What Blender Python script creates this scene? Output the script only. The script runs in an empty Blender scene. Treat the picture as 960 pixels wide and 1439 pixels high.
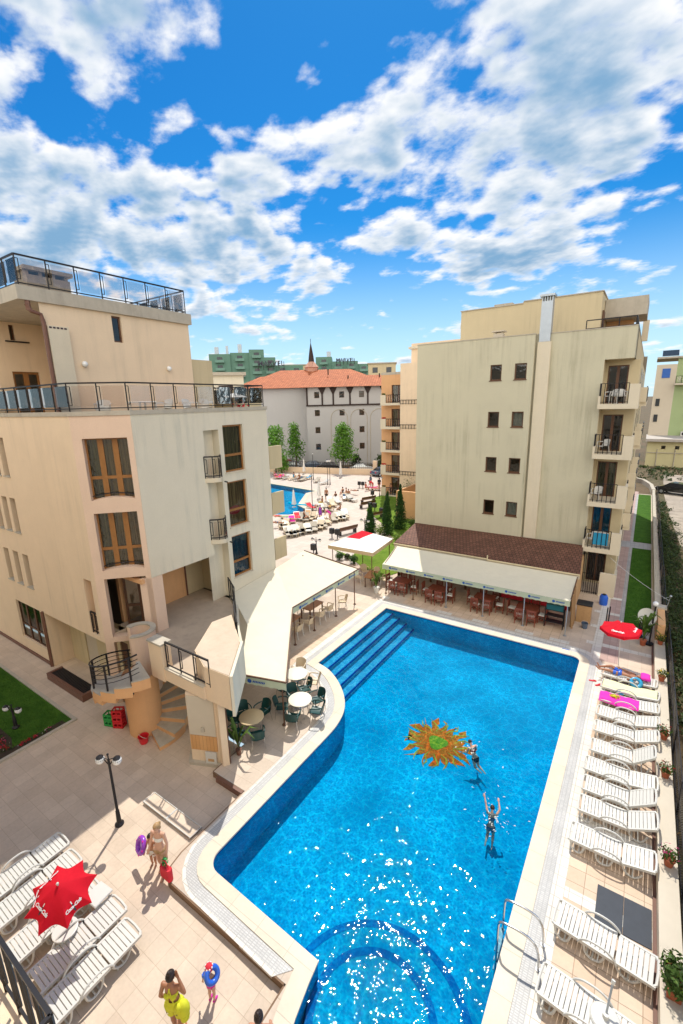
import bpy, bmesh, math, random
from math import sin, cos, pi, radians, sqrt, atan2
from mathutils import Vector, Matrix
from mathutils.geometry import tessellate_polygon
RN = random.Random(11)
SC = bpy.context.scene
COL = SC.collection

# ------------------------------------------------------------------ camera
F_PX, PITCH, ROLL, YAW, CAM_H = 631.53, 0.239057, -0.0242571, 0.5931209, 12.0
_F = Vector((-sin(YAW)*cos(PITCH), cos(YAW)*cos(PITCH), -sin(PITCH)))
_r = Vector((cos(YAW), sin(YAW), 0)); _u = _r.cross(_F)
_R = _r*cos(ROLL) + _u*sin(ROLL); _U = -_r*sin(ROLL) + _u*cos(ROLL)
cam_d = bpy.data.cameras.new('camera'); cam = bpy.data.objects.new('camera', cam_d); COL.objects.link(cam)
cam.matrix_world = Matrix(((_R.x, _U.x, -_F.x, 0), (_R.y, _U.y, -_F.y, 0), (_R.z, _U.z, -_F.z, CAM_H), (0, 0, 0, 1)))
cam_d.sensor_fit = 'VERTICAL'; cam_d.sensor_height = 36; cam_d.lens = F_PX/1439*36
cam_d.clip_start = 0.05; cam_d.clip_end = 9000
SC.camera = cam
def ray(px, py): return _R*((px-480)/F_PX) - _U*((py-719.5)/F_PX) + _F
def G(px, py, z=0.0):                       # the ground point (height z) seen at a photo pixel
    d = ray(px, py); t = (z-CAM_H)/d.z
    return Vector((d.x*t, d.y*t, z))

# ------------------------------------------------------------------ tagging
def tag(o, label=None, cat=None, group=None, kind=None):
    if label: o['label'] = label
    if cat: o['category'] = cat
    if group: o['group'] = group
    if kind: o['kind'] = kind
    return o
def empty(name, loc=(0, 0, 0), rz=0.0, label=None, cat=None, group=None, parent=None):
    o = bpy.data.objects.new(name, None); COL.objects.link(o)
    o.location = loc; o.rotation_euler = (0, 0, rz); o.empty_display_size = .2
    if parent: o.parent = parent
    return tag(o, label, cat, group)
def copy_tree(o, parent=None, keep=True):
    c = o.copy(); COL.objects.link(c)
    if parent: c.parent = parent
    for ch in list(o.children): copy_tree(ch, c)
    return c
def place(o, loc, rz=0.0, label=None, group=None, s=1.0):
    o.location = loc; o.rotation_euler = (0, 0, rz); o.scale = (s, s, s)
    if label: o['label'] = label
    if group: o['group'] = group
    return o

# ------------------------------------------------------------------ mesh builder
class MB:
    def __init__(s): s.v = []; s.f = []; s.mi = []; s.cm = 0; s.T = None
    def add(s, vs, fs):
        b = len(s.v)
        for p in vs:
            p = Vector(p)
            s.v.append(s.T @ p if s.T else p)
        for f in fs:
            s.f.append(tuple(b+i for i in f)); s.mi.append(s.cm)
        return s
    def hexa(s, p): return s.add(p, [(0, 3, 2, 1), (4, 5, 6, 7), (0, 1, 5, 4), (1, 2, 6, 5), (2, 3, 7, 6), (3, 0, 4, 7)])
    def box(s, x0, x1, y0, y1, z0, z1):
        return s.hexa([(x0, y0, z0), (x1, y0, z0), (x1, y1, z0), (x0, y1, z0), (x0, y0, z1), (x1, y0, z1), (x1, y1, z1), (x0, y1, z1)])
    def bb(s, x0, x1, y0, y1, z0, z1, b=.01):      # box with chamfered vertical + top edges
        b = min(b, (x1-x0)*.45, (y1-y0)*.45, (z1-z0)*.45)
        r = [(x0+b, y0), (x1-b, y0), (x1, y0+b), (x1, y1-b), (x1-b, y1), (x0+b, y1), (x0, y1-b), (x0, y0+b)]
        q = [(x0+2*b, y0+b), (x1-2*b, y0+b), (x1-b, y0+2*b), (x1-b, y1-2*b), (x1-2*b, y1-b), (x0+2*b, y1-b), (x0+b, y1-2*b), (x0+b, y0+2*b)]
        vs = [(x, y, z0) for x, y in r]+[(x, y, z1-b) for x, y in r]+[(x, y, z1) for x, y in q]
        fs = [tuple(range(7, -1, -1)), tuple(range(16, 24))]
        for k in (0, 8):
            for i in range(8): fs.append((k+i, k+(i+1) % 8, k+8+(i+1) % 8, k+8+i))
        return s.add(vs, fs)
    def ob(s, O, U, N, s0, s1, d0, d1, z0, z1):    # box in a wall's frame: along U, out along N
        P = lambda a, d, z: (O[0]+U[0]*a+N[0]*d, O[1]+U[1]*a+N[1]*d, z)
        return s.hexa([P(s0, d0, z0), P(s1, d0, z0), P(s1, d1, z0), P(s0, d1, z0), P(s0, d0, z1), P(s1, d0, z1), P(s1, d1, z1), P(s0, d1, z1)])
    def quad(s, a, b, c, d): return s.add([a, b, c, d], [(0, 1, 2, 3)])
    def prism(s, xy, z0, z1):
        n = len(xy); zt = z1 if callable(z1) else (lambda x, y: z1); zb = z0 if callable(z0) else (lambda x, y: z0)
        vs = [(x, y, zb(x, y)) for x, y in xy]+[(x, y, zt(x, y)) for x, y in xy]
        fs = [(i, (i+1) % n, n+(i+1) % n, n+i) for i in range(n)]
        tri = tessellate_polygon([[Vector((x, y, 0)) for x, y in xy]])
        for a, b, c in tri: fs += [(n+a, n+b, n+c), (c, b, a)]
        return s.add(vs, fs)
    def sheet(s, loops, z):                        # flat polygon with holes
        vs = [Vector((x, y, 0)) for l in loops for x, y in l]
        tri = tessellate_polygon([[Vector((x, y, 0)) for x, y in l] for l in loops])
        fs = []
        for a, b, c in tri:
            A, B, Cc = vs[a], vs[b], vs[c]
            fs.append((a, b, c) if (B-A).cross(Cc-A).z > 0 else (a, c, b))
        return s.add([(v.x, v.y, z(v.x, v.y) if callable(z) else z) for v in vs], fs)
    def tube(s, pts, r, n=8, cap=True):
        pts = [Vector(p) for p in pts]; rr = r if isinstance(r, (list, tuple)) else [r]*len(pts)
        vs = []; fs = []; prev = None
        for i, p in enumerate(pts):
            if i == 0: d = pts[1]-p
            elif i == len(pts)-1: d = p-pts[i-1]
            else: d = (pts[i+1]-p).normalized()+(p-pts[i-1]).normalized()
            d = d.normalized() if d.length > 1e-9 else Vector((0, 0, 1))
            if prev is None:
                a = d.orthogonal().normalized()
                if abs(d.z) < .9: a = (Vector((0, 0, 1))-d*d.z).normalized()
            else:
                a = prev-d*prev.dot(d); a = a.normalized() if a.length > 1e-6 else d.orthogonal().normalized()
            prev = a; b = d.cross(a)
            for k in range(n):
                t = 2*pi*(k+.5)/n; vs.append(p+(a*cos(t)+b*sin(t))*rr[i])
        for i in range(len(pts)-1):
            for k in range(n): fs.append((i*n+k, i*n+(k+1) % n, (i+1)*n+(k+1) % n, (i+1)*n+k))
        if cap: fs += [tuple(range(n-1, -1, -1)), tuple(range((len(pts)-1)*n, len(pts)*n))]
        return s.add(vs, fs)
    def bar(s, a, b, w=.03, h=None): return s.tube([a, b], [w*.7071]*2, 4)
    def lathe(s, prof, c=(0, 0, 0), n=20, a0=0, a1=2*pi):
        full = abs(a1-a0-2*pi) < 1e-6; m = n if full else n+1
        vs = []; fs = []
        for r, z in prof:
            for k in range(m):
                t = a0+(a1-a0)*k/n; vs.append((c[0]+r*cos(t), c[1]+r*sin(t), c[2]+z))
        for i in range(len(prof)-1):
            for k in range(n): fs.append((i*m+k, i*m+(k+1) % m, (i+1)*m+(k+1) % m, (i+1)*m+k))
        return s.add(vs, fs)
    def ball(s, c, rx, ry=None, rz=None, n=12, m=8):
        ry = ry or rx; rz = rz or rx
        vs = [(c[0], c[1], c[2]-rz)]; fs = []
        for i in range(1, m):
            t = -pi/2+pi*i/m
            for k in range(n): vs.append((c[0]+rx*cos(t)*cos(2*pi*k/n), c[1]+ry*cos(t)*sin(2*pi*k/n), c[2]+rz*sin(t)))
        vs.append((c[0], c[1], c[2]+rz))
        for k in range(n): fs.append((0, 1+(k+1) % n, 1+k))
        for i in range(m-2):
            for k in range(n): fs.append((1+i*n+k, 1+i*n+(k+1) % n, 1+(i+1)*n+(k+1) % n, 1+(i+1)*n+k))
        for k in range(n): fs.append((1+(m-2)*n+k, 1+(m-2)*n+(k+1) % n, len(vs)-1))
        return s.add(vs, fs)
    def build(s, name, mats, parent=None, world=False, smooth=None, loc=None, fix=True):
        off = Vector((0, 0, 0))
        if world:
            q = parent
            while q is not None: off += Vector(q.location); q = q.parent
        if loc is not None: off += Vector(loc)
        me = bpy.data.meshes.new(name)
        me.from_pydata([tuple(p-off) for p in s.v], [], s.f)
        for m in (mats if isinstance(mats, (list, tuple)) else [mats]): me.materials.append(m)
        me.polygons.foreach_set('material_index', s.mi)
        if fix:
            bm = bmesh.new(); bm.from_mesh(me); bmesh.ops.recalc_face_normals(bm, faces=bm.faces); bm.to_mesh(me); bm.free()
        if smooth:
            me.polygons.foreach_set('use_smooth', [True]*len(me.polygons))
            me.set_sharp_from_angle(angle=radians(smooth))
        me.update()
        o = bpy.data.objects.new(name, me); COL.objects.link(o)
        if parent: o.parent = parent
        if loc is not None: o.location = loc
        return o

# ------------------------------------------------------------------ materials
def new_mat(name):
    m = bpy.data.materials.new(name); m.use_nodes = True
    nt = m.node_tree; return m, nt, nt.nodes['Principled BSDF']
def N(nt, t, **k):
    n = nt.nodes.new(t)
    for a, b in k.items():
        if a in n.inputs.keys() if isinstance(a, str) else False: n.inputs[a].default_value = b
        else: setattr(n, a, b)
    return n
def c4(c): return (c[0], c[1], c[2], 1)
def noise(nt, vec, scale, detail=4, rough=.55, sc3=None):
    if sc3:
        mp = N(nt, 'ShaderNodeMapping'); mp.inputs['Scale'].default_value = sc3
        nt.links.new(vec, mp.inputs['Vector']); vec = mp.outputs[0]
    n = N(nt, 'ShaderNodeTexNoise'); n.inputs['Scale'].default_value = scale; n.inputs['Detail'].default_value = detail; n.inputs['Roughness'].default_value = rough
    nt.links.new(vec, n.inputs['Vector']); return n.outputs['Fac']
def ramp(nt, fac, a, b, ca=(0, 0, 0), cb=(1, 1, 1)):
    r = N(nt, 'ShaderNodeValToRGB'); e = r.color_ramp.elements
    e[0].position = a; e[1].position = b; e[0].color = c4(ca); e[1].color = c4(cb)
    nt.links.new(fac, r.inputs[0]); return r.outputs[0]
def mix(nt, fac, a, b, mode='MIX'):
    n = N(nt, 'ShaderNodeMix', data_type='RGBA', blend_type=mode)
    for i, v in ((0, fac), (6, a), (7, b)):
        if hasattr(v, 'node'): nt.links.new(v, n.inputs[i])
        else: n.inputs[i].default_value = v if i == 0 else c4(v)
    return n.outputs[2]
def bump(nt, bs, h, dist=.01, strength=.6):
    b = N(nt, 'ShaderNodeBump'); b.inputs['Distance'].default_value = dist; b.inputs['Strength'].default_value = strength
    nt.links.new(h, b.inputs['Height']); nt.links.new(b.outputs[0], bs.inputs['Normal'])
def pmat(name, col, rough=.6, var=.12, vs=4.0, metal=0.0, spec=.4, bmp=0.0, bs=60.0, stain=None, stain_amt=.5, coord='obj', trans=0.0, sss=0.0, coat=0.0):
    m, nt, b = new_mat(name)
    if coord == 'obj': vec = N(nt, 'ShaderNodeTexCoord').outputs['Object']
    else: vec = N(nt, 'ShaderNodeNewGeometry').outputs['Position']
    f = noise(nt, vec, vs, 6)
    out = mix(nt, f, [c*(1-var) for c in col], [min(1, c*(1+var)) for c in col])
    if stain:
        f2 = noise(nt, vec, 1.0, 6, .65, (3.4, 3.4, .16)); f3 = noise(nt, vec, .35, 5, .6)
        s = ramp(nt, f2, .48, .75); s3 = ramp(nt, f3, .4, .7)
        mm = N(nt, 'ShaderNodeMath', operation='MULTIPLY'); nt.links.new(s, mm.inputs[0]); nt.links.new(s3, mm.inputs[1])
        m2 = N(nt, 'ShaderNodeMath', operation='MULTIPLY'); nt.links.new(mm.outputs[0], m2.inputs[0]); m2.inputs[1].default_value = stain_amt
        out = mix(nt, m2.outputs[0], out, stain)
    if stain: out = mix(nt, .3, out, ramp(nt, noise(nt, vec, 26, 5, .7), .25, .75, [.78]*3, [1.12]*3), 'MULTIPLY')
    nt.links.new(out, b.inputs['Base Color'])
    b.inputs['Roughness'].default_value = rough; b.inputs['Metallic'].default_value = metal
    b.inputs['Specular IOR Level'].default_value = spec
    if coat: b.inputs['Coat Weight'].default_value = coat
    if sss: b.inputs['Subsurface Weight'].default_value = sss
    if bmp: bump(nt, b, noise(nt, vec, bs, 4), bmp)
    return m
def tiles(name, c1, c2, mortar, size=.5, msize=.012, rough=.6, mott=.15, bmp=.004, row=None, off=0.0, rot=0.0):
    m, nt, b = new_mat(name)
    vec = N(nt, 'ShaderNodeNewGeometry').outputs['Position']
    mp = N(nt, 'ShaderNodeMapping'); mp.inputs['Rotation'].default_value = (0, 0, rot); nt.links.new(vec, mp.inputs[0])
    br = N(nt, 'ShaderNodeTexBrick'); br.offset = off; br.squash = 1.0
    nt.links.new(mp.outputs[0], br.inputs['Vector'])
    br.inputs['Color1'].default_value = c4(c1); br.inputs['Color2'].default_value = c4(c2); br.inputs['Mortar'].default_value = c4(mortar)
    br.inputs['Scale'].default_value = 1.0; br.inputs['Mortar Size'].default_value = msize; br.inputs['Mortar Smooth'].default_value = .2
    br.inputs['Brick Width'].default_value = size; br.inputs['Row Height'].default_value = row or size; br.inputs['Bias'].default_value = 0
    f = noise(nt, vec, 1.1, 6, .6); f2 = noise(nt, vec, 14, 5, .6)
    o = mix(nt, 1.0, br.outputs['Color'], ramp(nt, f, .3, .75, [1-mott]*3, [1+mott*.35]*3), 'MULTIPLY')
    o = mix(nt, 1.0, o, ramp(nt, f2, .3, .7, [1-mott*.5]*3, [1+mott*.1]*3), 'MULTIPLY')
    nt.links.new(o, b.inputs['Base Color']); b.inputs['Roughness'].default_value = rough; b.inputs['Specular IOR Level'].default_value = .3
    bump(nt, b, br.outputs['Fac'], -bmp, .5)
    return m
def glass_mat(name, tint=(.55, .6, .6), rough=.03, clear=.65, spec=.08, bsc=2.2, bd=.02):
    m = bpy.data.materials.new(name); m.use_nodes = True; nt = m.node_tree; nt.nodes.clear()
    o = N(nt, 'ShaderNodeOutputMaterial'); tr = N(nt, 'ShaderNodeBsdfTransparent'); gl = N(nt, 'ShaderNodeBsdfGlossy'); mx = N(nt, 'ShaderNodeMixShader')
    tr.inputs[0].default_value = c4([t*clear for t in tint]); gl.inputs['Color'].default_value = (1, 1, 1, 1); gl.inputs['Roughness'].default_value = rough
    fr = N(nt, 'ShaderNodeFresnel'); fr.inputs[0].default_value = 1.5
    ad = N(nt, 'ShaderNodeMath', operation='ADD', use_clamp=True); ad.inputs[1].default_value = spec
    vec = N(nt, 'ShaderNodeTexCoord').outputs['Object']
    bp = N(nt, 'ShaderNodeBump'); bp.inputs['Distance'].default_value = bd; bp.inputs['Strength'].default_value = .35
    nt.links.new(noise(nt, vec, bsc, 2), bp.inputs['Height']); nt.links.new(bp.outputs[0], gl.inputs['Normal'])
    nt.links.new(fr.outputs[0], ad.inputs[0]); nt.links.new(ad.outputs[0], mx.inputs[0]); nt.links.new(tr.outputs[0], mx.inputs[1]); nt.links.new(gl.outputs[0], mx.inputs[2]); nt.links.new(mx.outputs[0], o.inputs[0])
    return m
def curtain_mat(name, c1, c2):
    m, nt, b = new_mat(name)
    vec = N(nt, 'ShaderNodeTexCoord').outputs['Object']
    w = N(nt, 'ShaderNodeTexNoise'); w.inputs['Scale'].default_value = 9; w.inputs['Detail'].default_value = 3
    mp = N(nt, 'ShaderNodeMapping'); mp.inputs['Scale'].default_value = (1.6, 1.6, .06); nt.links.new(vec, mp.inputs[0]); nt.links.new(mp.outputs[0], w.inputs['Vector'])
    nt.links.new(ramp(nt, w.outputs['Fac'], .35, .65, c1, c2), b.inputs['Base Color']); b.inputs['Roughness'].default_value = .9
    return m
def leaf_mat(name, col, var=.45):
    m, nt, b = new_mat(name)
    g = N(nt, 'ShaderNodeNewGeometry')
    a = mix(nt, g.outputs['Random Per Island'], [c*(1-var) for c in col], [c*(1+var) for c in col])
    nt.links.new(a, b.inputs['Base Color']); b.inputs['Roughness'].default_value = .55; b.inputs['Specular IOR Level'].default_value = .25
    tl = N(nt, 'ShaderNodeBsdfTranslucent'); nt.links.new(a, tl.inputs[0]); mx = N(nt, 'ShaderNodeMixShader'); mx.inputs[0].default_value = .3
    nt.links.new(b.outputs[0], mx.inputs[1]); nt.links.new(tl.outputs[0], mx.inputs[2]); nt.links.new(mx.outputs[0], nt.nodes['Material Output'].inputs[0])
    return m
def grass_mat(name, a, b_, sc=3):
    m, nt, b = new_mat(name)
    vec = N(nt, 'ShaderNodeNewGeometry').outputs['Position']
    f = noise(nt, vec, sc, 8, .7); f2 = noise(nt, vec, 40, 4, .7)
    o = mix(nt, ramp(nt, f, .35, .68), a, b_); o = mix(nt, .5, o, ramp(nt, f2, .3, .7, [.35]*3, [1.3]*3), 'MULTIPLY')
    nt.links.new(o, b.inputs['Base Color']); b.inputs['Roughness'].default_value = .9; b.inputs['Specular IOR Level'].default_value = .1
    bump(nt, b, f2, .03, .8); return m
def fabric_mat(name, col, transl=.35, var=.06):
    m, nt, b = new_mat(name)
    vec = N(nt, 'ShaderNodeTexCoord').outputs['Object']
    a = mix(nt, noise(nt, vec, 2.0, 6), [c*(1-var) for c in col], [min(1, c*(1+var)) for c in col])
    nt.links.new(a, b.inputs['Base Color']); b.inputs['Roughness'].default_value = .8; b.inputs['Specular IOR Level'].default_value = .2
    tl = N(nt, 'ShaderNodeBsdfTranslucent'); nt.links.new(a, tl.inputs[0]); mx = N(nt, 'ShaderNodeMixShader'); mx.inputs[0].default_value = transl
    nt.links.new(b.outputs[0], mx.inputs[1]); nt.links.new(tl.outputs[0], mx.inputs[2]); nt.links.new(mx.outputs[0], nt.nodes['Material Output'].inputs[0])
    bump(nt, b, noise(nt, vec, 2.2, 5), .08, .45)
    return m

M = {}
M['tan'] = pmat('tan_plaster', (.78, .61, .43), .85, .07, 1.5, bmp=.003, bs=90, stain=(.42, .34, .24), stain_amt=.45, coord='pos', spec=.15)
M['pink'] = pmat('pink_plaster', (.73, .54, .41), .85, .07, 1.5, bmp=.003, bs=90, stain=(.45, .30, .22), stain_amt=.35, coord='pos', spec=.15)
M['cream'] = pmat('cream_plaster', (.71, .645, .51), .85, .06, 1.2, bmp=.003, bs=90, stain=(.34, .35, .30), stain_amt=.75, coord='pos', spec=.15)
M['orange'] = pmat('orange_plaster', (.70, .40, .20), .85, .08, 2, bmp=.003, bs=90, stain=(.4, .24, .13), stain_amt=.4, coord='pos', spec=.15)
M['olive'] = pmat('olive_plaster', (.55, .51, .375), .88, .07, .9, bmp=.003, bs=90, stain=(.27, .25, .17), stain_amt=.85, coord='pos', spec=.12)
M['sand'] = pmat('sand_plaster', (.60, .50, .32), .85, .07, 1.4, bmp=.003, bs=90, stain=(.33, .28, .18), stain_amt=.6, coord='pos', spec=.15)
M['cap'] = pmat('weathered_coping', (.46, .41, .33), .85, .2, 3, bmp=.003, stain=(.2, .17, .14), stain_amt=.7, coord='pos')
M['slabw'] = pmat('balcony_slab_plaster', (.66, .58, .44), .8, .06, 2, coord='pos', stain=(.4, .34, .25), stain_amt=.4)
M['ceil'] = pmat('roof_membrane', (.42, .38, .34), .85, .15, 2, coord='pos')
M['terr'] = pmat('terrace_screed', (.46, .37, .28), .75, .16, 1.6, coord='pos', stain=(.22, .19, .16), stain_amt=.6)
M['iron'] = pmat('black_iron', (.022, .02, .022), .45, .2, 20, metal=.3)
M['brownwood'] = pmat('brown_window_frame', (.30, .13, .035), .4, .25, 6, spec=.5)
M['darkwood'] = pmat('dark_window_frame', (.12, .055, .028), .45, .25, 8)
M['glass'] = glass_mat('window_glass', (.62, .66, .62), .02, .8, .02)
M['bay_glass'] = glass_mat('bay_window_glass', (.62, .62, .52), .02, .85, .05, 5.0, .12)
M['panel_glass'] = glass_mat('railing_glass', (.93, .88, .86), .05, .98, .02)
M['curtain'] = curtain_mat('curtain_cloth', (.14, .08, .025), (.66, .46, .20))
M['curtain_green'] = curtain_mat('olive_curtain', (.05, .07, .03), (.28, .28, .13))
M['curtain_blue'] = curtain_mat('blue_curtain', (.02, .12, .25), (.05, .25, .42))
M['bluecloth'] = pmat('blue_cloth', (.03, .32, .55), .8, .2, 6)
M['redcloth'] = pmat('red_cloth', (.65, .03, .05), .8, .2, 8)
M['pinkcloth'] = pmat('magenta_towel', (.72, .03, .38), .9, .15, 9, bmp=.01, bs=30)
M['yellowcloth'] = pmat('pale_yellow_towel', (.72, .72, .42), .9, .15, 9, bmp=.01, bs=30)
M['limecloth'] = pmat('lime_cloth', (.62, .62, .03), .8, .1, 6)
M['whitecloth'] = pmat('white_cloth', (.75, .74, .7), .85, .08, 6)
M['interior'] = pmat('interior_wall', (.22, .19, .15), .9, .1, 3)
M['pipe'] = pmat('brown_downpipe', (.16, .075, .05), .45, .15, 5)
M['white'] = pmat('white_plastic', (.60, .585, .54), .42, .05, 5, spec=.45)
M['whitepaint'] = pmat('white_paint', (.56, .49, .385), .6, .08, 3, coord='pos')
M['globe'] = pmat('opal_glass_globe', (.8, .8, .78), .2, .03, 3, spec=.5)
M['greenpl'] = pmat('green_plastic', (.008, .055, .05), .38, .2, 5, spec=.5)
M['chrome'] = pmat('brushed_steel', (.62, .62, .62), .25, .08, 8, metal=1)
M['galv'] = pmat('galvanised_steel', (.42, .46, .5), .4, .15, 3, metal=.7)
M['beigepl'] = pmat('beige_plastic', (.62, .50, .34), .45, .1, 5)
M['woodtop'] = pmat('slatted_wood', (.36, .17, .07), .5, .3, 12)
M['redwood'] = pmat('red_brown_wood', (.20, .045, .022), .4, .3, 10, spec=.5)
M['beigetop'] = pmat('beige_table_top', (.62, .48, .28), .4, .08, 6)
M['creamtop'] = pmat('cream_table_top', (.80, .75, .62), .4, .05, 6)
M['red'] = fabric_mat('red_parasol_cloth', (.72, .012, .03), .35)
M['awning'] = fabric_mat('cream_awning_cloth', (.78, .72, .56), .14)
M['valance'] = fabric_mat('pale_green_valance', (.60, .66, .48), .3)
M['parasolwhite'] = fabric_mat('white_parasol_cloth', (.86, .84, .79), .15)
M['logoblue'] = pmat('blue_print', (.02, .10, .38), .6, .05, 5)
M['logowhite'] = pmat('white_print', (.85, .85, .85), .6, .02, 5)
M['logodark'] = pmat('dark_print', (.05, .03, .04), .6, .02, 5)
M['tileroof'] = tiles('brown_roof_tiles', (.15, .065, .042), (.22, .10, .065), (.05, .025, .018), .22, .02, .7, .3, .02, row=.3, off=.5)
M['orangeroof'] = tiles('orange_roof_tiles', (.44, .14, .055), (.55, .19, .08), (.3, .08, .03), .5, .06, .8, .25, .03, row=.6, off=.5)
M['hotelwhite'] = pmat('grey_white_render', (.46, .445, .43), .85, .05, .6, coord='pos', stain=(.4, .38, .36), stain_amt=.3)
M['timber'] = pmat('dark_timber', (.035, .02, .016), .7, .2, 4)
M['greenblock'] = pmat('green_render', (.13, .25, .19), .85, .06, .3, coord='pos')
M['limeblock'] = pmat('pale_green_render', (.36, .44, .22), .85, .08, .6, coord='pos', stain=(.25, .3, .16), stain_amt=.4)
M['yellowwall'] = pmat('yellow_render', (.56, .50, .28), .85, .1, .8, coord='pos', stain=(.4, .33, .16), stain_amt=.5)
M['darkglass'] = pmat('dark_glazing', (.03, .035, .04), .1, .2, 2, spec=.6)
M['skin'] = pmat('tanned_skin', (.50, .25, .15), .5, .08, 12, spec=.4)
M['skin2'] = pmat('light_skin', (.62, .36, .25), .5, .08, 12, spec=.4)
M['skin3'] = pmat('brown_skin', (.38, .17, .09), .5, .08, 12, spec=.45)
M['hairdark'] = pmat('dark_hair', (.025, .014, .01), .45, .3, 40)
M['hairblond'] = pmat('blond_hair', (.42, .26, .12), .5, .25, 40)
M['eye'] = pmat('eye', (.03, .02, .02), .2, .0, 3); M['lip'] = pmat('lip', (.45, .12, .1), .5, .05, 3)
M['leafpalm'] = leaf_mat('palm_leaf', (.10, .17, .03)); M['leaftree'] = leaf_mat('tree_leaf', (.12, .27, .03)); M['leafcyp'] = leaf_mat('cypress_leaf', (.035, .095, .018)); M['leafball'] = leaf_mat('shrub_leaf', (.06, .11, .02))
M['leaflight'] = leaf_mat('light_shrub_leaf', (.16, .25, .03)); M['leafdark'] = leaf_mat('bramble_leaf', (.045, .07, .02))
M['flowerred'] = leaf_mat('red_flower', (.50, .02, .03)); M['floweryel'] = leaf_mat('yellow_flower', (.7, .5, .03)); M['flowerpink'] = leaf_mat('pink_flower', (.62, .08, .22)); M['flowerwhite'] = leaf_mat('white_flower', (.7, .65, .6), .2)
M['bark'] = pmat('bark', (.12, .09, .06), .9, .3, 12, bmp=.02, bs=30)
M['terracotta'] = pmat('terracotta', (.42, .12, .055), .75, .15, 8)
M['soil'] = pmat('dark_soil', (.05, .035, .022), .95, .4, 8, coord='pos', bmp=.03, bs=12)
M['rubber'] = pmat('tyre_rubber', (.02, .02, .02), .8, .2, 10)
M['carblack'] = pmat('black_car_paint', (.012, .013, .016), .18, .1, 2, coat=.6)
M['carsilver'] = pmat('silver_car_paint', (.5, .52, .52), .25, .05, 2, metal=.6, coat=.6)
M['carred'] = pmat('dark_red_car_paint', (.14, .015, .02), .22, .1, 2, coat=.6)
M['carblue'] = pmat('grey_blue_car_paint', (.08, .12, .18), .22, .1, 2, coat=.6)
M['redplastic'] = pmat('red_plastic', (.62, .02, .03), .4, .08, 6); M['greencrate'] = pmat('green_crate_plastic', (.02, .30, .06), .4, .1, 6)
M['purple'] = pmat('purple_vinyl', (.30, .05, .5), .25, .25, 9, spec=.6); M['blueplastic'] = pmat('blue_vinyl', (.02, .12, .6), .3, .15, 9, spec=.6); M['turq'] = pmat('turquoise_vinyl', (.02, .30, .52), .3, .25, 12, spec=.6)
M['blackplastic'] = pmat('black_plastic', (.018, .018, .02), .45, .2, 6)
M['chipboard'] = pmat('bare_chipboard', (.5, .3, .14), .7, .15, 9)
M['teal'] = pmat('teal_box', (.01, .12, .14), .4, .1, 5)
# ================================================================== SETTING
def catmull(pts, n=6):
    out = []
    for i in range(len(pts)-1):
        p0 = pts[max(i-1, 0)]; p1 = pts[i]; p2 = pts[i+1]; p3 = pts[min(i+2, len(pts)-1)]
        for k in range(n):
            t = k/n
            out.append(tuple(.5*((2*p1[j])+(-p0[j]+p2[j])*t+(2*p0[j]-5*p1[j]+4*p2[j]-p3[j])*t*t+(-p0[j]+3*p1[j]-3*p2[j]+p3[j])*t**3) for j in range(len(p1))))
    out.append(tuple(pts[-1])); return out
def arc(cx, cy, r, a0, a1, n=8): return [(cx+r*cos(radians(a0+(a1-a0)*k/n)), cy+r*sin(radians(a0+(a1-a0)*k/n))) for k in range(n+1)]
# pool outline, counter-clockwise seen from above
POOL = [(-4.72, 5.62)]
POOL += [(-4.66, 5.2), (-4.54, 4.6), (-4.3, 3.9), (-3.8, 3.3), (-3.1, 3.0), (-2.2, 3.05), (-1.37, 3.3)]
POOL += arc(-1.75, 21.52, .4, 0, 90, 6)
POOL += [(-11.72, 21.92)]
POOL += catmull([(-11.72, 15.05), (-10.95, 14.85), (-10.1, 14.35), (-9.3, 13.62), (-8.8, 12.85), (-8.58, 12.0), (-8.55, 11.2)], 5)
POOL += arc(-8.1, 6.17, .45, 180, 270, 6)
def offset(poly, d):
    n = len(poly); out = []
    for i in range(n):
        a, b, c = Vector(poly[i-1]), Vector(poly[i]), Vector(poly[(i+1) % n])
        e1 = (b-a).normalized(); e2 = (c-b).normalized()
        n1 = Vector((e1.y, -e1.x)); n2 = Vector((e2.y, -e2.x)); m = n1+n2
        m = m/max(m.length_squared/2, .5) if m.length > 1e-6 else n1
        out.append((b.x+m.x*d, b.y+m.y*d))
    return out
FARPOOL = [(-70, 57.0), (-47.3, 51.0), (-37.6, 49.4), (-37.9, 47.6), (-34.2, 41.2), (-31.8, 39.9), (-31.3, 38.4), (-31.9, 36.9), (-33.2, 36.3), (-36, 35.4), (-42, 33.6), (-60, 38)]
FARPOOL = FARPOOL[::-1] if sum((FARPOOL[i-1][0]*FARPOOL[i][1]-FARPOOL[i][0]*FARPOOL[i-1][1]) for i in range(len(FARPOOL))) < 0 else FARPOOL
def rect(x0, x1, y0, y1): return [(x0, y0), (x1, y0), (x1, y1), (x0, y1)]
CX0, CX1, CY0, CY1 = -110, 1.95, -20, 66.5
LOW = [(CX0+.01, -6), (-5.05, -6), (-5.05, 4.94), (-9.0, 4.94), (-9.3, 5.2), (-9.38, 5.6), (-9.38, 8.0), (-10.85, 8.0), (-10.85, 9.45), (CX0+.01, 9.45)]
LOWZ = -.2
def gz(x, y):                                # walking level
    return LOWZ if (y < 4.94 and x < -5.05) or (y < 8.0 and x < -9.38) or (y < 9.45 and x < -10.85) else 0.0

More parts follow.
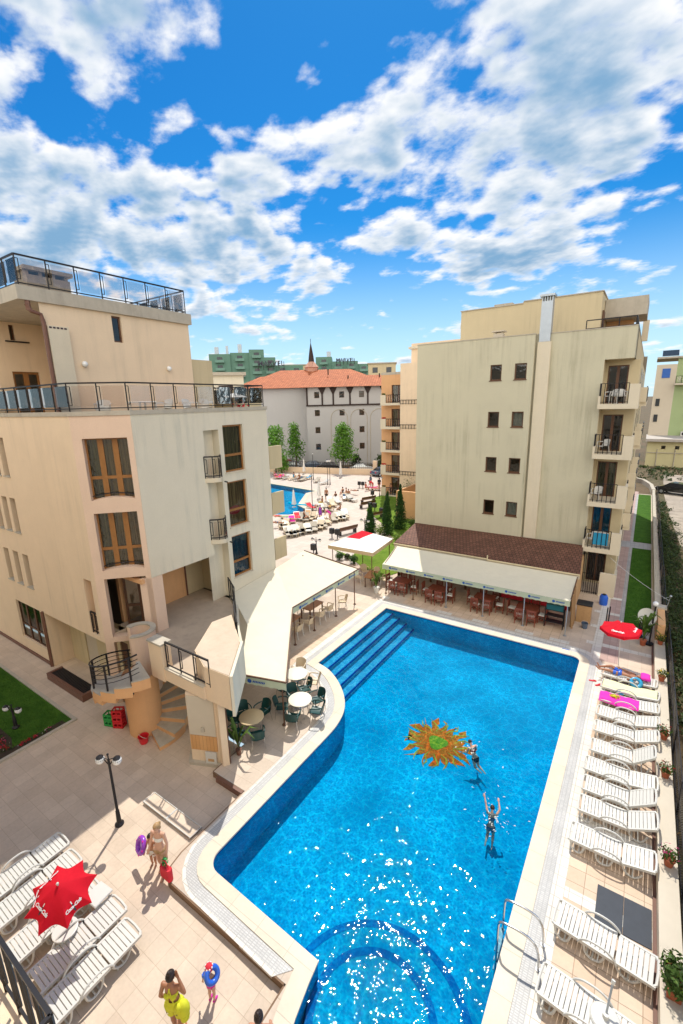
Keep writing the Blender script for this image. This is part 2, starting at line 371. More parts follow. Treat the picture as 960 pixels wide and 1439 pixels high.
# wild ground to the horizon
m, nt, b = new_mat('wild_ground')
vec = N(nt, 'ShaderNodeNewGeometry').outputs['Position']
o = mix(nt, ramp(nt, noise(nt, vec, .12, 6, .6), .42, .62), (.12, .072, .034), (.045, .05, .016))
o = mix(nt, ramp(nt, noise(nt, vec, 1.5, 8, .7), .35, .7), o, (.16, .115, .06))
o = mix(nt, .5, o, ramp(nt, noise(nt, vec, 9, 6, .7), .3, .7, [.45]*3, [1.3]*3), 'MULTIPLY')
nt.links.new(o, b.inputs['Base Color']); b.inputs['Roughness'].default_value = .95; bump(nt, b, noise(nt, vec, 5, 6, .7), .12, .8)
g = MB(); g.sheet([rect(-3000, 3000, -1500, 4500), rect(CX0, CX1, CY0, CY1)], -.02)
tag(g.build('wild_ground', m, fix=False), kind='structure')

M['pave'] = tiles('plaza_paving', (.57, .46, .36), (.64, .525, .415), (.47, .37, .28), .52, .006, .6, .16)
M['pavelow'] = tiles('lower_plaza_paving', (.60, .475, .36), (.67, .54, .415), (.50, .39, .29), .46, .006, .6, .16)
M['pavefar'] = tiles('far_deck_paving', (.56, .475, .40), (.62, .53, .455), (.42, .35, .30), .6, .01, .65, .08)
M['peach'] = tiles('peach_deck_tiles', (.60, .44, .31), (.69, .53, .39), (.36, .25, .17), .42, .008, .55, .12)
M['whitetile'] = tiles('white_deck_tiles', (.68, .64, .57), (.74, .70, .63), (.45, .4, .34), .3, .008, .5, .1)
M['greytile'] = tiles('grey_deck_tiles', (.40, .38, .36), (.46, .44, .42), (.25, .23, .22), .3, .008, .55, .14)
M['pinktile'] = tiles('pink_path_tiles', (.44, .30, .26), (.50, .35, .30), (.3, .22, .2), .3, .008, .6, .14)
M['coping'] = tiles('pool_coping_stone', (.63, .545, .42), (.69, .605, .475), (.47, .40, .31), .9, .006, .5, .1)
M['drain'] = tiles('overflow_grating', (.52, .51, .49), (.60, .59, .565), (.44, .43, .42), .1, .010, .4, .15, .006, row=.05)
g = MB(); g.sheet([rect(CX0, CX1, CY0, CY1), POOL, FARPOOL, LOW], 0.0)
tag(g.build('paved_plaza', M['pave'], fix=False), kind='structure')
g = MB(); g.sheet([LOW], LOWZ)
tag(g.build('lower_plaza', M['pavelow'], fix=False), kind='structure')
# brown riser between the two levels, with a thin nosing
g = MB()
for (ax, ay), (bx, by) in zip(LOW[1:-2], LOW[2:-1]):
    dx, dy = bx-ax, by-ay; L_ = math.hypot(dx, dy); nx, ny = dy/L_*-.04, dx/L_*.04
    g.hexa([(ax, ay, LOWZ-.01), (bx, by, LOWZ-.01), (bx+nx, by+ny, LOWZ-.01), (ax+nx, ay+ny, LOWZ-.01), (ax, ay, -.004), (bx, by, -.004), (bx+nx, by+ny, -.004), (ax+nx, ay+ny, -.004)])
tag(g.build('step_riser', pmat('brown_step_stone', (.20, .12, .07), .8, .2, 4, coord='pos')), kind='structure')
# deck bands that follow the pool edge
for nm, d0, d1, z, mt in (('pool_coping', -.02, .40, .03, 'coping'), ('overflow_channel', .40, .68, .010, 'drain'), ('white_tile_band', .68, .77, .006, 'whitetile')):
    g = MB()
    a, c = offset(POOL, d0), offset(POOL, d1)
    if nm[0] == 'w': c = [q if p[0] > -1.6 or p[1] > 15 else r_ for p, q, r_ in zip(POOL, offset(POOL, .95), c)]
    n = len(a)
    for i in range(n):
        j = (i+1) % n
        if nm != 'pool_coping' and min(POOL[i][1], POOL[j][1]) < 5.5 and POOL[i][0] < -3.5: continue
        g.quad((*a[i], z), (*c[i], z), (*c[j], z), (*a[j], z)); g.quad((*c[i], z), (*c[i], z-.06), (*c[j], z-.06), (*c[j], z))
        if nm == 'pool_coping': g.quad((*a[i], z), (*a[j], z), (*a[j], z-.05), (*a[i], z-.05))
    tag(g.build(nm, M[mt]), kind='structure')
# peach deck on the right with white cross bands
g = MB(); g.sheet([rect(-.40, 1.42, 3, 21.6)], .004); g.sheet([rect(-11.2, -2.5, 23.0, 26.4)], .004); g.sheet([rect(-13.3, -12.7, 14, 21)], .004)
tag(g.build('peach_deck', M['peach'], fix=False), kind='structure')
g = MB()
for y in (5.2, 7.6, 10.0, 12.4, 14.8, 17.2, 19.6): g.sheet([rect(-.40, 1.42, y, y+.3)], .008)
for y in (21.6, 23.6, 25.6, 27.6, 30): g.sheet([rect(-1.3, 1.42, y, y+.32)], .008)
g.sheet([rect(-1.0, -.62, 21.93, 42)], .0081); g.sheet([rect(-12.65, -12.2, 23.0, 23.4)], .008)
for x in (-9.0, -6.9, -4.6, -2.9): g.sheet([rect(x, x+.9, 22.95, 23.25)], .008)
tag(g.build('white_tile_strips', M['whitetile'], fix=False), kind='structure')
g = MB(); g.sheet([rect(-.6, .12, 22.2, 68)], .004)
tag(g.build('pink_path', M['pinktile'], fix=False), kind='structure')
g = MB(); g.sheet([rect(-.05, .16, 24.9, 66)], .009); g.sheet([rect(-1.35, 1.42, 41.8, 43.6)], .0085)
tag(g.build('grey_path', M['greytile'], fix=False), kind='structure')
g = MB(); g.sheet([[(-110, 28), (-48, 26.2), (-23, 25.6), (-14.6, 28), (-14.6, 30), (-21.4, 37), (-24.5, 46), (-26, 51), (-31, 66), (-110, 66)], FARPOOL], .004)
tag(g.build('far_pool_deck', M['pavefar'], fix=False), kind='structure')
# drain mats: a dark rubber mat on the deck
g = MB(); g.bb(.28, .84, 9.82, 10.78, .008, .022, .006); g.bb(.85, 1.41, 9.82, 10.78, .008, .022, .006)
tag(g.build('rubber_mat', pmat('dark_slate_mat', (.035, .042, .055), .6, .25, 5, bmp=.004, coord='pos')), 'dark slate coloured mat lying on the peach deck beside the flat lounger', 'mat')
g = MB(); g.bb(-2.22, -1.9, 22.22, 22.42, .004, .02, .005)
tag(g.build('drain_cover', M['logoblue']), 'small blue drain cover in the deck behind the far right pool corner', 'drain cover')

# ------------------------------------------------------------------ pool basin
def mosaic(name, ca, cb, grout):
    m, nt, b = new_mat(name)
    vec = N(nt, 'ShaderNodeNewGeometry').outputs['Position']
    sep = N(nt, 'ShaderNodeSeparateXYZ'); nt.links.new(vec, sep.inputs[0])
    cmb = N(nt, 'ShaderNodeCombineXYZ')
    def am(a, b_, k):
        q = N(nt, 'ShaderNodeMath', operation='MULTIPLY_ADD'); nt.links.new(a, q.inputs[0]); q.inputs[1].default_value = k; nt.links.new(b_, q.inputs[2]); return q.outputs[0]
    nt.links.new(am(sep.outputs[2], sep.outputs[0], .7), cmb.inputs[0]); nt.links.new(am(sep.outputs[2], sep.outputs[1], .7), cmb.inputs[1])
    w = N(nt, 'ShaderNodeTexWhiteNoise', noise_dimensions='2D')
    sn = N(nt, 'ShaderNodeVectorMath', operation='SNAP'); sn.inputs[1].default_value = (.05, .05, .05); nt.links.new(cmb.outputs[0], sn.inputs[0]); nt.links.new(sn.outputs[0], w.inputs[0])
    o = mix(nt, w.outputs[0], ca, cb)
    o = mix(nt, ramp(nt, noise(nt, vec, .5, 4), .35, .7), o, [c*.82 for c in ca])
    nt.links.new(o, b.inputs['Base Color']); b.inputs['Roughness'].default_value = .5; b.inputs['Specular IOR Level'].default_value = 0.0
    return m
M['mosaic'] = mosaic('blue_pool_mosaic', (.0015, .36, .60), (.006, .62, .88), (.1, .3, .5))
M['mosaicdark'] = mosaic('dark_blue_rim_mosaic', (.002, .05, .25), (.004, .12, .45), (.1, .2, .3))
M['mosaiclight'] = mosaic('light_blue_step_mosaic', (.03, .36, .56), (.10, .52, .70), (.2, .4, .5))
DEPTH = -1.05
def wall_loop(g, poly, z0, z1, d=0):
    a = offset(poly, d) if d else poly; n = len(a)
    for i in range(n):
        j = (i+1) % n; g.quad((*a[i], z1), (*a[j], z1), (*a[j], z0), (*a[i], z0))
g = MB(); wall_loop(g, POOL, DEPTH, -.09); g.sheet([POOL], DEPTH)
g.cm = 1; wall_loop(g, POOL, -.09, .0)
tag(g.build('pool_basin', [M['mosaic'], M['mosaicdark']], fix=False), kind='structure')
# submerged stairs on the left, and the round ledge near the camera
st = empty('pool_stairs', (-11.7, 15, DEPTH), label='wide submerged blue mosaic stairs along the far left side of the pool', cat='pool stairs')
for x1, z in ((-11.24, -.2), (-10.80, -.4), (-10.35, -.62), (-9.88, -.84)):
    g = MB()
    poly = [(-11.70, 15.05), (-10.95, 14.83), (-10.1, 14.33), (-9.7, 13.97), (x1, 13.97), (x1, 21.9), (-11.70, 21.9)]
    y0 = {-11.24: 14.93, -10.80: 14.77, -10.35: 14.5, -9.88: 14.15}[x1]
    poly = [(-11.70, 15.06)]+[p for p in ((-10.95, 14.84), (-10.1, 14.34)) if p[0] < x1-.1]+[(x1, y0), (x1, 21.9), (-11.70, 21.9)]
    g.prism(poly, DEPTH+.01, z-.02); g.cm = 1
    g.box(x1-.055, x1+.008, y0+.02, 21.89, z-.07, z-.012)
    g.build('step', [M['mosaiclight'], M['mosaicdark']], st, world=True)
st = empty('round_pool_steps', (-3.3, 5.6, DEPTH), label='rounded submerged ledge of concentric blue mosaic steps at the near end of the pool', cat='pool steps')
for r, z in ((2.12, -.70), (1.36, -.42)):
    g = MB(); g.lathe([(r, DEPTH+.01), (r, z)], (-3.32, 5.55, 0), 48); g.sheet([[(-3.32+r*cos(2*pi*k/48), 5.55+r*sin(2*pi*k/48)) for k in range(48)]], z)
    g.cm = 1; g.lathe([(r+.012, z-.25), (r+.012, z+.006), (r-.16, z+.006)], (-3.32, 5.55, 0), 48)  # darker lip and riser band: riser shade put into the mosaic colour
    g.build('step', [M['mosaic'], mosaic('mid_blue_lip_shade_mosaic', (.0015, .17, .45), (.004, .30, .62), (.1, .2, .3))], st, world=True)
# sun mosaic on the floor
g = MB(); cx, cy = -5.42, 14.38
ring = []
K = 17
for k in range(K*6):
    a = 2*pi*k/(K*6); ph = (k % 6)/6
    tri = 1-abs(2*ph-1)
    r = .78+.62*tri**1.2*(1+.22*sin(k*2.3)); a2 = a+.16*tri*sin(k*1.7)+.05*sin(k*5.1)
    ring.append((cx+r*cos(a2)*1.0, cy+r*sin(a2)*1.0))
g.sheet([ring], DEPTH+.008)
g.cm = 1
for k in range(K):
    a = 2*pi*(k+.5)/K; q = []
    for t, w in ((.62, .012), (.85, .028), (1.1, .034), (1.36, .006)):
        aa = a+.13*sin(t*7+k); q.append((t, aa, w))
    L = [(cx+t*cos(aa)-w*sin(aa), cy+t*sin(aa)+w*cos(aa)) for t, aa, w in q]; Rr = [(cx+t*cos(aa)+w*sin(aa), cy+t*sin(aa)-w*cos(aa)) for t, aa, w in q]
    for i in range(3): g.add([(*L[i], DEPTH+.014), (*Rr[i], DEPTH+.014), (*Rr[i+1], DEPTH+.014), (*L[i+1], DEPTH+.014)], [(0, 1, 2, 3)])
g.cm = 2; g.sheet([[(cx+(.36+.05*sin(3*a))*cos(a), cy+(.36+.05*sin(3*a))*sin(a)) for a in [2*pi*k/24 for k in range(24)]]], DEPTH+.018)
sunm = [mosaic('orange_sun_mosaic', (.80, .11, .01), (1.0, .36, .05), (.3, .1, .05)), mosaic('green_sun_mosaic', (.50, .38, .04), (.75, .58, .08), (.3, .3, .1)), mosaic('lime_sun_mosaic', (.20, .36, .02), (.60, .55, .06), (.3, .3, .1))]
tag(g.build('sun_mosaic', sunm, fix=False), 'orange and green sun shaped mosaic with wavy rays on the pool floor', 'mosaic')

def water_mat(name, bscale=1.0, caustic=True):
    m = bpy.data.materials.new(name); m.use_nodes = True; nt = m.node_tree; nt.nodes.clear()
    o = N(nt, 'ShaderNodeOutputMaterial'); tr = N(nt, 'ShaderNodeBsdfTransparent'); gl = N(nt, 'ShaderNodeBsdfGlossy'); mx = N(nt, 'ShaderNodeMixShader')
    vec = N(nt, 'ShaderNodeNewGeometry').outputs['Position']
    wv = noise(nt, vec, .55, 3, .5); w1 = noise(nt, vec, 2.7, 1.5, .5); w2 = noise(nt, vec, 6.0, 1, .5)
    def madd(a, k, b_):
        q = N(nt, 'ShaderNodeMath', operation='MULTIPLY_ADD'); nt.links.new(a, q.inputs[0]); q.inputs[1].default_value = k
        if hasattr(b_, 'node'): nt.links.new(b_, q.inputs[2])
        else: q.inputs[2].default_value = b_
        return q.outputs[0]
    h = madd(w2, .22, madd(w1, .62, madd(wv, .9, 0.0)))
    bp = N(nt, 'ShaderNodeBump'); bp.inputs['Distance'].default_value = .063*bscale; bp.inputs['Strength'].default_value = 1.0; nt.links.new(h, bp.inputs['Height'])
    gl.inputs['Roughness'].default_value = .04; gl.distribution = 'BECKMANN'; nt.links.new(bp.outputs[0], gl.inputs['Normal'])
    fr = N(nt, 'ShaderNodeFresnel'); fr.inputs[0].default_value = 1.33; nt.links.new(bp.outputs[0], fr.inputs['Normal'])
    # painted caustics: the water tint carries a net of brighter lines between dimmer cells
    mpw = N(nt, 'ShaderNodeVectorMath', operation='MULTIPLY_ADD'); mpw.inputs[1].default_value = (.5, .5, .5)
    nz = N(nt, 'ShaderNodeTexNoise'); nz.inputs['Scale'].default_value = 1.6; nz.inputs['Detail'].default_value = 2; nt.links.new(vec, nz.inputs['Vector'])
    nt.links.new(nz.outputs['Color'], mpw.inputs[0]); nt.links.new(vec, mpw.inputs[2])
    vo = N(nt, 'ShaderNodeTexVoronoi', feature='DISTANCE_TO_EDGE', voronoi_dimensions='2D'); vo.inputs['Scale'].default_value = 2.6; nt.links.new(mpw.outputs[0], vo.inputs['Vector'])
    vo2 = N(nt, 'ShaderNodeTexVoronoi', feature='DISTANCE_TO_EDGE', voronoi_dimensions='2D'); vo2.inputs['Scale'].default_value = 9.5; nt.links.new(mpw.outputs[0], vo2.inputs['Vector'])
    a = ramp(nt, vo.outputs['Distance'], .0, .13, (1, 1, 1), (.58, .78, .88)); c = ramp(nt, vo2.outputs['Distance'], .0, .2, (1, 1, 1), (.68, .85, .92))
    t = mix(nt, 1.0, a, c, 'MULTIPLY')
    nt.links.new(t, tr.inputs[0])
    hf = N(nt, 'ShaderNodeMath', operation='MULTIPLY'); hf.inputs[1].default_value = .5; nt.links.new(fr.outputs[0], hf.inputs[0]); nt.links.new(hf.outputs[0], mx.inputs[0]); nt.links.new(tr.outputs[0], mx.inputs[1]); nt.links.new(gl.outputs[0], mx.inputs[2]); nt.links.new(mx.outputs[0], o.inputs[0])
    return m
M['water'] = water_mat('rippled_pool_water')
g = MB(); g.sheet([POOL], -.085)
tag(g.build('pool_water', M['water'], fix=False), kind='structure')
g = MB(); wall_loop(g, FARPOOL, -.6, 0.0); g.sheet([FARPOOL], -.6)
tag(g.build('far_pool_basin', M['mosaic'], fix=False), kind='structure')
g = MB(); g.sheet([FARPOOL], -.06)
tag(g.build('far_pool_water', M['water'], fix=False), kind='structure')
g = MB(); a, c = offset(FARPOOL, 0), offset(FARPOOL, .6); n = len(a)
for i in range(n):
    j = (i+1) % n; g.quad((*a[i], .03), (*c[i], .03), (*c[j], .03), (*a[j], .03)); g.quad((*a[i], .03), (*a[j], .03), (*a[j], -.2), (*a[i], -.2)); g.quad((*c[i], .03), (*c[i], 0), (*c[j], 0), (*c[j], .03))
tag(g.build('far_pool_coping', M['coping']), kind='structure')
# inner wall that separates the round pool from the big far pool
g = MB(); g.tube([(-36.2, 42.0, -.04), (-35.0, 41.4, -.0), (-33.9, 41.35, -.0), (-30.5, 42.3, -.0)], .16, 6)
tag(g.build('far_pool_divider', M['mosaic']), 'blue rim between the big far pool and its round end', 'pool rim')

# ------------------------------------------------------------------ lawns, beds and roads
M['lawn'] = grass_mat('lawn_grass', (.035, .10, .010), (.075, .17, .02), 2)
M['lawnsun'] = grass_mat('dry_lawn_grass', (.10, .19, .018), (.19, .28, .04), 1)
def blades(poly, z, n, h, mt, name):
    g = MB(); xs = [p[0] for p in poly]; ys = [p[1] for p in poly]
    for _ in range(n):
        x = RN.uniform(min(xs), max(xs)); y = RN.uniform(min(ys), max(ys)); a = RN.uniform(0, 2*pi); w = h*.12; hh = h*RN.uniform(.5, 1.2); l = RN.uniform(-.5, .5)*h
        g.add([(x-w*cos(a), y-w*sin(a), z), (x+w*cos(a), y+w*sin(a), z), (x+l*sin(a), y-l*cos(a), z+hh)], [(0, 1, 2)])
    return tag(g.build(name, mt, fix=False), kind='stuff')
LAWN1 = rect(-40, -17.62, 4.18, 6.72)
LAWN1 = [(-40, 4.2), (-17.92, 4.25), (-17.92, 6.83), (-40, 6.95)]
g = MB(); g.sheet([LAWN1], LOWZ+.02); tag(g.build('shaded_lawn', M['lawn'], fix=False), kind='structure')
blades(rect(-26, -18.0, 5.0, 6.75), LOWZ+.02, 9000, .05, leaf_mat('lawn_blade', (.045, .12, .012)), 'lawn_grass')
g = MB(); kerb = offset(LAWN1, .13)
for i in range(4):
    j = (i+1) % 4; A, B, Cc, D = LAWN1[i], LAWN1[j], kerb[j], kerb[i]
    g.hexa([(*A, LOWZ), (*B, LOWZ), (*Cc, LOWZ), (*D, LOWZ), (*A, LOWZ+.07), (*B, LOWZ+.07), (*Cc, LOWZ+.07), (*D, LOWZ+.07)])
tag(g.build('lawn_kerb', M['cap']), kind='structure')
LAWN2 = rect(.17, 1.42, 26.3, 41.75); LAWN3 = rect(.17, 1.42, 43.65, 66)
for nm, L in (('side_lawn', LAWN2), ('upper_side_lawn', LAWN3)):
    g = MB(); g.sheet([L], .03); tag(g.build(nm, M['lawn'], fix=False), kind='structure')
blades(rect(.2, 1.4, 26.4, 41.6), .03, 6000, .06, leaf_mat('side_blade', (.05, .14, .012)), 'side_lawn_grass')
LAWN4 = [tuple(G(px, py)[:2]) for px, py in ((470, 772), (488, 778), (520, 795), (590, 800), (590, 690), (528, 696), (517, 722), (540, 742), (537, 752), (508, 768), (500, 775))]
LAWN4 = [tuple(G(px, py)[:2]) for px, py in ((524, 700), (542, 694), (600, 694), (600, 760), (570, 770), (548, 752), (536, 735), (515, 718))]
g = MB(); g.sheet([LAWN4], .03); LAWN5 = [tuple(G(px, py)[:2]) for px, py in ((468, 772), (500, 790), (530, 815), (575, 800), (560, 760), (535, 752), (505, 770), (495, 782))]
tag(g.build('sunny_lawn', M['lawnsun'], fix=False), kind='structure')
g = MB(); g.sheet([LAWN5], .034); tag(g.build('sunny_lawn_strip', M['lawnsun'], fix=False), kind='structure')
g = MB(); g.sheet([[(3.0, 85), (2.75, 68), (3.0, 55), (3.4, 45), (3.9, 36), (4.6, 28), (9, 28), (9, 85)]], -.008)
m, nt, b = new_mat('dirt_road'); vec = N(nt, 'ShaderNodeNewGeometry').outputs['Position']
o = mix(nt, ramp(nt, noise(nt, vec, .8, 7, .65), .35, .65), (.24, .20, .16), (.40, .34, .27)); nt.links.new(o, b.inputs['Base Color']); b.inputs['Roughness'].default_value = .95; bump(nt, b, noise(nt, vec, 6, 6), .06)
tag(g.build('dirt_road', m, fix=False), kind='structure')
g = MB(); g.sheet([[(-120, 66.6), (-20, 66.6), (-20, 71.5), (-120, 71.5)]], -.012)
tag(g.build('car_park_road', pmat('asphalt', (.06, .06, .06), .9, .2, 2, coord='pos'), fix=False), kind='structure')
# ================================================================== BUILDING HELPERS
def wall(mb, O, U, Nn, L, z0, z1, ops=(), depth=.18, s_start=0.0):
    """a wall face from s_start to L along U with real openings and their reveals"""
    P = lambda s, d, z: (O[0]+U[0]*s+Nn[0]*d, O[1]+U[1]*s+Nn[1]*d, z)
    ss = sorted({s_start, L, *[o[0] for o in ops], *[o[1] for o in ops]}); zs = sorted({z0, z1, *[o[2] for o in ops], *[o[3] for o in ops]})
    ss = [s for s in ss if s_start <= s <= L]; zs = [z for z in zs if z0 <= z <= z1]
    for i in range(len(ss)-1):
        for k in range(len(zs)-1):
            sm, zm = (ss[i]+ss[i+1])/2, (zs[k]+zs[k+1])/2
            if any(o[0] < sm < o[1] and o[2] < zm < o[3] for o in ops): continue
            mb.quad(P(ss[i], 0, zs[k]), P(ss[i+1], 0, zs[k]), P(ss[i+1], 0, zs[k+1]), P(ss[i], 0, zs[k+1]))
    for a, b, c, d in ops:
        e = -depth
        mb.quad(P(a, 0, c), P(a, e, c), P(a, e, d), P(a, 0, d)); mb.quad(P(b, 0, c), P(b, 0, d), P(b, e, d), P(b, e, c))
        mb.quad(P(a, 0, d), P(a, e, d), P(b, e, d), P(b, 0, d)); mb.quad(P(a, 0, c), P(b, 0, c), P(b, e, c), P(a, e, c))
def window(parent, O, U, Nn, a, b, c, d, depth=.15, cols=2, splits=(), fw=.065, fm='brownwood', gm='glass', cur=None, name='window', sill=None, mw=None):
    """a framed window standing back in its opening; its panes (and curtain) are its children"""
    f = MB(); y0, y1 = -depth-.03, -depth+.03
    def p(s0, s1, z0, z1, e0=y0, e1=y1): f.ob(O, U, Nn, s0, s1, e0, e1, z0, z1)
    p(a, a+fw, c, d); p(b-fw, b, c, d); p(a+fw, b-fw, c, c+fw); p(a+fw, b-fw, d-fw, d)
    mw = mw or fw*1.1
    w = (b-a)/cols
    for i in range(1, cols): p(a+w*i-mw, a+w*i+mw, c+fw, d-fw, y0+.004, y1+.004)
    for t in splits:
        z = c+(d-c)*t
        for i in range(cols):
            l = a+w*i+(fw if i == 0 else mw); r = a+w*(i+1)-(fw if i == cols-1 else mw)
            p(l, r, z-mw*.6, z+mw*.6, y0+.002, y1-.002)
    o = f.build(name, M[fm], parent, world=True)
    Pq = lambda s, e, z: (O[0]+U[0]*s+Nn[0]*e, O[1]+U[1]*s+Nn[1]*e, z)
    g = MB(); g.quad(Pq(a+fw*.5, -depth, c+fw*.5), Pq(b-fw*.5, -depth, c+fw*.5), Pq(b-fw*.5, -depth, d-fw*.5), Pq(a+fw*.5, -depth, d-fw*.5)); g.build('pane', M[gm], o, world=True, fix=False)
    if cur:
        q = MB(); n = 14; s0, s1 = a+.03, b-.03
        for i in range(n):
            t0, t1 = s0+(s1-s0)*i/n, s0+(s1-s0)*(i+1)/n; e0 = -depth-.12-(.03 if i % 2 else 0); e1 = -depth-.12-(0 if i % 2 else .03)
            Pq = lambda s, e, z: (O[0]+U[0]*s+Nn[0]*e, O[1]+U[1]*s+Nn[1]*e, z)
            q.quad(Pq(t0, e0, c), Pq(t1, e1, c), Pq(t1, e1, d), Pq(t0, e0, d))
        q.build('curtain', M[cur], o, world=True)
    if sill:
        q = MB(); q.ob(O, U, Nn, a-.04, b+.04, -depth+.032, .05, c-.045, c+.004); q.build('sill', M[sill], o, world=True)
    return o
def railing(parent, pts, h=1.0, glass=True, double=True, step=1.0, name='railing', bars=0, r=.022, ends=True):
    """iron railing along a poly-line: handrail, bottom rail, posts in pairs with small cross bars, smoked panels"""
    f = MB(); g = MB(); pts = [Vector(p) for p in pts]
    for i in range(len(pts)-1):
        a, b = pts[i], pts[i+1]; L = (b-a).length; n = max(1, round(L/step)); d = (b-a).normalized(); up = Vector((0, 0, 1)); side = d.cross(up).normalized()
        f.bar(a+up*h, b+up*h, r*2.4); f.bar(a+up*.1, b+up*.1, r*1.6)
        for k in range(n+1):
            p = a+(b-a)*(k/n)
            if k == n and i < len(pts)-2: continue
            f.bar(p, p+up*h, r*1.8)
            if double and k < n:
                q = p+d*.11; f.bar(q+up*.22, q+up*(h-.12), r*1.1); f.bar(p+up*.22, q+up*.22, r*.9); f.bar(p+up*(h-.12), q+up*(h-.12), r*.9)
        for k in range(bars): f.bar(a+up*(.1+(h-.1)*(k+1)/(bars+1)), b+up*(.1+(h-.1)*(k+1)/(bars+1)), r*1.1)
        if glass:
            for k in range(n):
                p = a+(b-a)*(k/n)+d*.17; q = a+(b-a)*((k+1)/n)-d*.06; s = side*.006
                g.hexa([p-s+up*.17, q-s+up*.17, q+s+up*.17, p+s+up*.17, p-s+up*(h-.1), q-s+up*(h-.1), q+s+up*(h-.1), p+s+up*(h-.1)])
    o = f.build(name, M['iron'], parent, world=True)
    if glass: g.build('glass_panel', M['panel_glass'], o, world=True)
    return o
UX, UY = (1, 0), (0, 1)
S2 = sqrt(.5)

# ================================================================== LEFT HOTEL WING
hotel = empty('hotel_wing', (-17.45, 8.35, 0), label='tan and pink hotel wing on the left with brown bay windows and a roof terrace', cat='building')
ZT = 11.86
# front wall (faces -Y)
g = MB(); O = (-45, 8.35); fr = []
def f_op(x0, x1, z0, z1): fr.append((x0+45, x1+45, z0, z1)); return fr[-1]
wins = []
for z0, z1, xs_ in ((3.74, 5.40, (-23.92, -24.98, -26.04)), (6.46, 8.10, (-24.1, -25.0, -25.9)), (9.12, 10.84, (-24.08, -25.0, -25.9))):
    for x in xs_: wins.append(f_op(x-.02, x+.56, z0, z1))
fdoor = f_op(-25.9, -23.25, .55, 2.62)
loggia = f_op(-18.42, -17.82, 2.84, 5.28)
lo = [o for o in fr if o not in (loggia,)]
wall(g, O, UX, (0, -1), 45-22.75, -.3, 2.64, [o for o in fr if o[3] <= 2.64])
wall(g, O, UX, (0, -1), 45-17.45, 2.64, ZT, [o for o in fr if o[2] > 2.64], .3)
g.quad((-22.75, 8.35, 2.64), (-17.45, 8.35, 2.64), (-17.45, 9.3, 2.64), (-22.75, 9.3, 2.64)); g.quad((-22.75, 8.35, -.3), (-22.75, 9.3, -.3), (-22.75, 9.3, 2.64), (-22.75, 8.35, 2.64))
g.quad((-17.451, 8.35, 2.64), (-17.451, 8.35, 2.9), (-17.451, 9.3, 2.9), (-17.451, 9.3, 2.64))
g.build('front_wall', M['tan'], hotel, world=True)
g = MB(); wall(g, (-22.75, 9.3), UX, (0, -1), 7.2, -.3, 2.9, [(1.45, 2.5, -.1, 2.0), (4.6, 5.2, -.1, 2.1)]); g.build('recessed_ground_floor_wall', M['sand'], hotel, world=True)
g = MB(); g.ob((-22.75, 9.3), UX, (0, -1), 1.46, 2.49, -.1, -.05, -.1, 2.0); d = g.build('service_door', M['whitepaint'], hotel, world=True); d['label'] = 'plain off white service door'
g = MB(); g.ob((-22.75, 9.3), UX, (0, -1), 4.6, 5.2, -.1, -.05, -.1, 2.1); g.build('side_door', M['darkwood'], hotel, world=True)
g = MB(); g.bar((-22.85, 8.3, -.2), (-22.85, 8.3, 2.7), .12); g.build('brown_post', M['pipe'], hotel, world=True)
g = MB(); g.box(-45, -23.0, 8.28, 8.347, -.195, -.05); g.build('plinth', M['pipe'], hotel, world=True)
g = MB(); g.ball((-19.35, 9.22, 1.95), .11, .09, .11); g.build('wall_lamp', M['globe'], hotel, world=True)
for o in wins: window(hotel, O, UX, (0, -1), *o, depth=.24, cols=1, splits=(.35,), fm='darkwood', sill='cap', cur='curtain_green' if o[2] < 5 else None)
window(hotel, O, UX, (0, -1), *fdoor, depth=.13, cols=3, splits=(.35,), fm='darkwood', name='terrace_door')
# loggia slit: dark inner side and its short railing
g = MB(); g.box(-18.6, -17.6, 8.7, 8.75, 2.7, 5.5); g.build('loggia_back_wall', M['orange'], hotel, world=True)
railing(hotel, [(-18.42, 8.42, 2.84), (-17.82, 8.42, 2.84)], .95, False, True, .3)
# chamfered bay wall: 45 degrees, three stacked openings
CH_O, CH_U, CH_N = (-17.45, 8.35), (S2, S2), (S2, -S2)
bays = [(.32, 1.88, 8.58, 10.92), (.32, 1.88, 5.74, 8.08), (.32, 1.88, 2.86, 5.40)]
g = MB(); wall(g, CH_O, CH_U, CH_N, 2.09, 2.64, ZT, bays, .34)
for a, b, c, d in bays[:2]:                       # bowed sill bands under the windows
    n = 10
    for k in range(n):
        s0, s1 = a+(b-a)*k/n, a+(b-a)*(k+1)/n; h = lambda s: .11*(1-((s-1.1)/.78)**2)
        P = lambda s, e, z: (CH_O[0]+CH_U[0]*s+CH_N[0]*e, CH_O[1]+CH_U[1]*s+CH_N[1]*e, z)
        g.hexa([P(s0, -.33, c), P(s1, -.33, c), P(s1, .002, c), P(s0, .002, c), P(s0, -.33, c+h(s0)), P(s1, -.33, c+h(s1)), P(s1, .002, c+h(s1)), P(s0, .002, c+h(s0))])
g.ob(CH_O, CH_U, CH_N, -.0, .32, -.34, -.0, -.3, 2.64)
g.build('bay_wall', M['pink'], hotel, world=True)
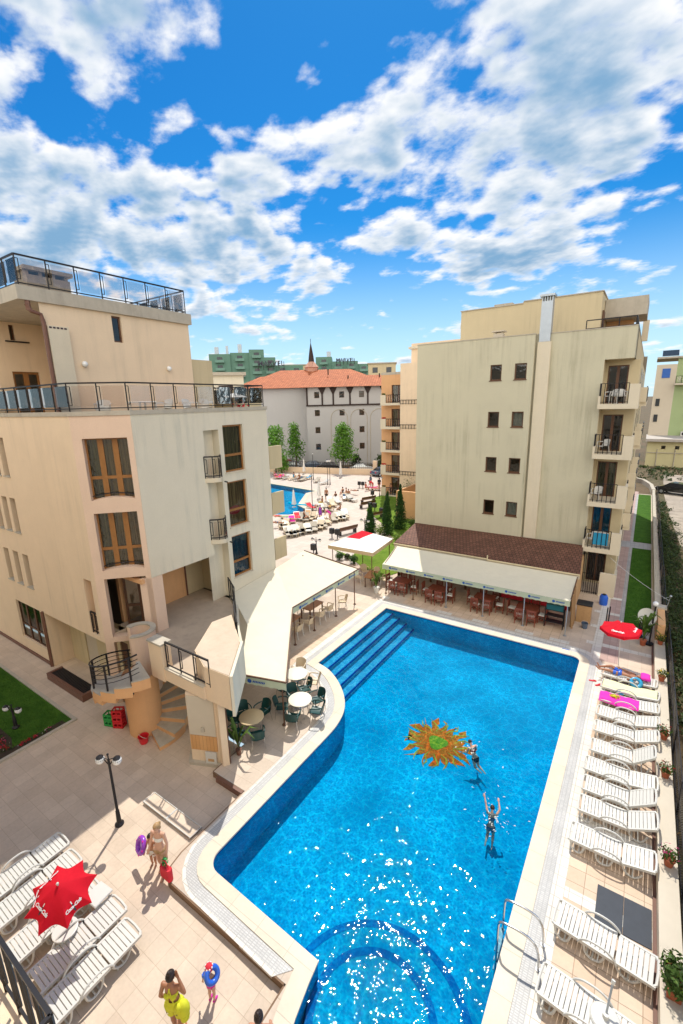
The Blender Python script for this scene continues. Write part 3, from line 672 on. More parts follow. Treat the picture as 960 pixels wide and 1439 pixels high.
for i, (a, b, c, d) in enumerate(bays[:2]):
    window(hotel, CH_O, CH_U, CH_N, a, b, c, d, depth=.3, cols=3, splits=(.36,), gm='bay_glass', mw=.10, fw=.06, name='bay_window')
    q = MB(); q.ob(CH_O, CH_U, CH_N, a+.02, a+.55, -.50, -.48, c, d); q.build('curtain', M['curtain_green'], hotel, world=True); q = MB(); q.ob(CH_O, CH_U, CH_N, a+.57, b-.02, -.56, -.54, c, d); q.build('curtain', M['curtain'], hotel, world=True)  # added bay curtains; green and gold stand in for reflections on the panes
    q = MB()
    n = 10
    q.tube([(CH_O[0]+CH_U[0]*s+CH_N[0]*-.22, CH_O[1]+CH_U[1]*s+CH_N[1]*-.22, c+.14+.1*(1-((s-1.1)/.78)**2)) for s in [a+(b-a)*k/n for k in range(n+1)]], .02, 5)
    q.build('bay_guard_rail', M['iron'], hotel, world=True)
# doors on the first-floor terrace, set back behind the bay
window(hotel, (-18.35, 9.1), (S2, S2), (S2, -S2), .75, 2.1, 2.86, 5.1, depth=0, cols=2, splits=(.38,), fm='darkwood', name='terrace_door', fw=.09)
# pier at the corner of the bay and the cream panel
g = MB(); O = (-15.97, 9.83)
g.prism([(-15.97, 9.83), (-15.97, 10.32), (-16.3, 10.32), (-16.3, 9.50), (-16.12, 9.68)], 2.85, 5.28); g.build('corner_pier', M['pink'], hotel, world=True)
# cream panel above the terrace, then recessed balconies, then the window wall (all face +X)
g = MB()
wall(g, (-15.97, 9.83), UY, (1, 0), 3.27, 5.27, ZT)
g.quad((-15.97, 9.83, 5.27), (-15.97, 13.1, 5.27), (-18.2, 13.1, 5.27), (-18.2, 9.9, 5.27)); g.quad((-15.97, 13.1, 5.27), (-15.97, 13.1, 10.95), (-16.4, 13.1, 10.95), (-16.4, 13.1, 5.27))
wall(g, (-15.97, 13.1), UY, (1, 0), .85, 10.95, ZT); g.quad((-15.97, 13.1, 10.95), (-15.97, 13.95, 10.95), (-16.4, 13.95, 10.95), (-16.4, 13.1, 10.95))
W_O = (-15.97, 13.95); wo = [(.25, 1.49, 8.95, 11.12), (.25, 1.49, 6.32, 8.5), (.25, 1.49, 3.76, 5.86)]
wall(g, W_O, UY, (1, 0), 3.2, 2.85, ZT, wo, .2)
g.quad((-15.97, 13.95, 2.85), (-15.97, 13.95, 10.95), (-16.4, 13.95, 10.95), (-16.4, 13.95, 2.85))
wall(g, W_O, UY, (1, 0), 3.2, 0, 2.85)
g.quad((-16.4, 13.1, 2.85), (-16.4, 13.95, 2.85), (-16.4, 13.95, 10.95), (-16.4, 13.1, 10.95)); g.quad((-15.97, 17.15, 0), (-45, 17.15, 0), (-45, 17.15, ZT), (-15.97, 17.15, ZT)); g.quad((-45, 8.35, -.3), (-45, 17.15, -.3), (-45, 17.15, ZT), (-45, 8.35, ZT))
g.build('pool_side_wall', M['cream'], hotel, world=True)
for o, c in zip(wo, ('curtain_green', 'curtain', 'curtain_blue')): window(hotel, W_O, UY, (1, 0), *o, depth=.15, cols=1, splits=(.36,), cur=c, sill='slabw', fw=.085)
tw = MB(); tw.T = Matrix.Translation((-16.2, 14.75, 7.05)); tw.ball((0, 0, 0), .05, .4, .22, 14, 10); tag(tw.build('red_beach_towel', M['redcloth']), 'red towel bundle lying inside the middle window of the hotel wing', 'towel')
for z in (8.7, 5.85):
    bal = MB(); n = 8
    pl = [(-16.38, 12.98)]+[(-15.95+.42*sin(pi*k/n), 12.98+.96*k/n) for k in range(n+1)]+[(-16.38, 13.94)]
    bal.prism(pl, z-.02, z+.17); b_ = bal.build('balcony', M['slabw'], hotel, world=True)
    railing(b_, [(-15.97+.40*sin(pi*k/4), 13.0+.92*k/4, z+.17) for k in range(5)], .95, True, True, .35)
    q = MB(); q.bar((-15.6, 13.75, z-.05), (-15.45, 13.78, z-.07), .05); q.build('drain_spout', M['iron'], b_, world=True)
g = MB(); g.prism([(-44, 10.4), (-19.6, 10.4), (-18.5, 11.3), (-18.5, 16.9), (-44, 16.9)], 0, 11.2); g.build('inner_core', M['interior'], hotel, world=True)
# open terrace: back walls and ceiling strip
g = MB(); g.box(-18.3, -18.1, 9.6, 12.9, 2.85, 5.27); g.box(-18.12, -16.1, 9.45, 9.6, 5.1, 5.27); g.build('terrace_back_wall', M['orange'], hotel, world=True)
g = MB(); g.box(-18.32, -18.12, 12.9, 15.0, 2.85, 8); g.box(-18.2, -15.99, 14.0, 14.1, 2.85, 5.0); g.build('terrace_end_wall', M['sand'], hotel, world=True)
g = MB(); g.bar((-18.06, 12.93, 2.86), (-18.06, 12.93, 5.26), .07); g.build('downpipe', M['pipe'], hotel, world=True)
# roof terrace floor, parapet cap, railing
roofpoly = [(-45, 8.35), (-17.45, 8.35), (-15.97, 9.83), (-15.97, 17.15), (-24, 17.15), (-45, 17.15)]
g = MB(); g.sheet([roofpoly], ZT-.36); g.build('roof_terrace_floor', M['terr'], hotel, world=True, fix=False)
g = MB()
cap_out = [(-45, 8.31), (-17.43, 8.31), (-15.93, 9.81), (-15.93, 17.19)]; cap_in = [(-45, 8.6), (-17.55, 8.6), (-16.22, 9.93), (-16.22, 17.19)]
for i in range(3):
    A, B, Cc, D = cap_out[i], cap_out[i+1], cap_in[i+1], cap_in[i]
    g.hexa([(*A, ZT-.12), (*B, ZT-.12), (*Cc, ZT-.12), (*D, ZT-.12), (*A, ZT+.04), (*B, ZT+.04), (*Cc, ZT+.04), (*D, ZT+.04)])
g.build('parapet_coping', M['cap'], hotel, world=True)
railing(hotel, [(-45, 8.46, ZT+.04), (-17.5, 8.46, ZT+.04), (-16.1, 9.87, ZT+.04), (-16.1, 17.1, ZT+.04), (-22, 17.1, ZT+.04)], 1.0, True, True, 1.05, 'roof_terrace_railing')
# penthouse storey
PZ = 16.18
g = MB()
P_O = (-18.5, 8.46); pw = [(2.67, 3.07, 14.62, 15.63)]
wall(g, P_O, UY, (1, 0), 6.44, ZT-.4, 15.73, pw, .16)
CO, CU, CN = (-23.5, 8.65), (0, 1), (1, 0)
pdo = [(.55, 1.64, ZT-.36, 13.67), (.72, .92, 14.98, 15.62)]
wall(g, CO, CU, CN, 2.5, ZT-.4, 15.73, pdo, .16); g.quad((-18.5, 8.46, ZT-.4), (-23.5, 11.15, ZT-.4), (-23.5, 11.15, 15.73), (-18.5, 8.46, 15.73)); g.quad((-23.5, 8.65, ZT-.4), (-30, 8.65, ZT-.4), (-30, 8.65, 15.73), (-23.5, 8.65, 15.73)); g.quad((-30, 8.65, ZT-.4), (-30, 14.9, ZT-.4), (-30, 14.9, 15.73), (-30, 8.65, 15.73)); g.quad((-27, 14.9, ZT-.4), (-30, 14.9, ZT-.4), (-30, 14.9, 15.73), (-27, 14.9, 15.73))
g.quad((-18.5, 14.9, ZT-.1), (-18.5, 14.9, 15.85), (-27, 14.9, 15.85), (-27, 14.9, ZT-.1))
g.build('penthouse_wall', M['tan'], hotel, world=True)
g = MB(); g.box(-18.499, -18.34, 8.58, 9.3, ZT-.3, 14.95); g.build('vent_shaft', M['slabw'], hotel, world=True)
g = MB()
for k in range(5): g.ob(P_O, UY, (1, 0), .16+.13*k, .25+.13*k, .15, .166, 14.86, 14.92)
g.build('shaft_vents', M['logodark'], hotel, world=True)
window(hotel, P_O, UY, (1, 0), *pw[0], depth=.12, cols=1, fm='darkwood')
window(hotel, CO, CU, CN, *pdo[0], depth=.12, cols=2, splits=(), fw=.1, name='penthouse_door')
window(hotel, CO, CU, CN, *pdo[1], depth=.12, cols=1, fm='darkwood'); q = MB(); q.ob(CO, CU, CN, .5, 1.42, .002, .1, 14.9, 14.95); q.build('sill', M['iron'], hotel, world=True)
# roof slab over the penthouse, weathered, with glass railing
sl = [(-18.38, 7.78), (-18.38, 15.02), (-30, 15.02), (-30, 7.78)]
g = MB(); g.prism(sl, 15.72, PZ); g.build('roof_slab', M['cap'], hotel, world=True)
railing(hotel, [(-30, 7.95, PZ), (-18.55, 7.95, PZ), (-18.55, 14.85, PZ), (-24, 14.85, PZ)], 1.0, True, True, .95, 'roof_railing')
g = MB(); g.box(-20.0, -19.0, 8.45, 9.95, PZ, PZ+.55); g.box(-20.1, -18.9, 8.35, 10.05, PZ+.69, PZ+.82)
for y in (8.5, 8.95, 9.4, 9.85): g.box(-19.95, -19.05, y-.06, y+.06, PZ+.55, PZ+.69)
g.build('vent_stack', M['cap'], hotel, world=True)
g = MB(); g.bar((-18.46, 8.1, 15.4), (-18.46, 8.1, 15.71), .13); g.tube([(-18.46, 8.05, 15.6), (-18.43, 8.15, 15.38), (-18.42, 8.45, 15.3), (-18.42, 8.50, 15.05), (-18.42, 8.51, ZT-.34)], .07, 8)
g.build('downpipe', M['pipe'], hotel, world=True)
for y in (9.74, 13.53):
    g = MB(); g.ball((-18.4, y, 13.68), .11); l = g.build('wall_lamp', M['globe'], hotel, world=True, smooth=60)
# lower roof box on the far end of the penthouse, and small far balconies that step out beyond the window wall
g = MB(); g.box(-21, -18.7, 14.93, 16.3, ZT-.36, 14.2); g.box(-24, -18.4, 17.3, 19.4, 10.9, 12.75); g.build('stair_block', M['sand'], hotel, world=True)
g = MB()
g.box(-30, -18.3, 17.2, 19.4, 0, 10.9)
g.build('rear_wall', M['sand'], hotel, world=True)
for z in (8.5, 5.9, 3.2):
    g = MB(); g.box(-18.3, -17.0, 18.3, 18.42, z, z+1.25); g.box(-17.12, -17.0, 18.42, 19.3, z, z+1.25); g.box(-18.3, -17.12, 18.42, 19.3, z, z+.16)
    g.build('rear_balcony', M['sand'], hotel, world=True)
# white plastic furniture and a sunshade on the roof terrace are things of their own (built below)

# ------------------------------------------------------------------ first-floor terrace and its pillar (part of the hotel)
TZ = 2.85
tpoly = [(-18.1, 9.3), (-15.1, 9.3), (-13.95, 8.5), (-13.2, 8.34), (-11.13, 8.34), (-10.6, 8.6), (-11.25, 10.0), (-12.1, 10.72), (-13.3, 11.68), (-14.8, 13.05), (-15.99, 13.75), (-18.1, 13.9)]
g = MB(); g.prism(tpoly, TZ-.32, TZ); g.build('terrace_slab', M['terr'], hotel, world=True)
g = MB()
fas = [(-9.98, 8.30), (-11.28, 10.03), (-12.1, 10.75), (-13.3, 11.7), (-14.78, 13.07), (-15.96, 13.77)]
for i in range(5):
    A, B = Vector(fas[i]), Vector(fas[i+1]); nrm = Vector(((B-A).y, -(B-A).x)).normalized()*.10; zt = 3.75 if i < 1 else TZ+.12
    g.hexa([(*A, 2.3), (*B, 2.3), (*(B+nrm), 2.3), (*(A+nrm), 2.3), (*A, zt), (*B, zt), (*(B+nrm), zt), (*(A+nrm), zt)])
g.build('terrace_fascia', M['cream'], hotel, world=True)
g = MB(); g.prism([(-11.12, 8.25), (-10.0, 8.30), (-11.3, 10.02), (-13.15, 11.34), (-13.33, 10.5), (-12.2, 8.75)], 2.5, 3.745); g.build('raised_block', M['tan'], hotel, world=True)
g = MB(); g.prism([(-11.10, 8.27), (-10.02, 8.32), (-11.31, 10.0), (-13.13, 11.3), (-13.3, 10.5), (-12.18, 8.77)], 3.746, 3.76); g.build('block_screed', pmat('pale_screed', (.56, .45, .34), .8, .14, 2.2, coord='pos', stain=(.3, .22, .15), stain_amt=.5), hotel, world=True)
g = MB(); g.box(-13.2, -11.13, 8.16, 8.36, 2.55, 3.0); g.box(-13.95, -13.2, 8.12, 8.5, 2.5, 3.9); g.build('terrace_front', M['tan'], hotel, world=True)
g = MB(); g.box(-13.98, -13.17, 8.08, 8.54, 3.9, 3.97); g.build('pier_cap', M['cap'], hotel, world=True)
g = MB(); g.box(-13.19, -11.14, 8.14, 8.38, 3.0, 3.05); g.build('white_ledge', M['whitepaint'], hotel, world=True)
railing(hotel, [(-13.14, 8.26, 3.05), (-10.9, 8.27, 3.05)], .98, False, True, .75, 'terrace_railing')
railing(hotel, [(-15.93, 13.72, TZ+.12), (-14.75, 13.0, TZ+.12), (-13.3, 11.62, TZ+.12), (-12.15, 10.7, TZ+.12)], .98, False, True, .42, 'terrace_railing')
# storage pillar under the terrace corner
g = MB()
pil = [(-12.35, 8.4), (-12.15, 8.17), (-11.98, 8.02), (-11.0, 8.45), (-10.72, 8.32), (-10.6, 8.5), (-10.95, 8.75), (-12.35, 8.75)]
g.prism(pil, -.2, 2.52); g.build('storage_pillar', M['tan'], hotel, world=True)
g = MB(); g.prism([(-10.62, 8.53), (-10.60, 8.55), (-10.93, 8.79), (-10.96, 8.77)], -.1, 2.5); g.build('brown_side_panel', M['pipe'], hotel, world=True)
PO = (-11.98, 8.02); pu = (Vector((-11.0, 8.45))-Vector(PO)).normalized(); pn = (pu.y, -pu.x)
g = MB(); g.ob(PO, pu, pn, .03, 1.0, .002, .03, .98, 2.5); g.build('white_wall_panel', M['whitepaint'], hotel, world=True)
g = MB(); g.ob(PO, pu, pn, .03, 1.0, .002, .028, .38, .96); g.build('wooden_cladding', tiles('orange_cladding', (.62, .33, .13), (.68, .38, .16), (.4, .2, .08), .12, .006, .5, .1, row=3.0), hotel, world=True)
g = MB(); g.ob(PO, pu, pn, .48, .60, .03, .09, 1.16, 1.32); g.build('lock_box', M['cap'], hotel, world=True)
g = MB(); q = offset([(p[0], p[1]) for p in pil], .12); g.prism(q, -.2, -.08); g.build('pillar_base', M['cap'], hotel, world=True)
g = MB(); g.box(-10.6, -9.4, 7.86, 7.955, LOWZ, .015); tag(g.build('kerb_stone', M['pipe']), 'low brown kerb stone running from the pillar base toward the pool', 'kerb')

# ------------------------------------------------------------------ spiral outdoor stair
sp = empty('outdoor_staircase', (-14.95, 8.2, -.2), label='winding concrete staircase with black rails around a round orange column beside the hotel', cat='staircase')
cx, cy = -14.98, 8.22
g = MB(); g.lathe([(.62, -.2), (.62, 2.25)], (cx, cy, 0), 32); g.build('round_column', M['orange'], sp, world=True, smooth=40)
NS = 17; g = MB(); g2 = MB()
def ang(k): return radians(-18+360*k/NS)
for k in range(NS):
    a0, a1 = ang(k), ang(k+1); z1 = -.2+(TZ+.2)*(k+1)/NS; z0 = max(-.2, z1-.42)
    ro = 1.62; ri = .3
    pl = [(cx+ri*cos(a0), cy+ri*sin(a0)), (cx+ro*cos(a0), cy+ro*sin(a0)), (cx+ro*cos((a0+a1)/2), cy+ro*sin((a0+a1)/2)), (cx+ro*cos(a1), cy+ro*sin(a1)), (cx+ri*cos(a1), cy+ri*sin(a1))]
    if k >= NS-8 or k < 6: g.prism(pl, z0, z1-.03)
    else: g.prism(pl, z0, z1-.03)
    g2.prism([(cx+(p[0]-cx)*1.012, cy+(p[1]-cy)*1.012) for p in pl], z1-.028, z1)
g.build('step_body', M['orange'], sp, world=True); g2.build('tread', M['cap'], sp, world=True)
f = MB()
R_ = 1.56
ks = [7+i*.5 for i in range(0, 20)]
for dz, w in ((.95, .05), (.78, .022), (.61, .022), (.44, .022), (.27, .022)):
    f.tube([(cx+R_*cos(ang(k)), cy+R_*sin(ang(k)), TZ*(k+.5)/NS+dz) for k in ks], w*.6, 6)
for k in ks[::3]: f.bar((cx+R_*cos(ang(k)), cy+R_*sin(ang(k)), TZ*(k+.0)/NS-.35), (cx+R_*cos(ang(k)), cy+R_*sin(ang(k)), TZ*(k+.5)/NS+.97), .055)
f.build('railing', M['iron'], sp, world=True)
# curved pink parapet behind the stair head
g = MB(); a0, a1 = radians(150), radians(395)
pc = (-15.75, 8.85)
g = MB(); n = 18
for k in range(n):
    t0, t1 = -60+250*k/n, -60+250*(k+1)/n
    P = lambda t, r: (pc[0]+r*cos(radians(t)), pc[1]+r*sin(radians(t)))
    A, B, Cc, D = P(t0, .62), P(t1, .62), P(t1, .47), P(t0, .47)
    g.cm = 0; g.hexa([(*A, 0), (*B, 0), (*Cc, 0), (*D, 0), (*A, TZ+.62), (*B, TZ+.62), (*Cc, TZ+.62), (*D, TZ+.62)])
    g.cm = 1; A, B, Cc, D = P(t0, .65), P(t1, .65), P(t1, .44), P(t0, .44)
    g.hexa([(*A, TZ+.622), (*B, TZ+.622), (*Cc, TZ+.622), (*D, TZ+.622), (*A, TZ+.68), (*B, TZ+.68), (*Cc, TZ+.68), (*D, TZ+.68)])
g.build('curved_parapet', [M['pink'], M['cap']], hotel, world=True)
# light well box with dark grating along the ground-floor wall
lw = empty('light_well', (-20.6, 8.0, -.2), label='low brown light well with a dark grating lid along the hotel wall', cat='light well')
g = MB(); g.box(-21.9, -18.7, 7.65, 7.78, -.2, .12); g.box(-21.9, -21.77, 7.78, 8.33, -.2, .12); g.box(-18.83, -18.7, 7.78, 8.33, -.2, .12); g.build('well_wall', M['pipe'], lw, world=True)
g = MB()
for k in range(24): g.box(-21.75+k*.122, -21.67+k*.122, 7.79, 8.32, .05, .09)
g.build('grating', M['iron'], lw, world=True)
# ================================================================== RIGHT APARTMENT BLOCK
blk = empty('apartment_block', (-13.84, 30.5, 0), label='olive beige apartment block with small brown windows, a steel chimney and corner balconies', cat='building')
RZ = 15.72
g = MB(); O = (-13.84, 30.5)
ops = []
for zt in (14.1, 11.17, 8.22, 5.3):
    for x0, x1 in ((-8.76, -8.04), (-7.25, -6.53)): ops.append((x0+13.84, x1+13.84, zt-.97, zt))
wall(g, O, UX, (0, -1), 7.67, 0, RZ, ops, .2)
g.quad((-6.17, 30.5, 0), (-6.17, 30.95, 0), (-6.17, 30.95, RZ), (-6.17, 30.5, RZ))
g.quad((-13.84, 30.5, 0), (-13.84, 30.5, RZ), (-13.84, 52, RZ), (-13.84, 52, 0))
fo2 = (-6.17, 30.95)
lg = [(3.76, 5.3, 2.95, 14.03)]
wall(g, fo2, UX, (0, -1), 3.76, 0, RZ); wall(g, fo2, UX, (0, -1), 5.2, 14.03, RZ, s_start=3.76)
g.box(-.975, -.97, 30.95, 33.2, 14.03, RZ)
g.build('front_wall', M['olive'], blk, world=True)
for o in ops: window(blk, O, UX, (0, -1), *o, depth=.14, cols=1, fm='darkwood', fw=.075, sill='darkwood', cur=RN.choice([None, 'whitecloth', 'curtain']))
# flat duct between the two wall planes
g = MB(); g.box(-6.05, -5.30, 30.72, 30.948, 2.9, RZ-.45); g.build('duct', M['slabw'], blk, world=True)
g = MB(); g.box(-6.0, -5.38, 30.75, 31.3, RZ-.44, 17.55)
for k in range(5): g.box(-5.99+.14*k, -5.94+.14*k, 30.77, 31.25, 17.55, 17.8)
g.box(-6.1, -5.28, 30.65, 31.4, 17.8, 17.92); g.build('steel_chimney', M['galv'], blk, world=True)
# corner recess with balconies
g = MB()
BY = 32.3
g.quad((-2.41, 30.95, 2.9), (-2.41, BY, 2.9), (-2.41, BY, 14.03), (-2.41, 30.95, 14.03))
g.box(-2.4, -.97, 30.96, BY, 14.03, 14.1)
lo = []
for k in range(5): lo.append((.12, 1.22, 2.95+2.83*k-2.78+.0 if k == 0 else .17+2.85*k, 2.2+2.85*k+.2))
lo = [(.14, 1.2, .15+2.85*k, 2.35+2.85*k) for k in range(5)]
wall(g, (-2.41, BY), UX, (0, -1), 1.75, 0, 14.03, lo, .1)
g.quad((-.66, BY, 0), (-.66, 56, 0), (-.66, 56, 14.03), (-.66, BY, 14.03)); g.quad((-.97, BY, 14.03), (-.97, 56, 14.03), (-.97, 56, RZ), (-.97, BY, RZ)); g.quad((-.97, BY, 14.03), (-.66, BY, 14.03), (-.66, 56, 14.03), (-.97, 56, 14.03))
g.build('corner_wall', M['sand'], blk, world=True)
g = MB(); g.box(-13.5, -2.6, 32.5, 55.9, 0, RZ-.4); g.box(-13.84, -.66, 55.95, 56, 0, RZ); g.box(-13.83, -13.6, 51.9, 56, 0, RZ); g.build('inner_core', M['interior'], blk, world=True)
for k, o in enumerate(lo): window(blk, (-2.41, BY), UX, (0, -1), *o, depth=.06, cols=2, fm='darkwood', fw=.07, name='balcony_door', cur='curtain_blue' if k == 1 else ('curtain_green' if k == 2 else None))
for k in range(1, 5):
    z = 2.85*k
    q = MB(); q.box(-2.47, -.5, 30.15, BY-.01, z-.12, z+.16); q.box(-1.0, -.5, 30.15, 30.29, z+.16, z+1.22); q.box(-.62, -.5, 30.29, 31.3, z+.16, z+1.22)
    q.box(-2.47, -2.36, 30.15, 30.94, z+.16, z+.6)
    b_ = q.build('balcony', M['slabw'], blk, world=True)
    railing(b_, [(-2.42, 30.9, z+.16), (-2.42, 30.22, z+.16), (-1.02, 30.22, z+.16)], 1.12, True, False, .24, r=.016)
    railing(b_, [(-.56, 31.32, z+.16), (-.56, BY, z+.16)], 1.1, False, False, .3)
q = MB(); q.box(-1.35, -.5, 30.15, 30.27, 0, 1.5); q.box(-.62, -.5, 30.27, 31.8, 0, 1.3); b_ = q.build('ground_floor_parapet', M['slabw'], blk, world=True)
q = MB()
for k in range(9): q.bar((-2.3+k*.12, 30.25, .0), (-2.3+k*.12, 30.25, 2.6), .025)
for z in (.1, 1.3, 2.55): q.bar((-2.36, 30.25, z), (-1.3, 30.25, z), .03)
q.build('window_grille', M['iron'], blk, world=True)
# balconies farther along the side wall, seen edge-on
for y in (36.5, 41.5, 46.5):
    for k in range(1, 5):
        z = 2.85*k; q = MB(); q.box(-.66, -.18, y, y+2.6, z-.1, z+.14); q.box(-.66, -.2, y-.1, y+.0, z+.14, z+1.1); b_ = q.build('side_balcony', M['slabw'], blk, world=True)
        railing(b_, [(-.22, y+.05, z+.14), (-.22, y+2.55, z+.14)], 1.0, True, False, .4)
    q = MB()
    for k in range(0, 5): q.box(-.67, -.645, y+.3, y+2.3, 2.85*k+.2, 2.85*k+2.3)
    q.build('side_glazing', M['darkglass'], blk, world=True)
# roof, coping, penthouse, small roof things
g = MB(); g.sheet([[(-13.84, 30.5), (-6.17, 30.5), (-6.17, 30.95), (-.97, 30.95), (-.97, 56), (-13.84, 56)]], RZ-.35); g.build('roof_deck', M['ceil'], blk, world=True, fix=False)
g = MB(); g.box(-13.86, -6.15, 30.47, 30.72, RZ, RZ+.05); g.box(-6.149, -.95, 30.92, 31.15, RZ, RZ+.05); g.box(-1.2, -.95, 31.15, 56, RZ, RZ+.05); g.build('parapet_coping', M['cap'], blk, world=True)
PH = 18.05
g = MB(); g.box(-11.87, -7.7, 33.5, 46, RZ-.36, PH); g.box(-7.698, -3.08, 33.5, 46, RZ-.36, PH+.12); g.build('penthouse', M['sand'], blk, world=True)
g = MB(); g.box(-11.92, -7.66, 33.44, 46, PH, PH+.06); g.box(-7.65, -3.02, 33.44, 46, PH+.12, PH+.18); g.box(-9.6, -8.4, 33.6, 34.6, PH+.06, PH+.2); g.build('penthouse_coping', M['cap'], blk, world=True)
g = MB(); g.box(-12.6, -11.92, 35.5, 36.0, 17.2, 17.5); g.build('white_duct_end', M['whitepaint'], blk, world=True)
g = MB(); g.box(-3.05, -.75, 35.5, 39, 16.9, 18.0); g.build('roof_canopy', M['cap'], blk, world=True)
g = MB(); g.box(-3.05, -1.5, 37.5, 39, RZ-.3, 16.9); g.build('penthouse_side_wall', M['orange'], blk, world=True)
g = MB(); g.box(-3.07, -3.0, 34.2, 35.3, RZ-.3, 17.2); g.build('penthouse_door', M['darkwood'], blk, world=True)
railing(blk, [(-3.6, 31.6, RZ+.05), (-1.1, 31.6, RZ+.05), (-1.1, 45, RZ+.05)], .55, False, False, .9, 'roof_railing')
g = MB(); g.box(-1.0, -.62, 40, 40.3, RZ, 17.1); g.build('roof_post', M['slabw'], blk, world=True)
g = MB(); g.box(-8.9, -8.3, 31.3, 31.8, RZ-.35, RZ+.35); g.box(-9.0, -8.2, 31.2, 31.9, RZ+.45, RZ+.52); g.box(-8.85, -8.75, 31.35, 31.45, RZ+.35, RZ+.45); g.box(-8.45, -8.35, 31.35, 31.45, RZ+.35, RZ+.45); g.build('roof_vent', M['whitepaint'], blk, world=True)

# rear wing with stacked balconies, seen past the left edge of the block
wg = empty('balcony_wing', (-28.4, 52, 0), label='warm tan rear wing with five stacked balconies left of the olive block', cat='building')
g = MB(); WO = (-28.5, 52)
wo = [(1.45, 3.25, 2.9*k+.15, 2.9*k+2.35) for k in range(5)]
wall(g, WO, UX, (0, -1), 3.45, 0, 15.2, wo, .25); g.quad((-28.5, 52, 0), (-28.5, 66, 0), (-28.5, 66, 15.2), (-28.5, 52, 15.2)); g.quad((-28.5, 52, 15.2), (-28.5, 66, 15.2), (-14, 66, 15.2), (-14, 52, 15.2))
g.build('wing_wall', M['orange'], wg, world=True)
for o in wo: window(wg, WO, UX, (0, -1), *o, depth=.2, cols=2, fm='darkwood', fw=.08, name='balcony_door', cur='curtain')
for k in range(5):
    z = 2.9*k; q = MB(); q.box(-28.05, -25.05, 50.9, 51.99, z-.1, z+.2); q.box(-28.05, -27.3, 50.9, 51.03, z+.2, z+1.15); b_ = q.build('balcony', M['slabw'], wg, world=True)
    railing(b_, [(-27.28, 50.97, z+.2), (-25.1, 50.97, z+.2)], .95, True, False, .3, r=.03)
    q = MB()
    for i in range(24): q.add([(-28.0+RN.random()*.7, 50.9+RN.random()*.2, z+1.15+RN.random()*.25) for _ in range(3)], [(0, 1, 2)])
    q.build('balcony_flowers', M['flowerred'] if k % 2 else M['leafball'], b_, world=True, fix=False)
g = MB(); g.box(-28.5, -25.05, 51.98, 52.2, 15.2, 15.5); g.build('wing_coping', M['cap'], wg, world=True)
g = MB(); g.box(-25.05, -14, 50.4, 66, 0, 16.3); g.box(-24.4, -14, 52, 66, 16.3, 18.6); g.build('stair_tower', M['tan'], wg, world=True)
g = MB(); g.box(-24.7, -14, 51.8, 66, 18.0, 18.25); g.build('tower_roof_slab', M['slabw'], wg, world=True)
for z in (3.0, 8.7, 11.6): railing(wg, [(-25.0, 50.3, z), (-22, 50.3, z)], .5, False, False, .4)
g = MB(); 
for z in (3.3, 9.3, 14.4): g.box(-22.5, -22.1, 50.37, 50.42, z, z+1.6)
g.build('tower_window', M['darkglass'], wg, world=True)
g = MB(); g.box(-21.0, -14.2, 41.5, 41.8, 0, 2.9); g.box(-21, -20.8, 41.8, 50, 0, 2.9); tag(g.build('garden_wall', M['orange']), 'peach garden wall behind the cypress trees beside the olive block', 'wall')

# ================================================================== POOLSIDE BAR (annex with tiled roof) and its awning
bar = empty('poolside_bar', (-13.7, 26.7, 0), label='low poolside bar with brown tiled lean-to roof and tan fascia', cat='bar building')
ex0, ex1, ey, ez = -13.62, -2.12, 26.65, 2.46
g = MB()
rp = [(-13.80, 30.49, 2.98), (ex0, ey, ez+.06), (-7.2, ey, ez+.06), (-7.2, ey-.1, ez+.05), (ex1, ey-.1, ez+.05), (-2.43, 30.49, 3.0)]
n = len(rp); g.add(rp+[(x, y, z-.07) for x, y, z in rp], [tuple(range(n)), tuple(range(2*n-1, n-1, -1))]+[(i, n+i, n+(i+1) % n, (i+1) % n) for i in range(n)])
g.build('tiled_roof', M['tileroof'], bar, world=True)
g = MB(); g.box(ex0+.02, -7.22, ey-.05, ey+.05, ez-.28, ez-.02); g.box(-7.18, ex1-.02, ey-.15, ey-.05, ez-.28, ez-.02); g.build('fascia', M['orange'] if False else M['slabw'], bar, world=True)
g = MB(); g.tube([(ex0, ey-.1, ez-.01), (-7.22, ey-.1, ez-.01)], .05, 6); g.tube([(-7.18, ey-.2, ez-.01), (ex1, ey-.2, ez-.01)], .05, 6); g.bar((-7.2, ey-.12, ez-.1), (-7.2, ey-.12, ez+.25), .06); g.build('gutter', M['sand'], bar, world=True)
g = MB(); g.box(-13.5, -13.35, 26.9, 30.45, 0, ez-.1); g.box(-2.45, -2.3, 26.9, 30.45, 0, ez-.05); g.box(-13.3, -2.5, 29.2, 29.35, 0, ez-.1); g.build('bar_wall', M['chipboard'], bar, world=True)
g = MB(); g.box(-12.5, -2.6, 28.2, 28.5, 0, 1.1); g.build('bar_counter', M['redwood'], bar, world=True)
g = MB(); g.box(-6.3, -2.6, 26.75, 26.85, .1, 1.35); g.build('red_bar_panel', M['redcloth'], bar, world=True)
g = MB()
for x in (-13.4, -11.0, -8.6, -6.4, -4.2): g.box(x-.06, x+.06, 26.9, 27.02, 0, ez-.1)
g.build('bar_post', M['darkwood'], bar, world=True)
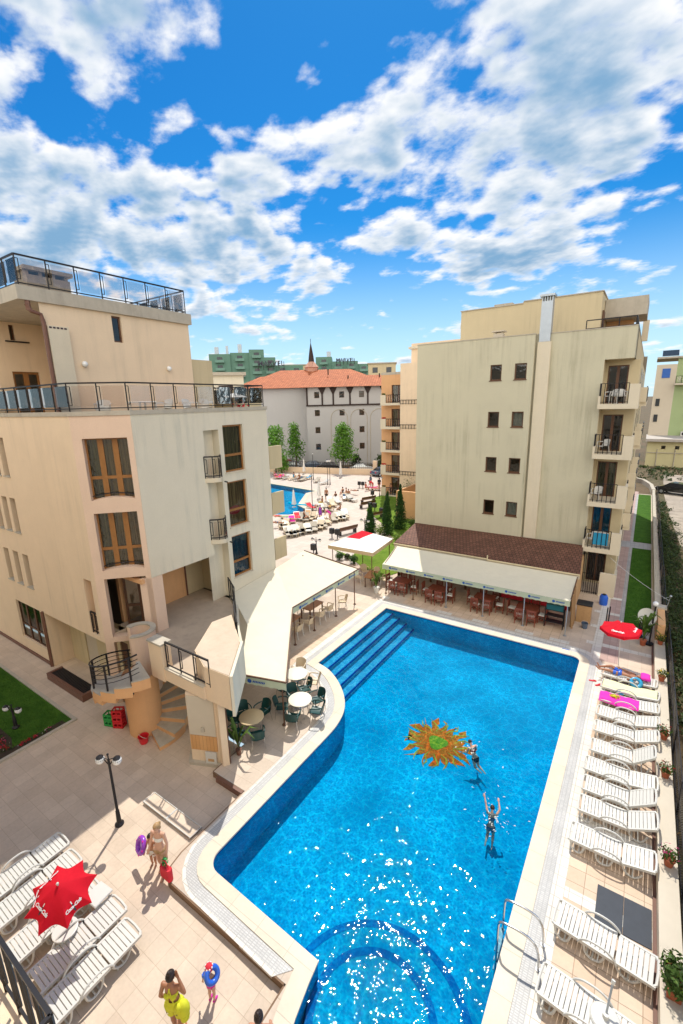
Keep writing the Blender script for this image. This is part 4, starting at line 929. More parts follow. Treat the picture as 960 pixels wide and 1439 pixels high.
def logo(mb, O, U, nrm, W, h):           # round badge and slanted strokes printed on a valance
    O = Vector(O); U = Vector(U).normalized(); nrm = Vector(nrm).normalized(); V = nrm.cross(U).normalized()
    if V.z < 0: V = -V
    for d0, d1, R0 in ((0, 1, h*.55),):
        n = 14; mb.add([O+U*(R0*cos(2*pi*k/n))+V*(R0*sin(2*pi*k/n))+nrm*.006 for k in range(n)], [tuple(range(n))])
    x = h*.75
    while x < W:
        w = h*.30; mb.add([O+U*x-V*h*.26+nrm*.006, O+U*(x+w)-V*h*.26+nrm*.006, O+U*(x+w+h*.2)+V*h*.26+nrm*.006, O+U*(x+h*.2)+V*h*.26+nrm*.006], [(0, 1, 2, 3)]); x += h*.40
def awning_sheet(mb, P, nx=14, ny=8, sag=.05):
    """bilinear cloth between four corners with a slight sag and seams"""
    a, b, c, d = [Vector(p) for p in P]; b0 = len(mb.v)
    for j in range(ny+1):
        for i in range(nx+1):
            u, v = i/nx, j/ny; p = (a*(1-u)+b*u)*(1-v)+(d*(1-u)+c*u)*v
            p.z -= sag*4*v*(1-v)*(.6+.4*abs(sin(u*pi*max(3, round((b-a).length/1.5))))); mb.v.append(p)
    for j in range(ny):
        for i in range(nx):
            k = b0+j*(nx+1)+i; mb.f.append((k, k+1, k+nx+2, k+nx+1)); mb.mi.append(mb.cm)
def valance(mb, A, B, h=.34, n=None):
    A, B = Vector(A), Vector(B); L = (B-A).length; n = n or int(L/.1); vs = []; fs = []; out = Vector((0, 0, 1)).cross(B-A).normalized()*-.012
    for k in range(n+1):
        p = A+(B-A)*(k/n); w = .02*sin(k*.9); z = h*(1-.10*abs(sin(k*pi/2*.66)))
        vs += [p, p+out*w*6-Vector((0, 0, z))]
    for k in range(n): fs.append((2*k, 2*k+1, 2*k+3, 2*k+2))
    mb.add(vs, fs)
AX0, AX1, AYF, AZF = -12.95, -2.2, 23.72, 1.98
aw = empty('bar_awning', (AX0, AYF, 0), label='long cream awning with a scalloped printed valance before the poolside bar', cat='awning')
g = MB(); awning_sheet(g, [(AX0, AYF, AZF), (AX1, AYF, AZF), (-2.2, 26.42, 2.36), (-13.35, 26.42, 2.36)], 40, 8, .07); cloth = g.build('awning_cloth', M['awning'], aw, world=True, smooth=50)
g = MB(); valance(g, (AX0, AYF-.01, AZF), (AX1, AYF-.01, AZF), .32); v_ = g.build('valance', M['valance'], aw, world=True)
g = MB()
for k in range(9): logo(g, (AX0+.55+k*1.18, AYF-.03, AZF-.15), (1, 0, 0), (0, -1, 0), .5, .13)
g.build('blue_print', M['logoblue'], v_, world=True, fix=False)
for x in (-12.75, -10.85, -8.72, -6.55, -4.38, -2.3):
    g = MB(); g.tube([(x, AYF+.08, 0), (x, AYF+.08, AZF-.02)], .028, 8); g.lathe([(.09, 0), (.09, .02), (.0, .02)], (x, AYF+.08, 0), 12); g.build('post', M['galv'] if x > -10 else M['darkwood'], aw, world=True)
g = MB(); g.bar((AX0, AYF+.05, AZF-.03), (AX1, AYF+.05, AZF-.03), .05); g.bar((AX0+.1, AYF+.05, AZF-.03), (-13.3, 26.4, 2.33), .05); g.bar((AX1, AYF+.05, AZF-.03), (-2.22, 26.4, 2.33), .05); g.build('awning_frame', M['darkwood'], aw, world=True)
g = MB()
vs = [];  n = 12
for k in range(n+1):
    t = k/n; y = 24.2+1.3*t; vs += [(-2.18+.05*sin(k*2.1), y, 2.0+.25*t), (-2.1+.09*sin(k*2.1), y, .25)]
g.add(vs, [(2*k, 2*k+1, 2*k+3, 2*k+2) for k in range(n)]); g.build('side_curtain', pmat('brown_side_cloth', (.28, .16, .07), .8, .2, 5), aw, world=True)

# left terrace awning: one cloth in two fields with a return
tw_ = empty('terrace_awning', (-11.2, 10.6, 0), label='big cream canopy with printed green valance between the hotel wing and the pool', cat='awning')
P1, P2, P3, P4, P5, P6, P7, P8 = (-15.93, 13.85, 3.05), (-15.93, 17.2, 3.32), (-16.6, 20.4, 3.25), (-13.62, 21.9, 2.12), (-13.66, 15.7, 2.12), (-9.9, 10.80, 2.1), (-11.75, 10.25, 2.12), (-13.4, 12.4, 2.75)
g = MB()
awning_sheet(g, [P5, P4, P3, P2], 12, 6, .06); awning_sheet(g, [P7, P6, P5, P8], 8, 8, .05); g.add([P8, P5, P2, P1], [(0, 1, 2, 3)])
g.build('awning_cloth', M['awning'], tw_, world=True, smooth=50)
g = MB(); valance(g, P4, P5, .36); v_ = g.build('valance', M['valance'], tw_, world=True); g = MB(); valance(g, P6, (P7[0]-.15, P7[1]-.05, P7[2]), .36); g.build('valance', M['valance'], tw_, world=True)
g = MB(); valance(g, P5, P6, .12); g.build('edge_hem', M['awning'], tw_, world=True)
g = MB()
for k in range(5): logo(g, (P4[0]+.035, 16.2+k*1.16, 1.95), (0, 1, 0), (1, 0, 0), .55, .15)
dv = (Vector(P6)-Vector(P7)).normalized(); logo(g, Vector(P7)+dv*.45+Vector((.006, -.04, -.17)), dv, Vector((dv.y, -dv.x, 0)), .62, .16)
g.build('blue_print', M['logoblue'], v_, world=True, fix=False)
for x, y, z in ((-13.62, 21.4, 2.1), (-13.7, 19.5, 2.1), (-13.75, 17.5, 2.1), (-10.3, 11.0, 2.08), (-13.7, 15.8, 2.1), (-16.2, 19.8, 3.2)):
    g = MB(); g.tube([(x, y, 0), (x, y, z)], .03, 8); g.lathe([(.09, 0), (.09, .02), (0, .02)], (x, y, 0), 12); g.build('post', M['darkwood'], tw_, world=True)
g = MB(); g.bar(P4, P5, .05); g.bar(P5, P6, .05); g.bar(P6, P7, .05); g.bar(P3, P4, .05); g.build('awning_frame', M['darkwood'], tw_, world=True)

# ================================================================== FAR BUILDINGS
def far_point(px, py, dist):           # a point at a true distance along a sight line (for far buildings)
    d = ray(px, py); d = d/math.hypot(d.x, d.y); return Vector((d.x*dist, d.y*dist, CAM_H+d.z*dist))
a = radians(34); HU, HN = (cos(a), sin(a)), (sin(a), -cos(a))
hw = empty('timbered_hotel', (-57, 66.5, 0), label='grey white hotel with orange tiled roofs, dark timber frame and a black spire', cat='building')
HO = (-54.6, 69.9); L = 21.5; ez_ = 14.9
g = MB(); ho = []
for s in (1.55, 6.3, 10.1):
    for z in (12.9, 9.55, 6.3, 3.1): ho.append((s, s+.95, z, z+1.15))
ho.append((18.6, 20.2, 0.1, 2.6))
wall(g, HO, HU, HN, L, 0, ez_, ho, .25); wall(g, HO, (-HN[0], -HN[1]), (-HU[0], -HU[1]), 18, 0, ez_, [], .2)
Pq = lambda s, d, z: (HO[0]+HU[0]*s+HN[0]*d, HO[1]+HU[1]*s+HN[1]*d, z)
g.quad(Pq(L, 0, 0), Pq(L, -18, 0), Pq(L, -18, ez_), Pq(L, 0, ez_))
g.build('hotel_wall', M['hotelwhite'], hw, world=True)
for o in ho[:-1]: window(hw, HO, HU, HN, *o, depth=.18, cols=1, splits=(.5,), fm='darkwood', gm='glass')
q = MB(); q.ob(HO, HU, HN, 18.65, 20.15, -.2, -.15, .1, 2.55); q.build('arched_door', M['darkwood'], hw, world=True)
g = MB()
for s in (.0, 2.9, 5.0, 8.2, 11.6, 14.6, 17.9, 21.2): g.ob(HO, HU, HN, s, s+.3, .0, .09, 11.65, ez_-.05)
g.ob(HO, HU, HN, -.05, L+.05, .092, .2, 11.4, 11.66)
for s in (2.9, 5.0, 8.2, 11.6, 14.6, 17.9): g.add([Pq(s, .1, 13.6), Pq(s+.3, .1, 13.6), Pq(s+.9, .1, ez_-.05), Pq(s-.6, .1, ez_-.05)], [(0, 1, 2, 3)])
g.build('timber_frame', M['timber'], hw, world=True)
g = MB()
for s, w in ((4.6, 3.2), (8.4, 3.2), (12.2, 3.4), (15.8, 3.4)):
    pts = [Pq(s, .02, 0)]+[Pq(s+w/2-w/2*cos(pi*k/14), .02, 9.0+1.7*sin(pi*k/14)) for k in range(15)]+[Pq(s+w, .02, 0)]
    g.tube(pts, .07, 5)
g.build('arch_moulding', M['cap'], hw, world=True)
def hip(mb, s0, s1, d0, d1, z0, z1, ins):
    A, B, Cc, D = Pq(s0, d1, z0), Pq(s1, d1, z0), Pq(s1, d0, z0), Pq(s0, d0, z0); m = (d0+d1)/2; E, F_ = Pq(s0+ins, m, z1), Pq(s1-ins, m, z1)
    mb.add([A, B, Cc, D, E, F_], [(0, 1, 5, 4), (1, 2, 5), (2, 3, 4, 5), (3, 0, 4), (0, 3, 2, 1)])
g = MB(); hip(g, -1.2, L+1.0, -11, 1.0, ez_, ez_+2.3, 8); hip(g, -15, 8.5, -16, -3, ez_+.1, ez_+2.7, 5); hip(g, -13, 15, -26, -12, ez_+1.7, ez_+4.5, 6)
g.build('tiled_roof', M['orangeroof'], hw, world=True)
g = MB(); g.ob(HO, HU, HN, -14, 7.5, -15, -4, 0, ez_+.05); g.ob(HO, HU, HN, -12, 14, -25, -14, 0, ez_+1.55); g.build('rear_wing', M['hotelwhite'], hw, world=True)
for s, d, z in ((8, -3.5, 16.6), (14.2, -4, 16.9), (16.2, -4.2, 17), (17.5, -4.0, 16.9), (19.6, -3, 16.2), (4, -9, 18.2)):
    g = MB(); g.ob(HO, HU, HN, s, s+.25, d, d+.25, z-.6, z+.5); g.build('roof_vent', M['timber'], hw, world=True)
q = far_point(438, 520, 108); sx, sy = q.x, q.y; zb = far_point(438, 511, 108).z; zt = far_point(438, 482, 108).z; zl = far_point(438, 526, 108).z
g = MB(); g.lathe([(1.5, 8), (1.5, zb-.9), (1.7, zb-.85), (.5, zb+.6)], (sx, sy, 0), 8); g.build('turret', pmat('pale_red_turret', (.5, .28, .2), .85, .1, 2), hw, world=True)
g = MB(); g.lathe([(.75, zb-.2), (.55, zb+(zt-zb)*.35), (.3, zb+(zt-zb)*.7), (.05, zt)], (sx, sy, 0), 8); g.tube([(sx, sy, zt-.1), (sx, sy, zt+.9)], .06, 5); g.build('spire', M['timber'], hw, world=True)
tb = MB(); Aq = G(384, 640, 0)
# green hotels far behind, with a roof sign
def text_mesh(name, body, size, mt, parent=None, ext=.02, shear=0.0, align='CENTER', spacing=1.0, bold=0.0):
    c = bpy.data.curves.new(name, 'FONT'); c.body = body; c.size = size; c.extrude = ext; c.shear = shear; c.align_x = align; c.align_y = 'CENTER'; c.space_character = spacing; c.offset = bold; c.resolution_u = 3
    o = bpy.data.objects.new(name+'_src', c); COL.objects.link(o)
    dg = bpy.context.evaluated_depsgraph_get(); me = bpy.data.meshes.new_from_object(o.evaluated_get(dg)); bpy.data.objects.remove(o); bpy.data.curves.remove(c)
    me.name = name; me.materials.clear(); me.materials.append(mt)
    p = bpy.data.objects.new(name, me); COL.objects.link(p)
    if parent: p.parent = parent
    return p
palegreen = pmat('pale_green_balcony', (.17, .31, .25), .8, .05, 1)
def green_hotel(x0p, x1p, top, dist, label, steps, chim, sign=None):
    A, B = far_point(x0p, 570, dist), far_point(x1p, 570, dist); U = Vector((B.x-A.x, B.y-A.y, 0)); L = U.length; U.normalize(); Nn = Vector((U.y, -U.x, 0))
    rt = empty('green_hotel', (A.x, A.y, 0), label=label, cat='building')
    g = MB()
    for s0, s1, tp in steps:
        zt = far_point((x0p+x1p)/2, tp, dist).z; d = RN.uniform(0, 1.5)
        g.ob(A, U, Nn, s0*L, s1*L, -14, d, 0, zt)
        fl = int((zt-1)/3)
        for k in range(fl):
            z = zt-1.0-3*k; nb = max(1, int((s1-s0)*L/4.5))
            for i in range(nb):
                c = s0*L+(i+.5)*(s1-s0)*L/nb
                if z < 14: continue
                wn = MB(); bl = MB(); wn.ob(A, U, Nn, c-1.0, c+1.0, d+.01, d+.06, z-1.9, z-.1); bl.ob(A, U, Nn, c-1.7, c+1.7, d+.01, d+1.2, z-2.2, z-2.0); bl.ob(A, U, Nn, c-1.7, c+1.7, d+1.1, d+1.2, z-2.0, z-1.2); wn.build('window', M['darkglass'], rt, world=True); bl.build('balcony', palegreen, rt, world=True)
    g.build('hotel_wall', M['greenblock'], rt, world=True);
    for s, w, tp in chim:
        q = MB(); zt = far_point((x0p+x1p)/2, tp, dist).z; q.ob(A, U, Nn, s*L, s*L+w, -6, -6+w, zt-5, zt); q.build('chimney', M['galv'], rt, world=True)
    if sign:
        sx_, sy_, sz_ = sign; p = far_point(sx_, sy_, dist-5)
        t = text_mesh('roof_sign', 'MARVEL', sz_, pmat('dark_sign_letters', (.05, .05, .07), .5, 0, 1), rt, .15, 0, 'CENTER', 1.1, .04)
        t.matrix_local = Matrix.Translation((p.x-A.x, p.y-A.y, p.z))@Matrix(((U.x, 0, Nn.x, 0), (U.y, 0, Nn.y, 0), (0, 1, 0, 0), (0, 0, 0, 1)))
        q = MB()
        for k in range(6):
            c = Vector(p)+U*(-sz_*1.9+k*sz_*.76); q.bar((c.x, c.y, p.z-sz_*.9), (c.x, c.y, p.z+sz_*.3), .2)
        q.build('sign_frame', M['iron'], rt, world=True)
    return rt
green_hotel(300, 428, 500, 190, 'green hotel with three grey chimneys and a roof sign, left of the spire', [(0, .22, 498), (.22, .42, 496), (.42, .58, 492), (.58, .7, 503), (.7, 1, 514)], [(.05, 1.6, 486), (.17, 1.0, 484), (.30, 1.6, 482)], (381, 511, 2.6))
green_hotel(446, 520, 500, 205, 'green hotel with a grey chimney and a roof sign, right of the black spire', [(0, .3, 501), (.3, .78, 508), (.78, 1, 512)], [(.2, 1.8, 492)], (485.5, 506, 2.0))
def plain_block(x0p, x1p, topy, dist, mt, label, nfl, wcol, depth=14, name='distant_block'):
    A, B = far_point(x0p, 570, dist), far_point(x1p, 570, dist); U = Vector((B.x-A.x, B.y-A.y, 0)); L = U.length; U.normalize(); Nn = Vector((U.y, -U.x, 0)); zt = far_point((x0p+x1p)/2, topy, dist).z
    rt = empty(name, (A.x, A.y, 0), label=label, cat='building')
    g = MB(); g.ob(A, U, Nn, 0, L, -depth, 0, 0, zt); g.build('block_wall', mt, rt, world=True)
    g = MB(); g.ob(A, U, Nn, -.3, L+.3, -depth-.3, .3, zt, zt+.35); g.build('roof_slab', M['cap'], rt, world=True)
    n = max(2, int(L/4))
    for k in range(nfl):
        for i in range(n):
            c = (i+.5)*L/n; z = zt-1-3*k; w = MB(); w.ob(A, U, Nn, c-.8, c+.8, .005, .06, z-1.7, z-.1); w.build('window', M[wcol], rt, world=True)
    return rt, A, U, Nn, L, zt
plain_block(518, 556, 511, 150, M['sand'], 'beige distant block with rows of windows left of the balcony wing', 5, 'darkglass')
plain_block(402, 447, 513, 230, M['sand'], 'low pale block half hidden behind the orange roofs', 4, 'darkglass')
plain_block(262, 296, 515, 60, M['orange'], 'small orange plastered house top behind the roof terrace', 2, 'darkglass', 8)
plain_block(240, 345, 528, 55, M['cream'], 'grey parapet block just behind the roof terrace railing', 1, 'timber', 5)

# right background: yellow annexe and pale green block
g = MB(); ye = empty('yellow_annexe', (.5, 94, 0), label='low yellow walled annexe with a dark flat roof at the far right', cat='building')
yo = [(2.0, 2.6, 3.0, 3.6), (3.9, 4.5, 3.0, 3.6)]
wall(g, (.5, 94), UX, (0, -1), 14, 0, 4.3, yo, .3); g.quad((.5, 94, 0), (.5, 104, 0), (.5, 104, 4.3), (.5, 94, 4.3)); g.build('annexe_wall', M['yellowwall'], ye, world=True)
for o in yo: window(ye, (.5, 94), UX, (0, -1), *o, depth=.2, cols=1, fm='darkwood')
g = MB(); g.box(.2, 14.8, 93.2, 104, 4.3, 4.75); g.build('flat_roof', M['ceil'], ye, world=True)
g = MB()
for x in (2, 4.5, 7.2, 9.8): g.bar((x, 93.9, .1), (x, 93.9, 3), .1)
g.bar((.5, 93.9, 2.4), (14, 93.9, 2.4), .1); g.build('wall_pipe', M['cap'], ye, world=True)
g = MB(); g.box(7.3, 9.1, 93.9, 93.97, .1, 2.2); g.build('white_gate', M['whitepaint'], ye, world=True)
gb = empty('pale_green_block', (2.6, 102, 0), label='pale green apartment block with air conditioners and a long balcony at the far right', cat='building')
g = MB(); go = [(.15, 1.3, 15.0, 16.4)]
wall(g, (.4, 102), UX, (0, -1), 3.0, 0, 17.2); g.build('cream_side_wall', pmat('cream_block', (.6, .52, .4), .85, .05, 1), gb, world=True)
g = MB(); gw = [(6.2, 6.9, 13.0, 14.4), (6.0, 6.7, 9.8, 11.2), (5.6, 6.6, 5.6, 7.4), (8.9, 9.7, 14.9, 17.0)]
gw = [(2.6, 3.5, 12.0, 13.4), (2.5, 3.4, 8.9, 10.3), (2.2, 3.1, 5.6, 7.5), (5.0, 5.8, 14.6, 16.7), (3.0, 4.2, 14.6, 16.7)]
wall(g, (3.4, 102), UX, (0, -1), 14, 0, 18.2, gw, .25); g.build('green_wall', M['limeblock'], gb, world=True)
for i, o in enumerate(gw): window(gb, (3.4, 102), UX, (0, -1), *o, depth=.2, cols=1, fm='whitepaint' if i < 2 else 'darkwood', cur='curtain' if i < 2 else None)
g = MB(); g.box(1.3, 2.5, 101.9, 101.99, 14.9, 16.5); g.build('blue_shutter', pmat('blue_shutter', (.03, .12, .42), .5, .1, 2), gb, world=True)
for z in (10, 7.2): g = MB(); g.box(.9, 1.5, 101.9, 101.99, z, z+1.3); g.build('small_dark_window', M['darkglass'], gb, world=True)
g = MB(); g.box(3.3, 17, 100.6, 102, 13.6, 13.9); b_ = g.build('long_balcony', M['whitepaint'], gb, world=True); railing(b_, [(3.4, 100.7, 13.9), (17, 100.7, 13.9)], 1.2, True, False, .8, r=.03)
for z, x in ((11.1, 6.3), (8.0, 6.2), (4.7, 5.8)):
    q = MB(); q.box(x-.55, x+.55, 101.5, 101.9, z, z+.8); ac = q.build('air_conditioner', M['white'], gb, world=True); q = MB(); q.lathe([(.3, 0), (.3, .01), (0, .01)], (0, 0, 0), 16); fo = q.build('fan_grille', M['iron'], ac); fo.location = (x-gb.location.x-.1, 101.49-gb.location.y, z+.4); fo.rotation_euler = (pi/2, 0, 0)
g = MB(); g.box(.3, 17.5, 101.6, 112, 18.2, 18.5); g.build('roof_edge', M['cap'], gb, world=True)
g = MB()
for k in range(5): g.hexa([(1+k*3, 102, 18.6), (3.4+k*3, 102, 18.6), (3.4+k*3, 103.5, 19.6), (1+k*3, 103.5, 19.6), (1+k*3, 102, 18.7), (3.4+k*3, 102, 18.7), (3.4+k*3, 103.5, 19.7), (1+k*3, 103.5, 19.7)])
g.build('solar_panels', M['darkglass'], gb, world=True)
# the hotel on the camera's own side: the wall behind the viewer, with the lower balcony that shows at the bottom left
ow = empty('near_hotel_front', (-8, -2.2, 0), label='pale hotel front with a black railed balcony at the bottom left corner', cat='building')
g = MB(); nop = [(x, x+1.6, z, z+2.1) for x in (3, 7, 11, 15, 19, 27, 31) for z in (.3, 3.3, 6.2, 9.1, 12.1)]
wall(g, (-34, -2.2), UX, (0, 1), 44, -.25, 16, nop, .2); g.build('front_wall', M['slabw'], ow, world=True)
for o in nop: window(ow, (-34, -2.2), UX, (0, 1), *o, depth=.16, cols=2, fm='brownwood')
bz = 5.35
g = MB(); g.box(-8.2, -4.0, -2.19, 1.0, bz-.2, bz); g.box(-8.2, -4.05, .72, .80, bz, bz+.12); g.build('balcony_slab', M['tan'], ow, world=True)
railing(ow, [(-8.1, .9, bz), (-4.06, .9, bz), (-4.06, -2.1, bz)], 1.08, False, True, .36, 'balcony_railing', r=.017)
# ================================================================== FURNITURE PROTOTYPES
def make_lounger(ang, mt='white', simple=False, label=None):
    rt = empty('sun_lounger', (0, 0, 0), cat='sun lounger')
    s = MB(); w = .315
    hx, hz = 1.18, .345
    def slats(mb, x0, x1, T=None):
        n = int((x1-x0)/.088); d = (x1-x0)/n; mb.T = T
        for k in range(n): mb.bb(x0+d*k+.006, x0+d*(k+1)-.006, -w, w, .318, .345, .006)
        mb.T = None
    slats(s, .03, hx)
    for y in (-1, 1): s.box(.0, hx+.04, y*w-.022, y*w+.022, .275, .352)
    s.tube([(.02, -w, .33), (-.03, -w*.9, .30), (-.045, 0, .285), (-.03, w*.9, .30), (.02, w, .33)], .03, 6)
    s.build('seat', M[mt], rt)
    T = Matrix.Translation((hx, 0, .33))@Matrix.Rotation(-ang, 4, 'Y')@Matrix.Translation((-hx, 0, -.33))
    b = MB(); slats(b, hx+.02, hx+.70, T); b.T = T
    for y in (-1, 1): b.box(hx, hx+.74, y*w-.022, y*w+.022, .285, .352)
    b.tube([(hx+.70, -w, .33), (hx+.755, -w*.8, .33), (hx+.77, 0, .33), (hx+.755, w*.8, .33), (hx+.70, w, .33)], .032, 6); b.T = None
    b.build('backrest', M[mt], rt)
    for y in (-1, 1):
        a = MB(); yy = y*(w+.03)
        a.tube(catmull([(.50, yy, .30), (.58, yy, .42), (.74, yy, .505), (1.0, yy, .505), (1.16, yy, .42), (1.24, yy, .30)], 4), .024, 6); a.build('arm_rest', M[mt], rt)
        for xs_ in ((.03, .16, .30, .36), (.62, .74, .94, 1.02)):
            l = MB(); l.tube(catmull([(xs_[0], y*w, .30), (xs_[0]+.03, y*(w+.01), .12), (xs_[1]+.02, y*(w+.015), .03), (xs_[2], y*(w+.01), .08), (xs_[3], y*w, .30)], 4), .026, 6); l.build('leg', M[mt], rt)
        l = MB(); l.tube(catmull([(1.2, y*w*.9, .30), (1.28, y*w*.9, .12), (1.42, y*w*.9, .025), (1.55, y*w*.9, .06), (1.66, y*w*.9, .2+.3*max(0, ang-.2))], 4), .026, 6); l.build('leg', M[mt], rt)
    r = MB()
    for x in (.12, .24, .70, .80, .90, 1.32, 1.46): r.bar((x, -w, .06 if x < 1.2 else .05), (x, w, .06 if x < 1.2 else .05), .03)
    r.build('leg_brace', M[mt], rt)
    if label: rt['label'] = label
    return rt
def far_lounger_mesh(mt, towel=None, ang=.5):
    g = MB(); w = .33
    g.box(0, 1.2, -w, w, .28, .35); g.T = Matrix.Translation((1.2, 0, .31))@Matrix.Rotation(-ang, 4, 'Y'); g.box(0, .7, -w, w, -.03, .04); g.T = None
    for x in (.1, .9, 1.4):
        for y in (-w+.03, w-.08): g.box(x, x+.06, y, y+.05, .01, .29)
    for y in (-w-.04, w+.01): g.tube([(.5, y+.015, .3), (.6, y+.015, .46), (1.05, y+.015, .48), (1.2, y+.015, .32)], .02, 5)
    if towel:
        g.cm = 1; g.box(.1, 1.15, -w*.85, w*.85, .352, .375); g.T = Matrix.Translation((1.2, 0, .31))@Matrix.Rotation(-ang, 4, 'Y'); g.box(.05, .55, -w*.85, w*.85, .045, .065); g.T = None
    return g
def make_armchair(name, seat_m, leg_m, label=None, lr=.013):
    rt = empty(name, (0, 0, 0), cat='chair'); g = MB()
    # seat faces +y
    n = 8; vs = []; fs = []
    for i in range(n+1):
        for j in range(5):
            u = i/n-.5; v = j/4; vs.append((u*.46*(1-.08*(1-v)), -.22+.44*v, .44-.018*(1-(2*u)**2)-.02*(1-v)+.012*v))
    for i in range(n):
        for j in range(4): k = i*5+j; fs.append((k, k+5, k+6, k+1))
    g.add(vs, fs); g.add([(a, b, c-.028) for a, b, c in vs], [f[::-1] for f in fs]); g.box(-.23, .23, .2, .225, .40, .45); g.build('seat', M[seat_m], rt)
    g = MB(); vs = []; fs = []
    for i in range(n+1):
        for j in range(5):
            u = i/n-.5; v = j/4; x = u*.50*(1-.06*v); vs.append((x, -.24-.10*v+.22*(2*u)**2*.35, .42+.40*v-.05*(2*u)**2*v))
    for i in range(n):
        for j in range(4): k = i*5+j; fs.append((k, k+5, k+6, k+1))
    g.add(vs, fs); g.add([(a, b-.025, c) for a, b, c in vs], [f[::-1] for f in fs]); g.build('backrest', M[seat_m], rt)
    for s in (-1, 1):
        g = MB(); g.tube(catmull([(s*.235, -.20, .66), (s*.27, -.05, .665), (s*.275, .14, .65), (s*.25, .20, .60), (s*.235, .2, .44)], 4), .024, 6); g.build('arm_rest', M[seat_m], rt)
        for y, dy in ((.19, .04), (-.2, -.06)):
            g = MB(); g.tube([(s*.21, y, .43), (s*.25, y+dy, 0)], lr, 6); g.build('leg', M[leg_m], rt)
    if label: rt['label'] = label
    return rt
def make_wood_chair(label=None):
    rt = empty('wooden_chair', (0, 0, 0), cat='chair')
    g = MB(); g.bb(-.22, .22, -.21, .22, .41, .45, .008); g.build('seat', M['redwood'], rt)
    g = MB()
    for k in range(5): g.box(-.17+.075*k, -.13+.075*k, -.225, -.205, .45, .86)
    g.bb(-.22, .22, -.235, -.195, .83, .93, .01); g.box(-.2, .2, -.23, -.2, .50, .55); g.build('backrest', M['redwood'], rt)
    for sx in (-1, 1):
        for sy in (-1, 1):
            g = MB(); g.box(sx*.2-.022, sx*.2+.022, sy*.195-.022, sy*.195+.022, 0, .9 if sy < 0 else .42); g.build('leg', M['redwood'], rt)
    g = MB(); g.box(-.2, .2, -.015, .015, .18, .22); g.box(-.215, -.19, -.18, .18, .2, .24); g.box(.19, .215, -.18, .18, .2, .24); g.build('stretcher', M['redwood'], rt)
    g = MB(); g.bb(-.19, .19, -.18, .2, .452, .50, .02); g.build('cushion', M['whitecloth'], rt)
    if label: rt['label'] = label
    return rt
def make_round_table(r, top, leg, label=None):
    rt = empty('round_table', (0, 0, 0), cat='table'); g = MB()
    g.lathe([(0, .69), (r-.02, .69), (r, .70), (r, .715), (r-.012, .725), (0, .725)], n=36); g.build('table_top', M[top], rt, smooth=40)
    for k in range(4):
        a = pi/4+k*pi/2; g = MB(); g.tube([(r*.55*cos(a), r*.55*sin(a), .69), (r*.72*cos(a), r*.72*sin(a), 0)], .018, 6); g.build('leg', M[leg], rt)
    g = MB(); g.bar((-r*.42, -r*.42, .3), (r*.42, r*.42, .3), .02); g.bar((-r*.42, r*.42, .3), (r*.42, -r*.42, .3), .02); g.build('leg_brace', M[leg], rt)
    if label: rt['label'] = label
    return rt
def make_rect_table(w, d, top, leg, label=None, slat=True, h=.74):
    rt = empty('dining_table', (0, 0, 0), cat='table'); g = MB()
    n = max(3, int(d/.1))
    for k in range(n): g.bb(-w/2, w/2, -d/2+d*k/n+.004, -d/2+d*(k+1)/n-.004, h-.03, h, .006)
    g.box(-w/2+.06, w/2-.06, -d/2+.06, d/2-.06, h-.10, h-.031); g.build('table_top', M[top], rt)
    for sx in (-1, 1):
        for sy in (-1, 1): g = MB(); g.box(sx*(w/2-.08)-.03, sx*(w/2-.08)+.03, sy*(d/2-.08)-.03, sy*(d/2-.08)+.03, 0, h-.032); g.build('leg', M[leg], rt)
    if label: rt['label'] = label
    return rt
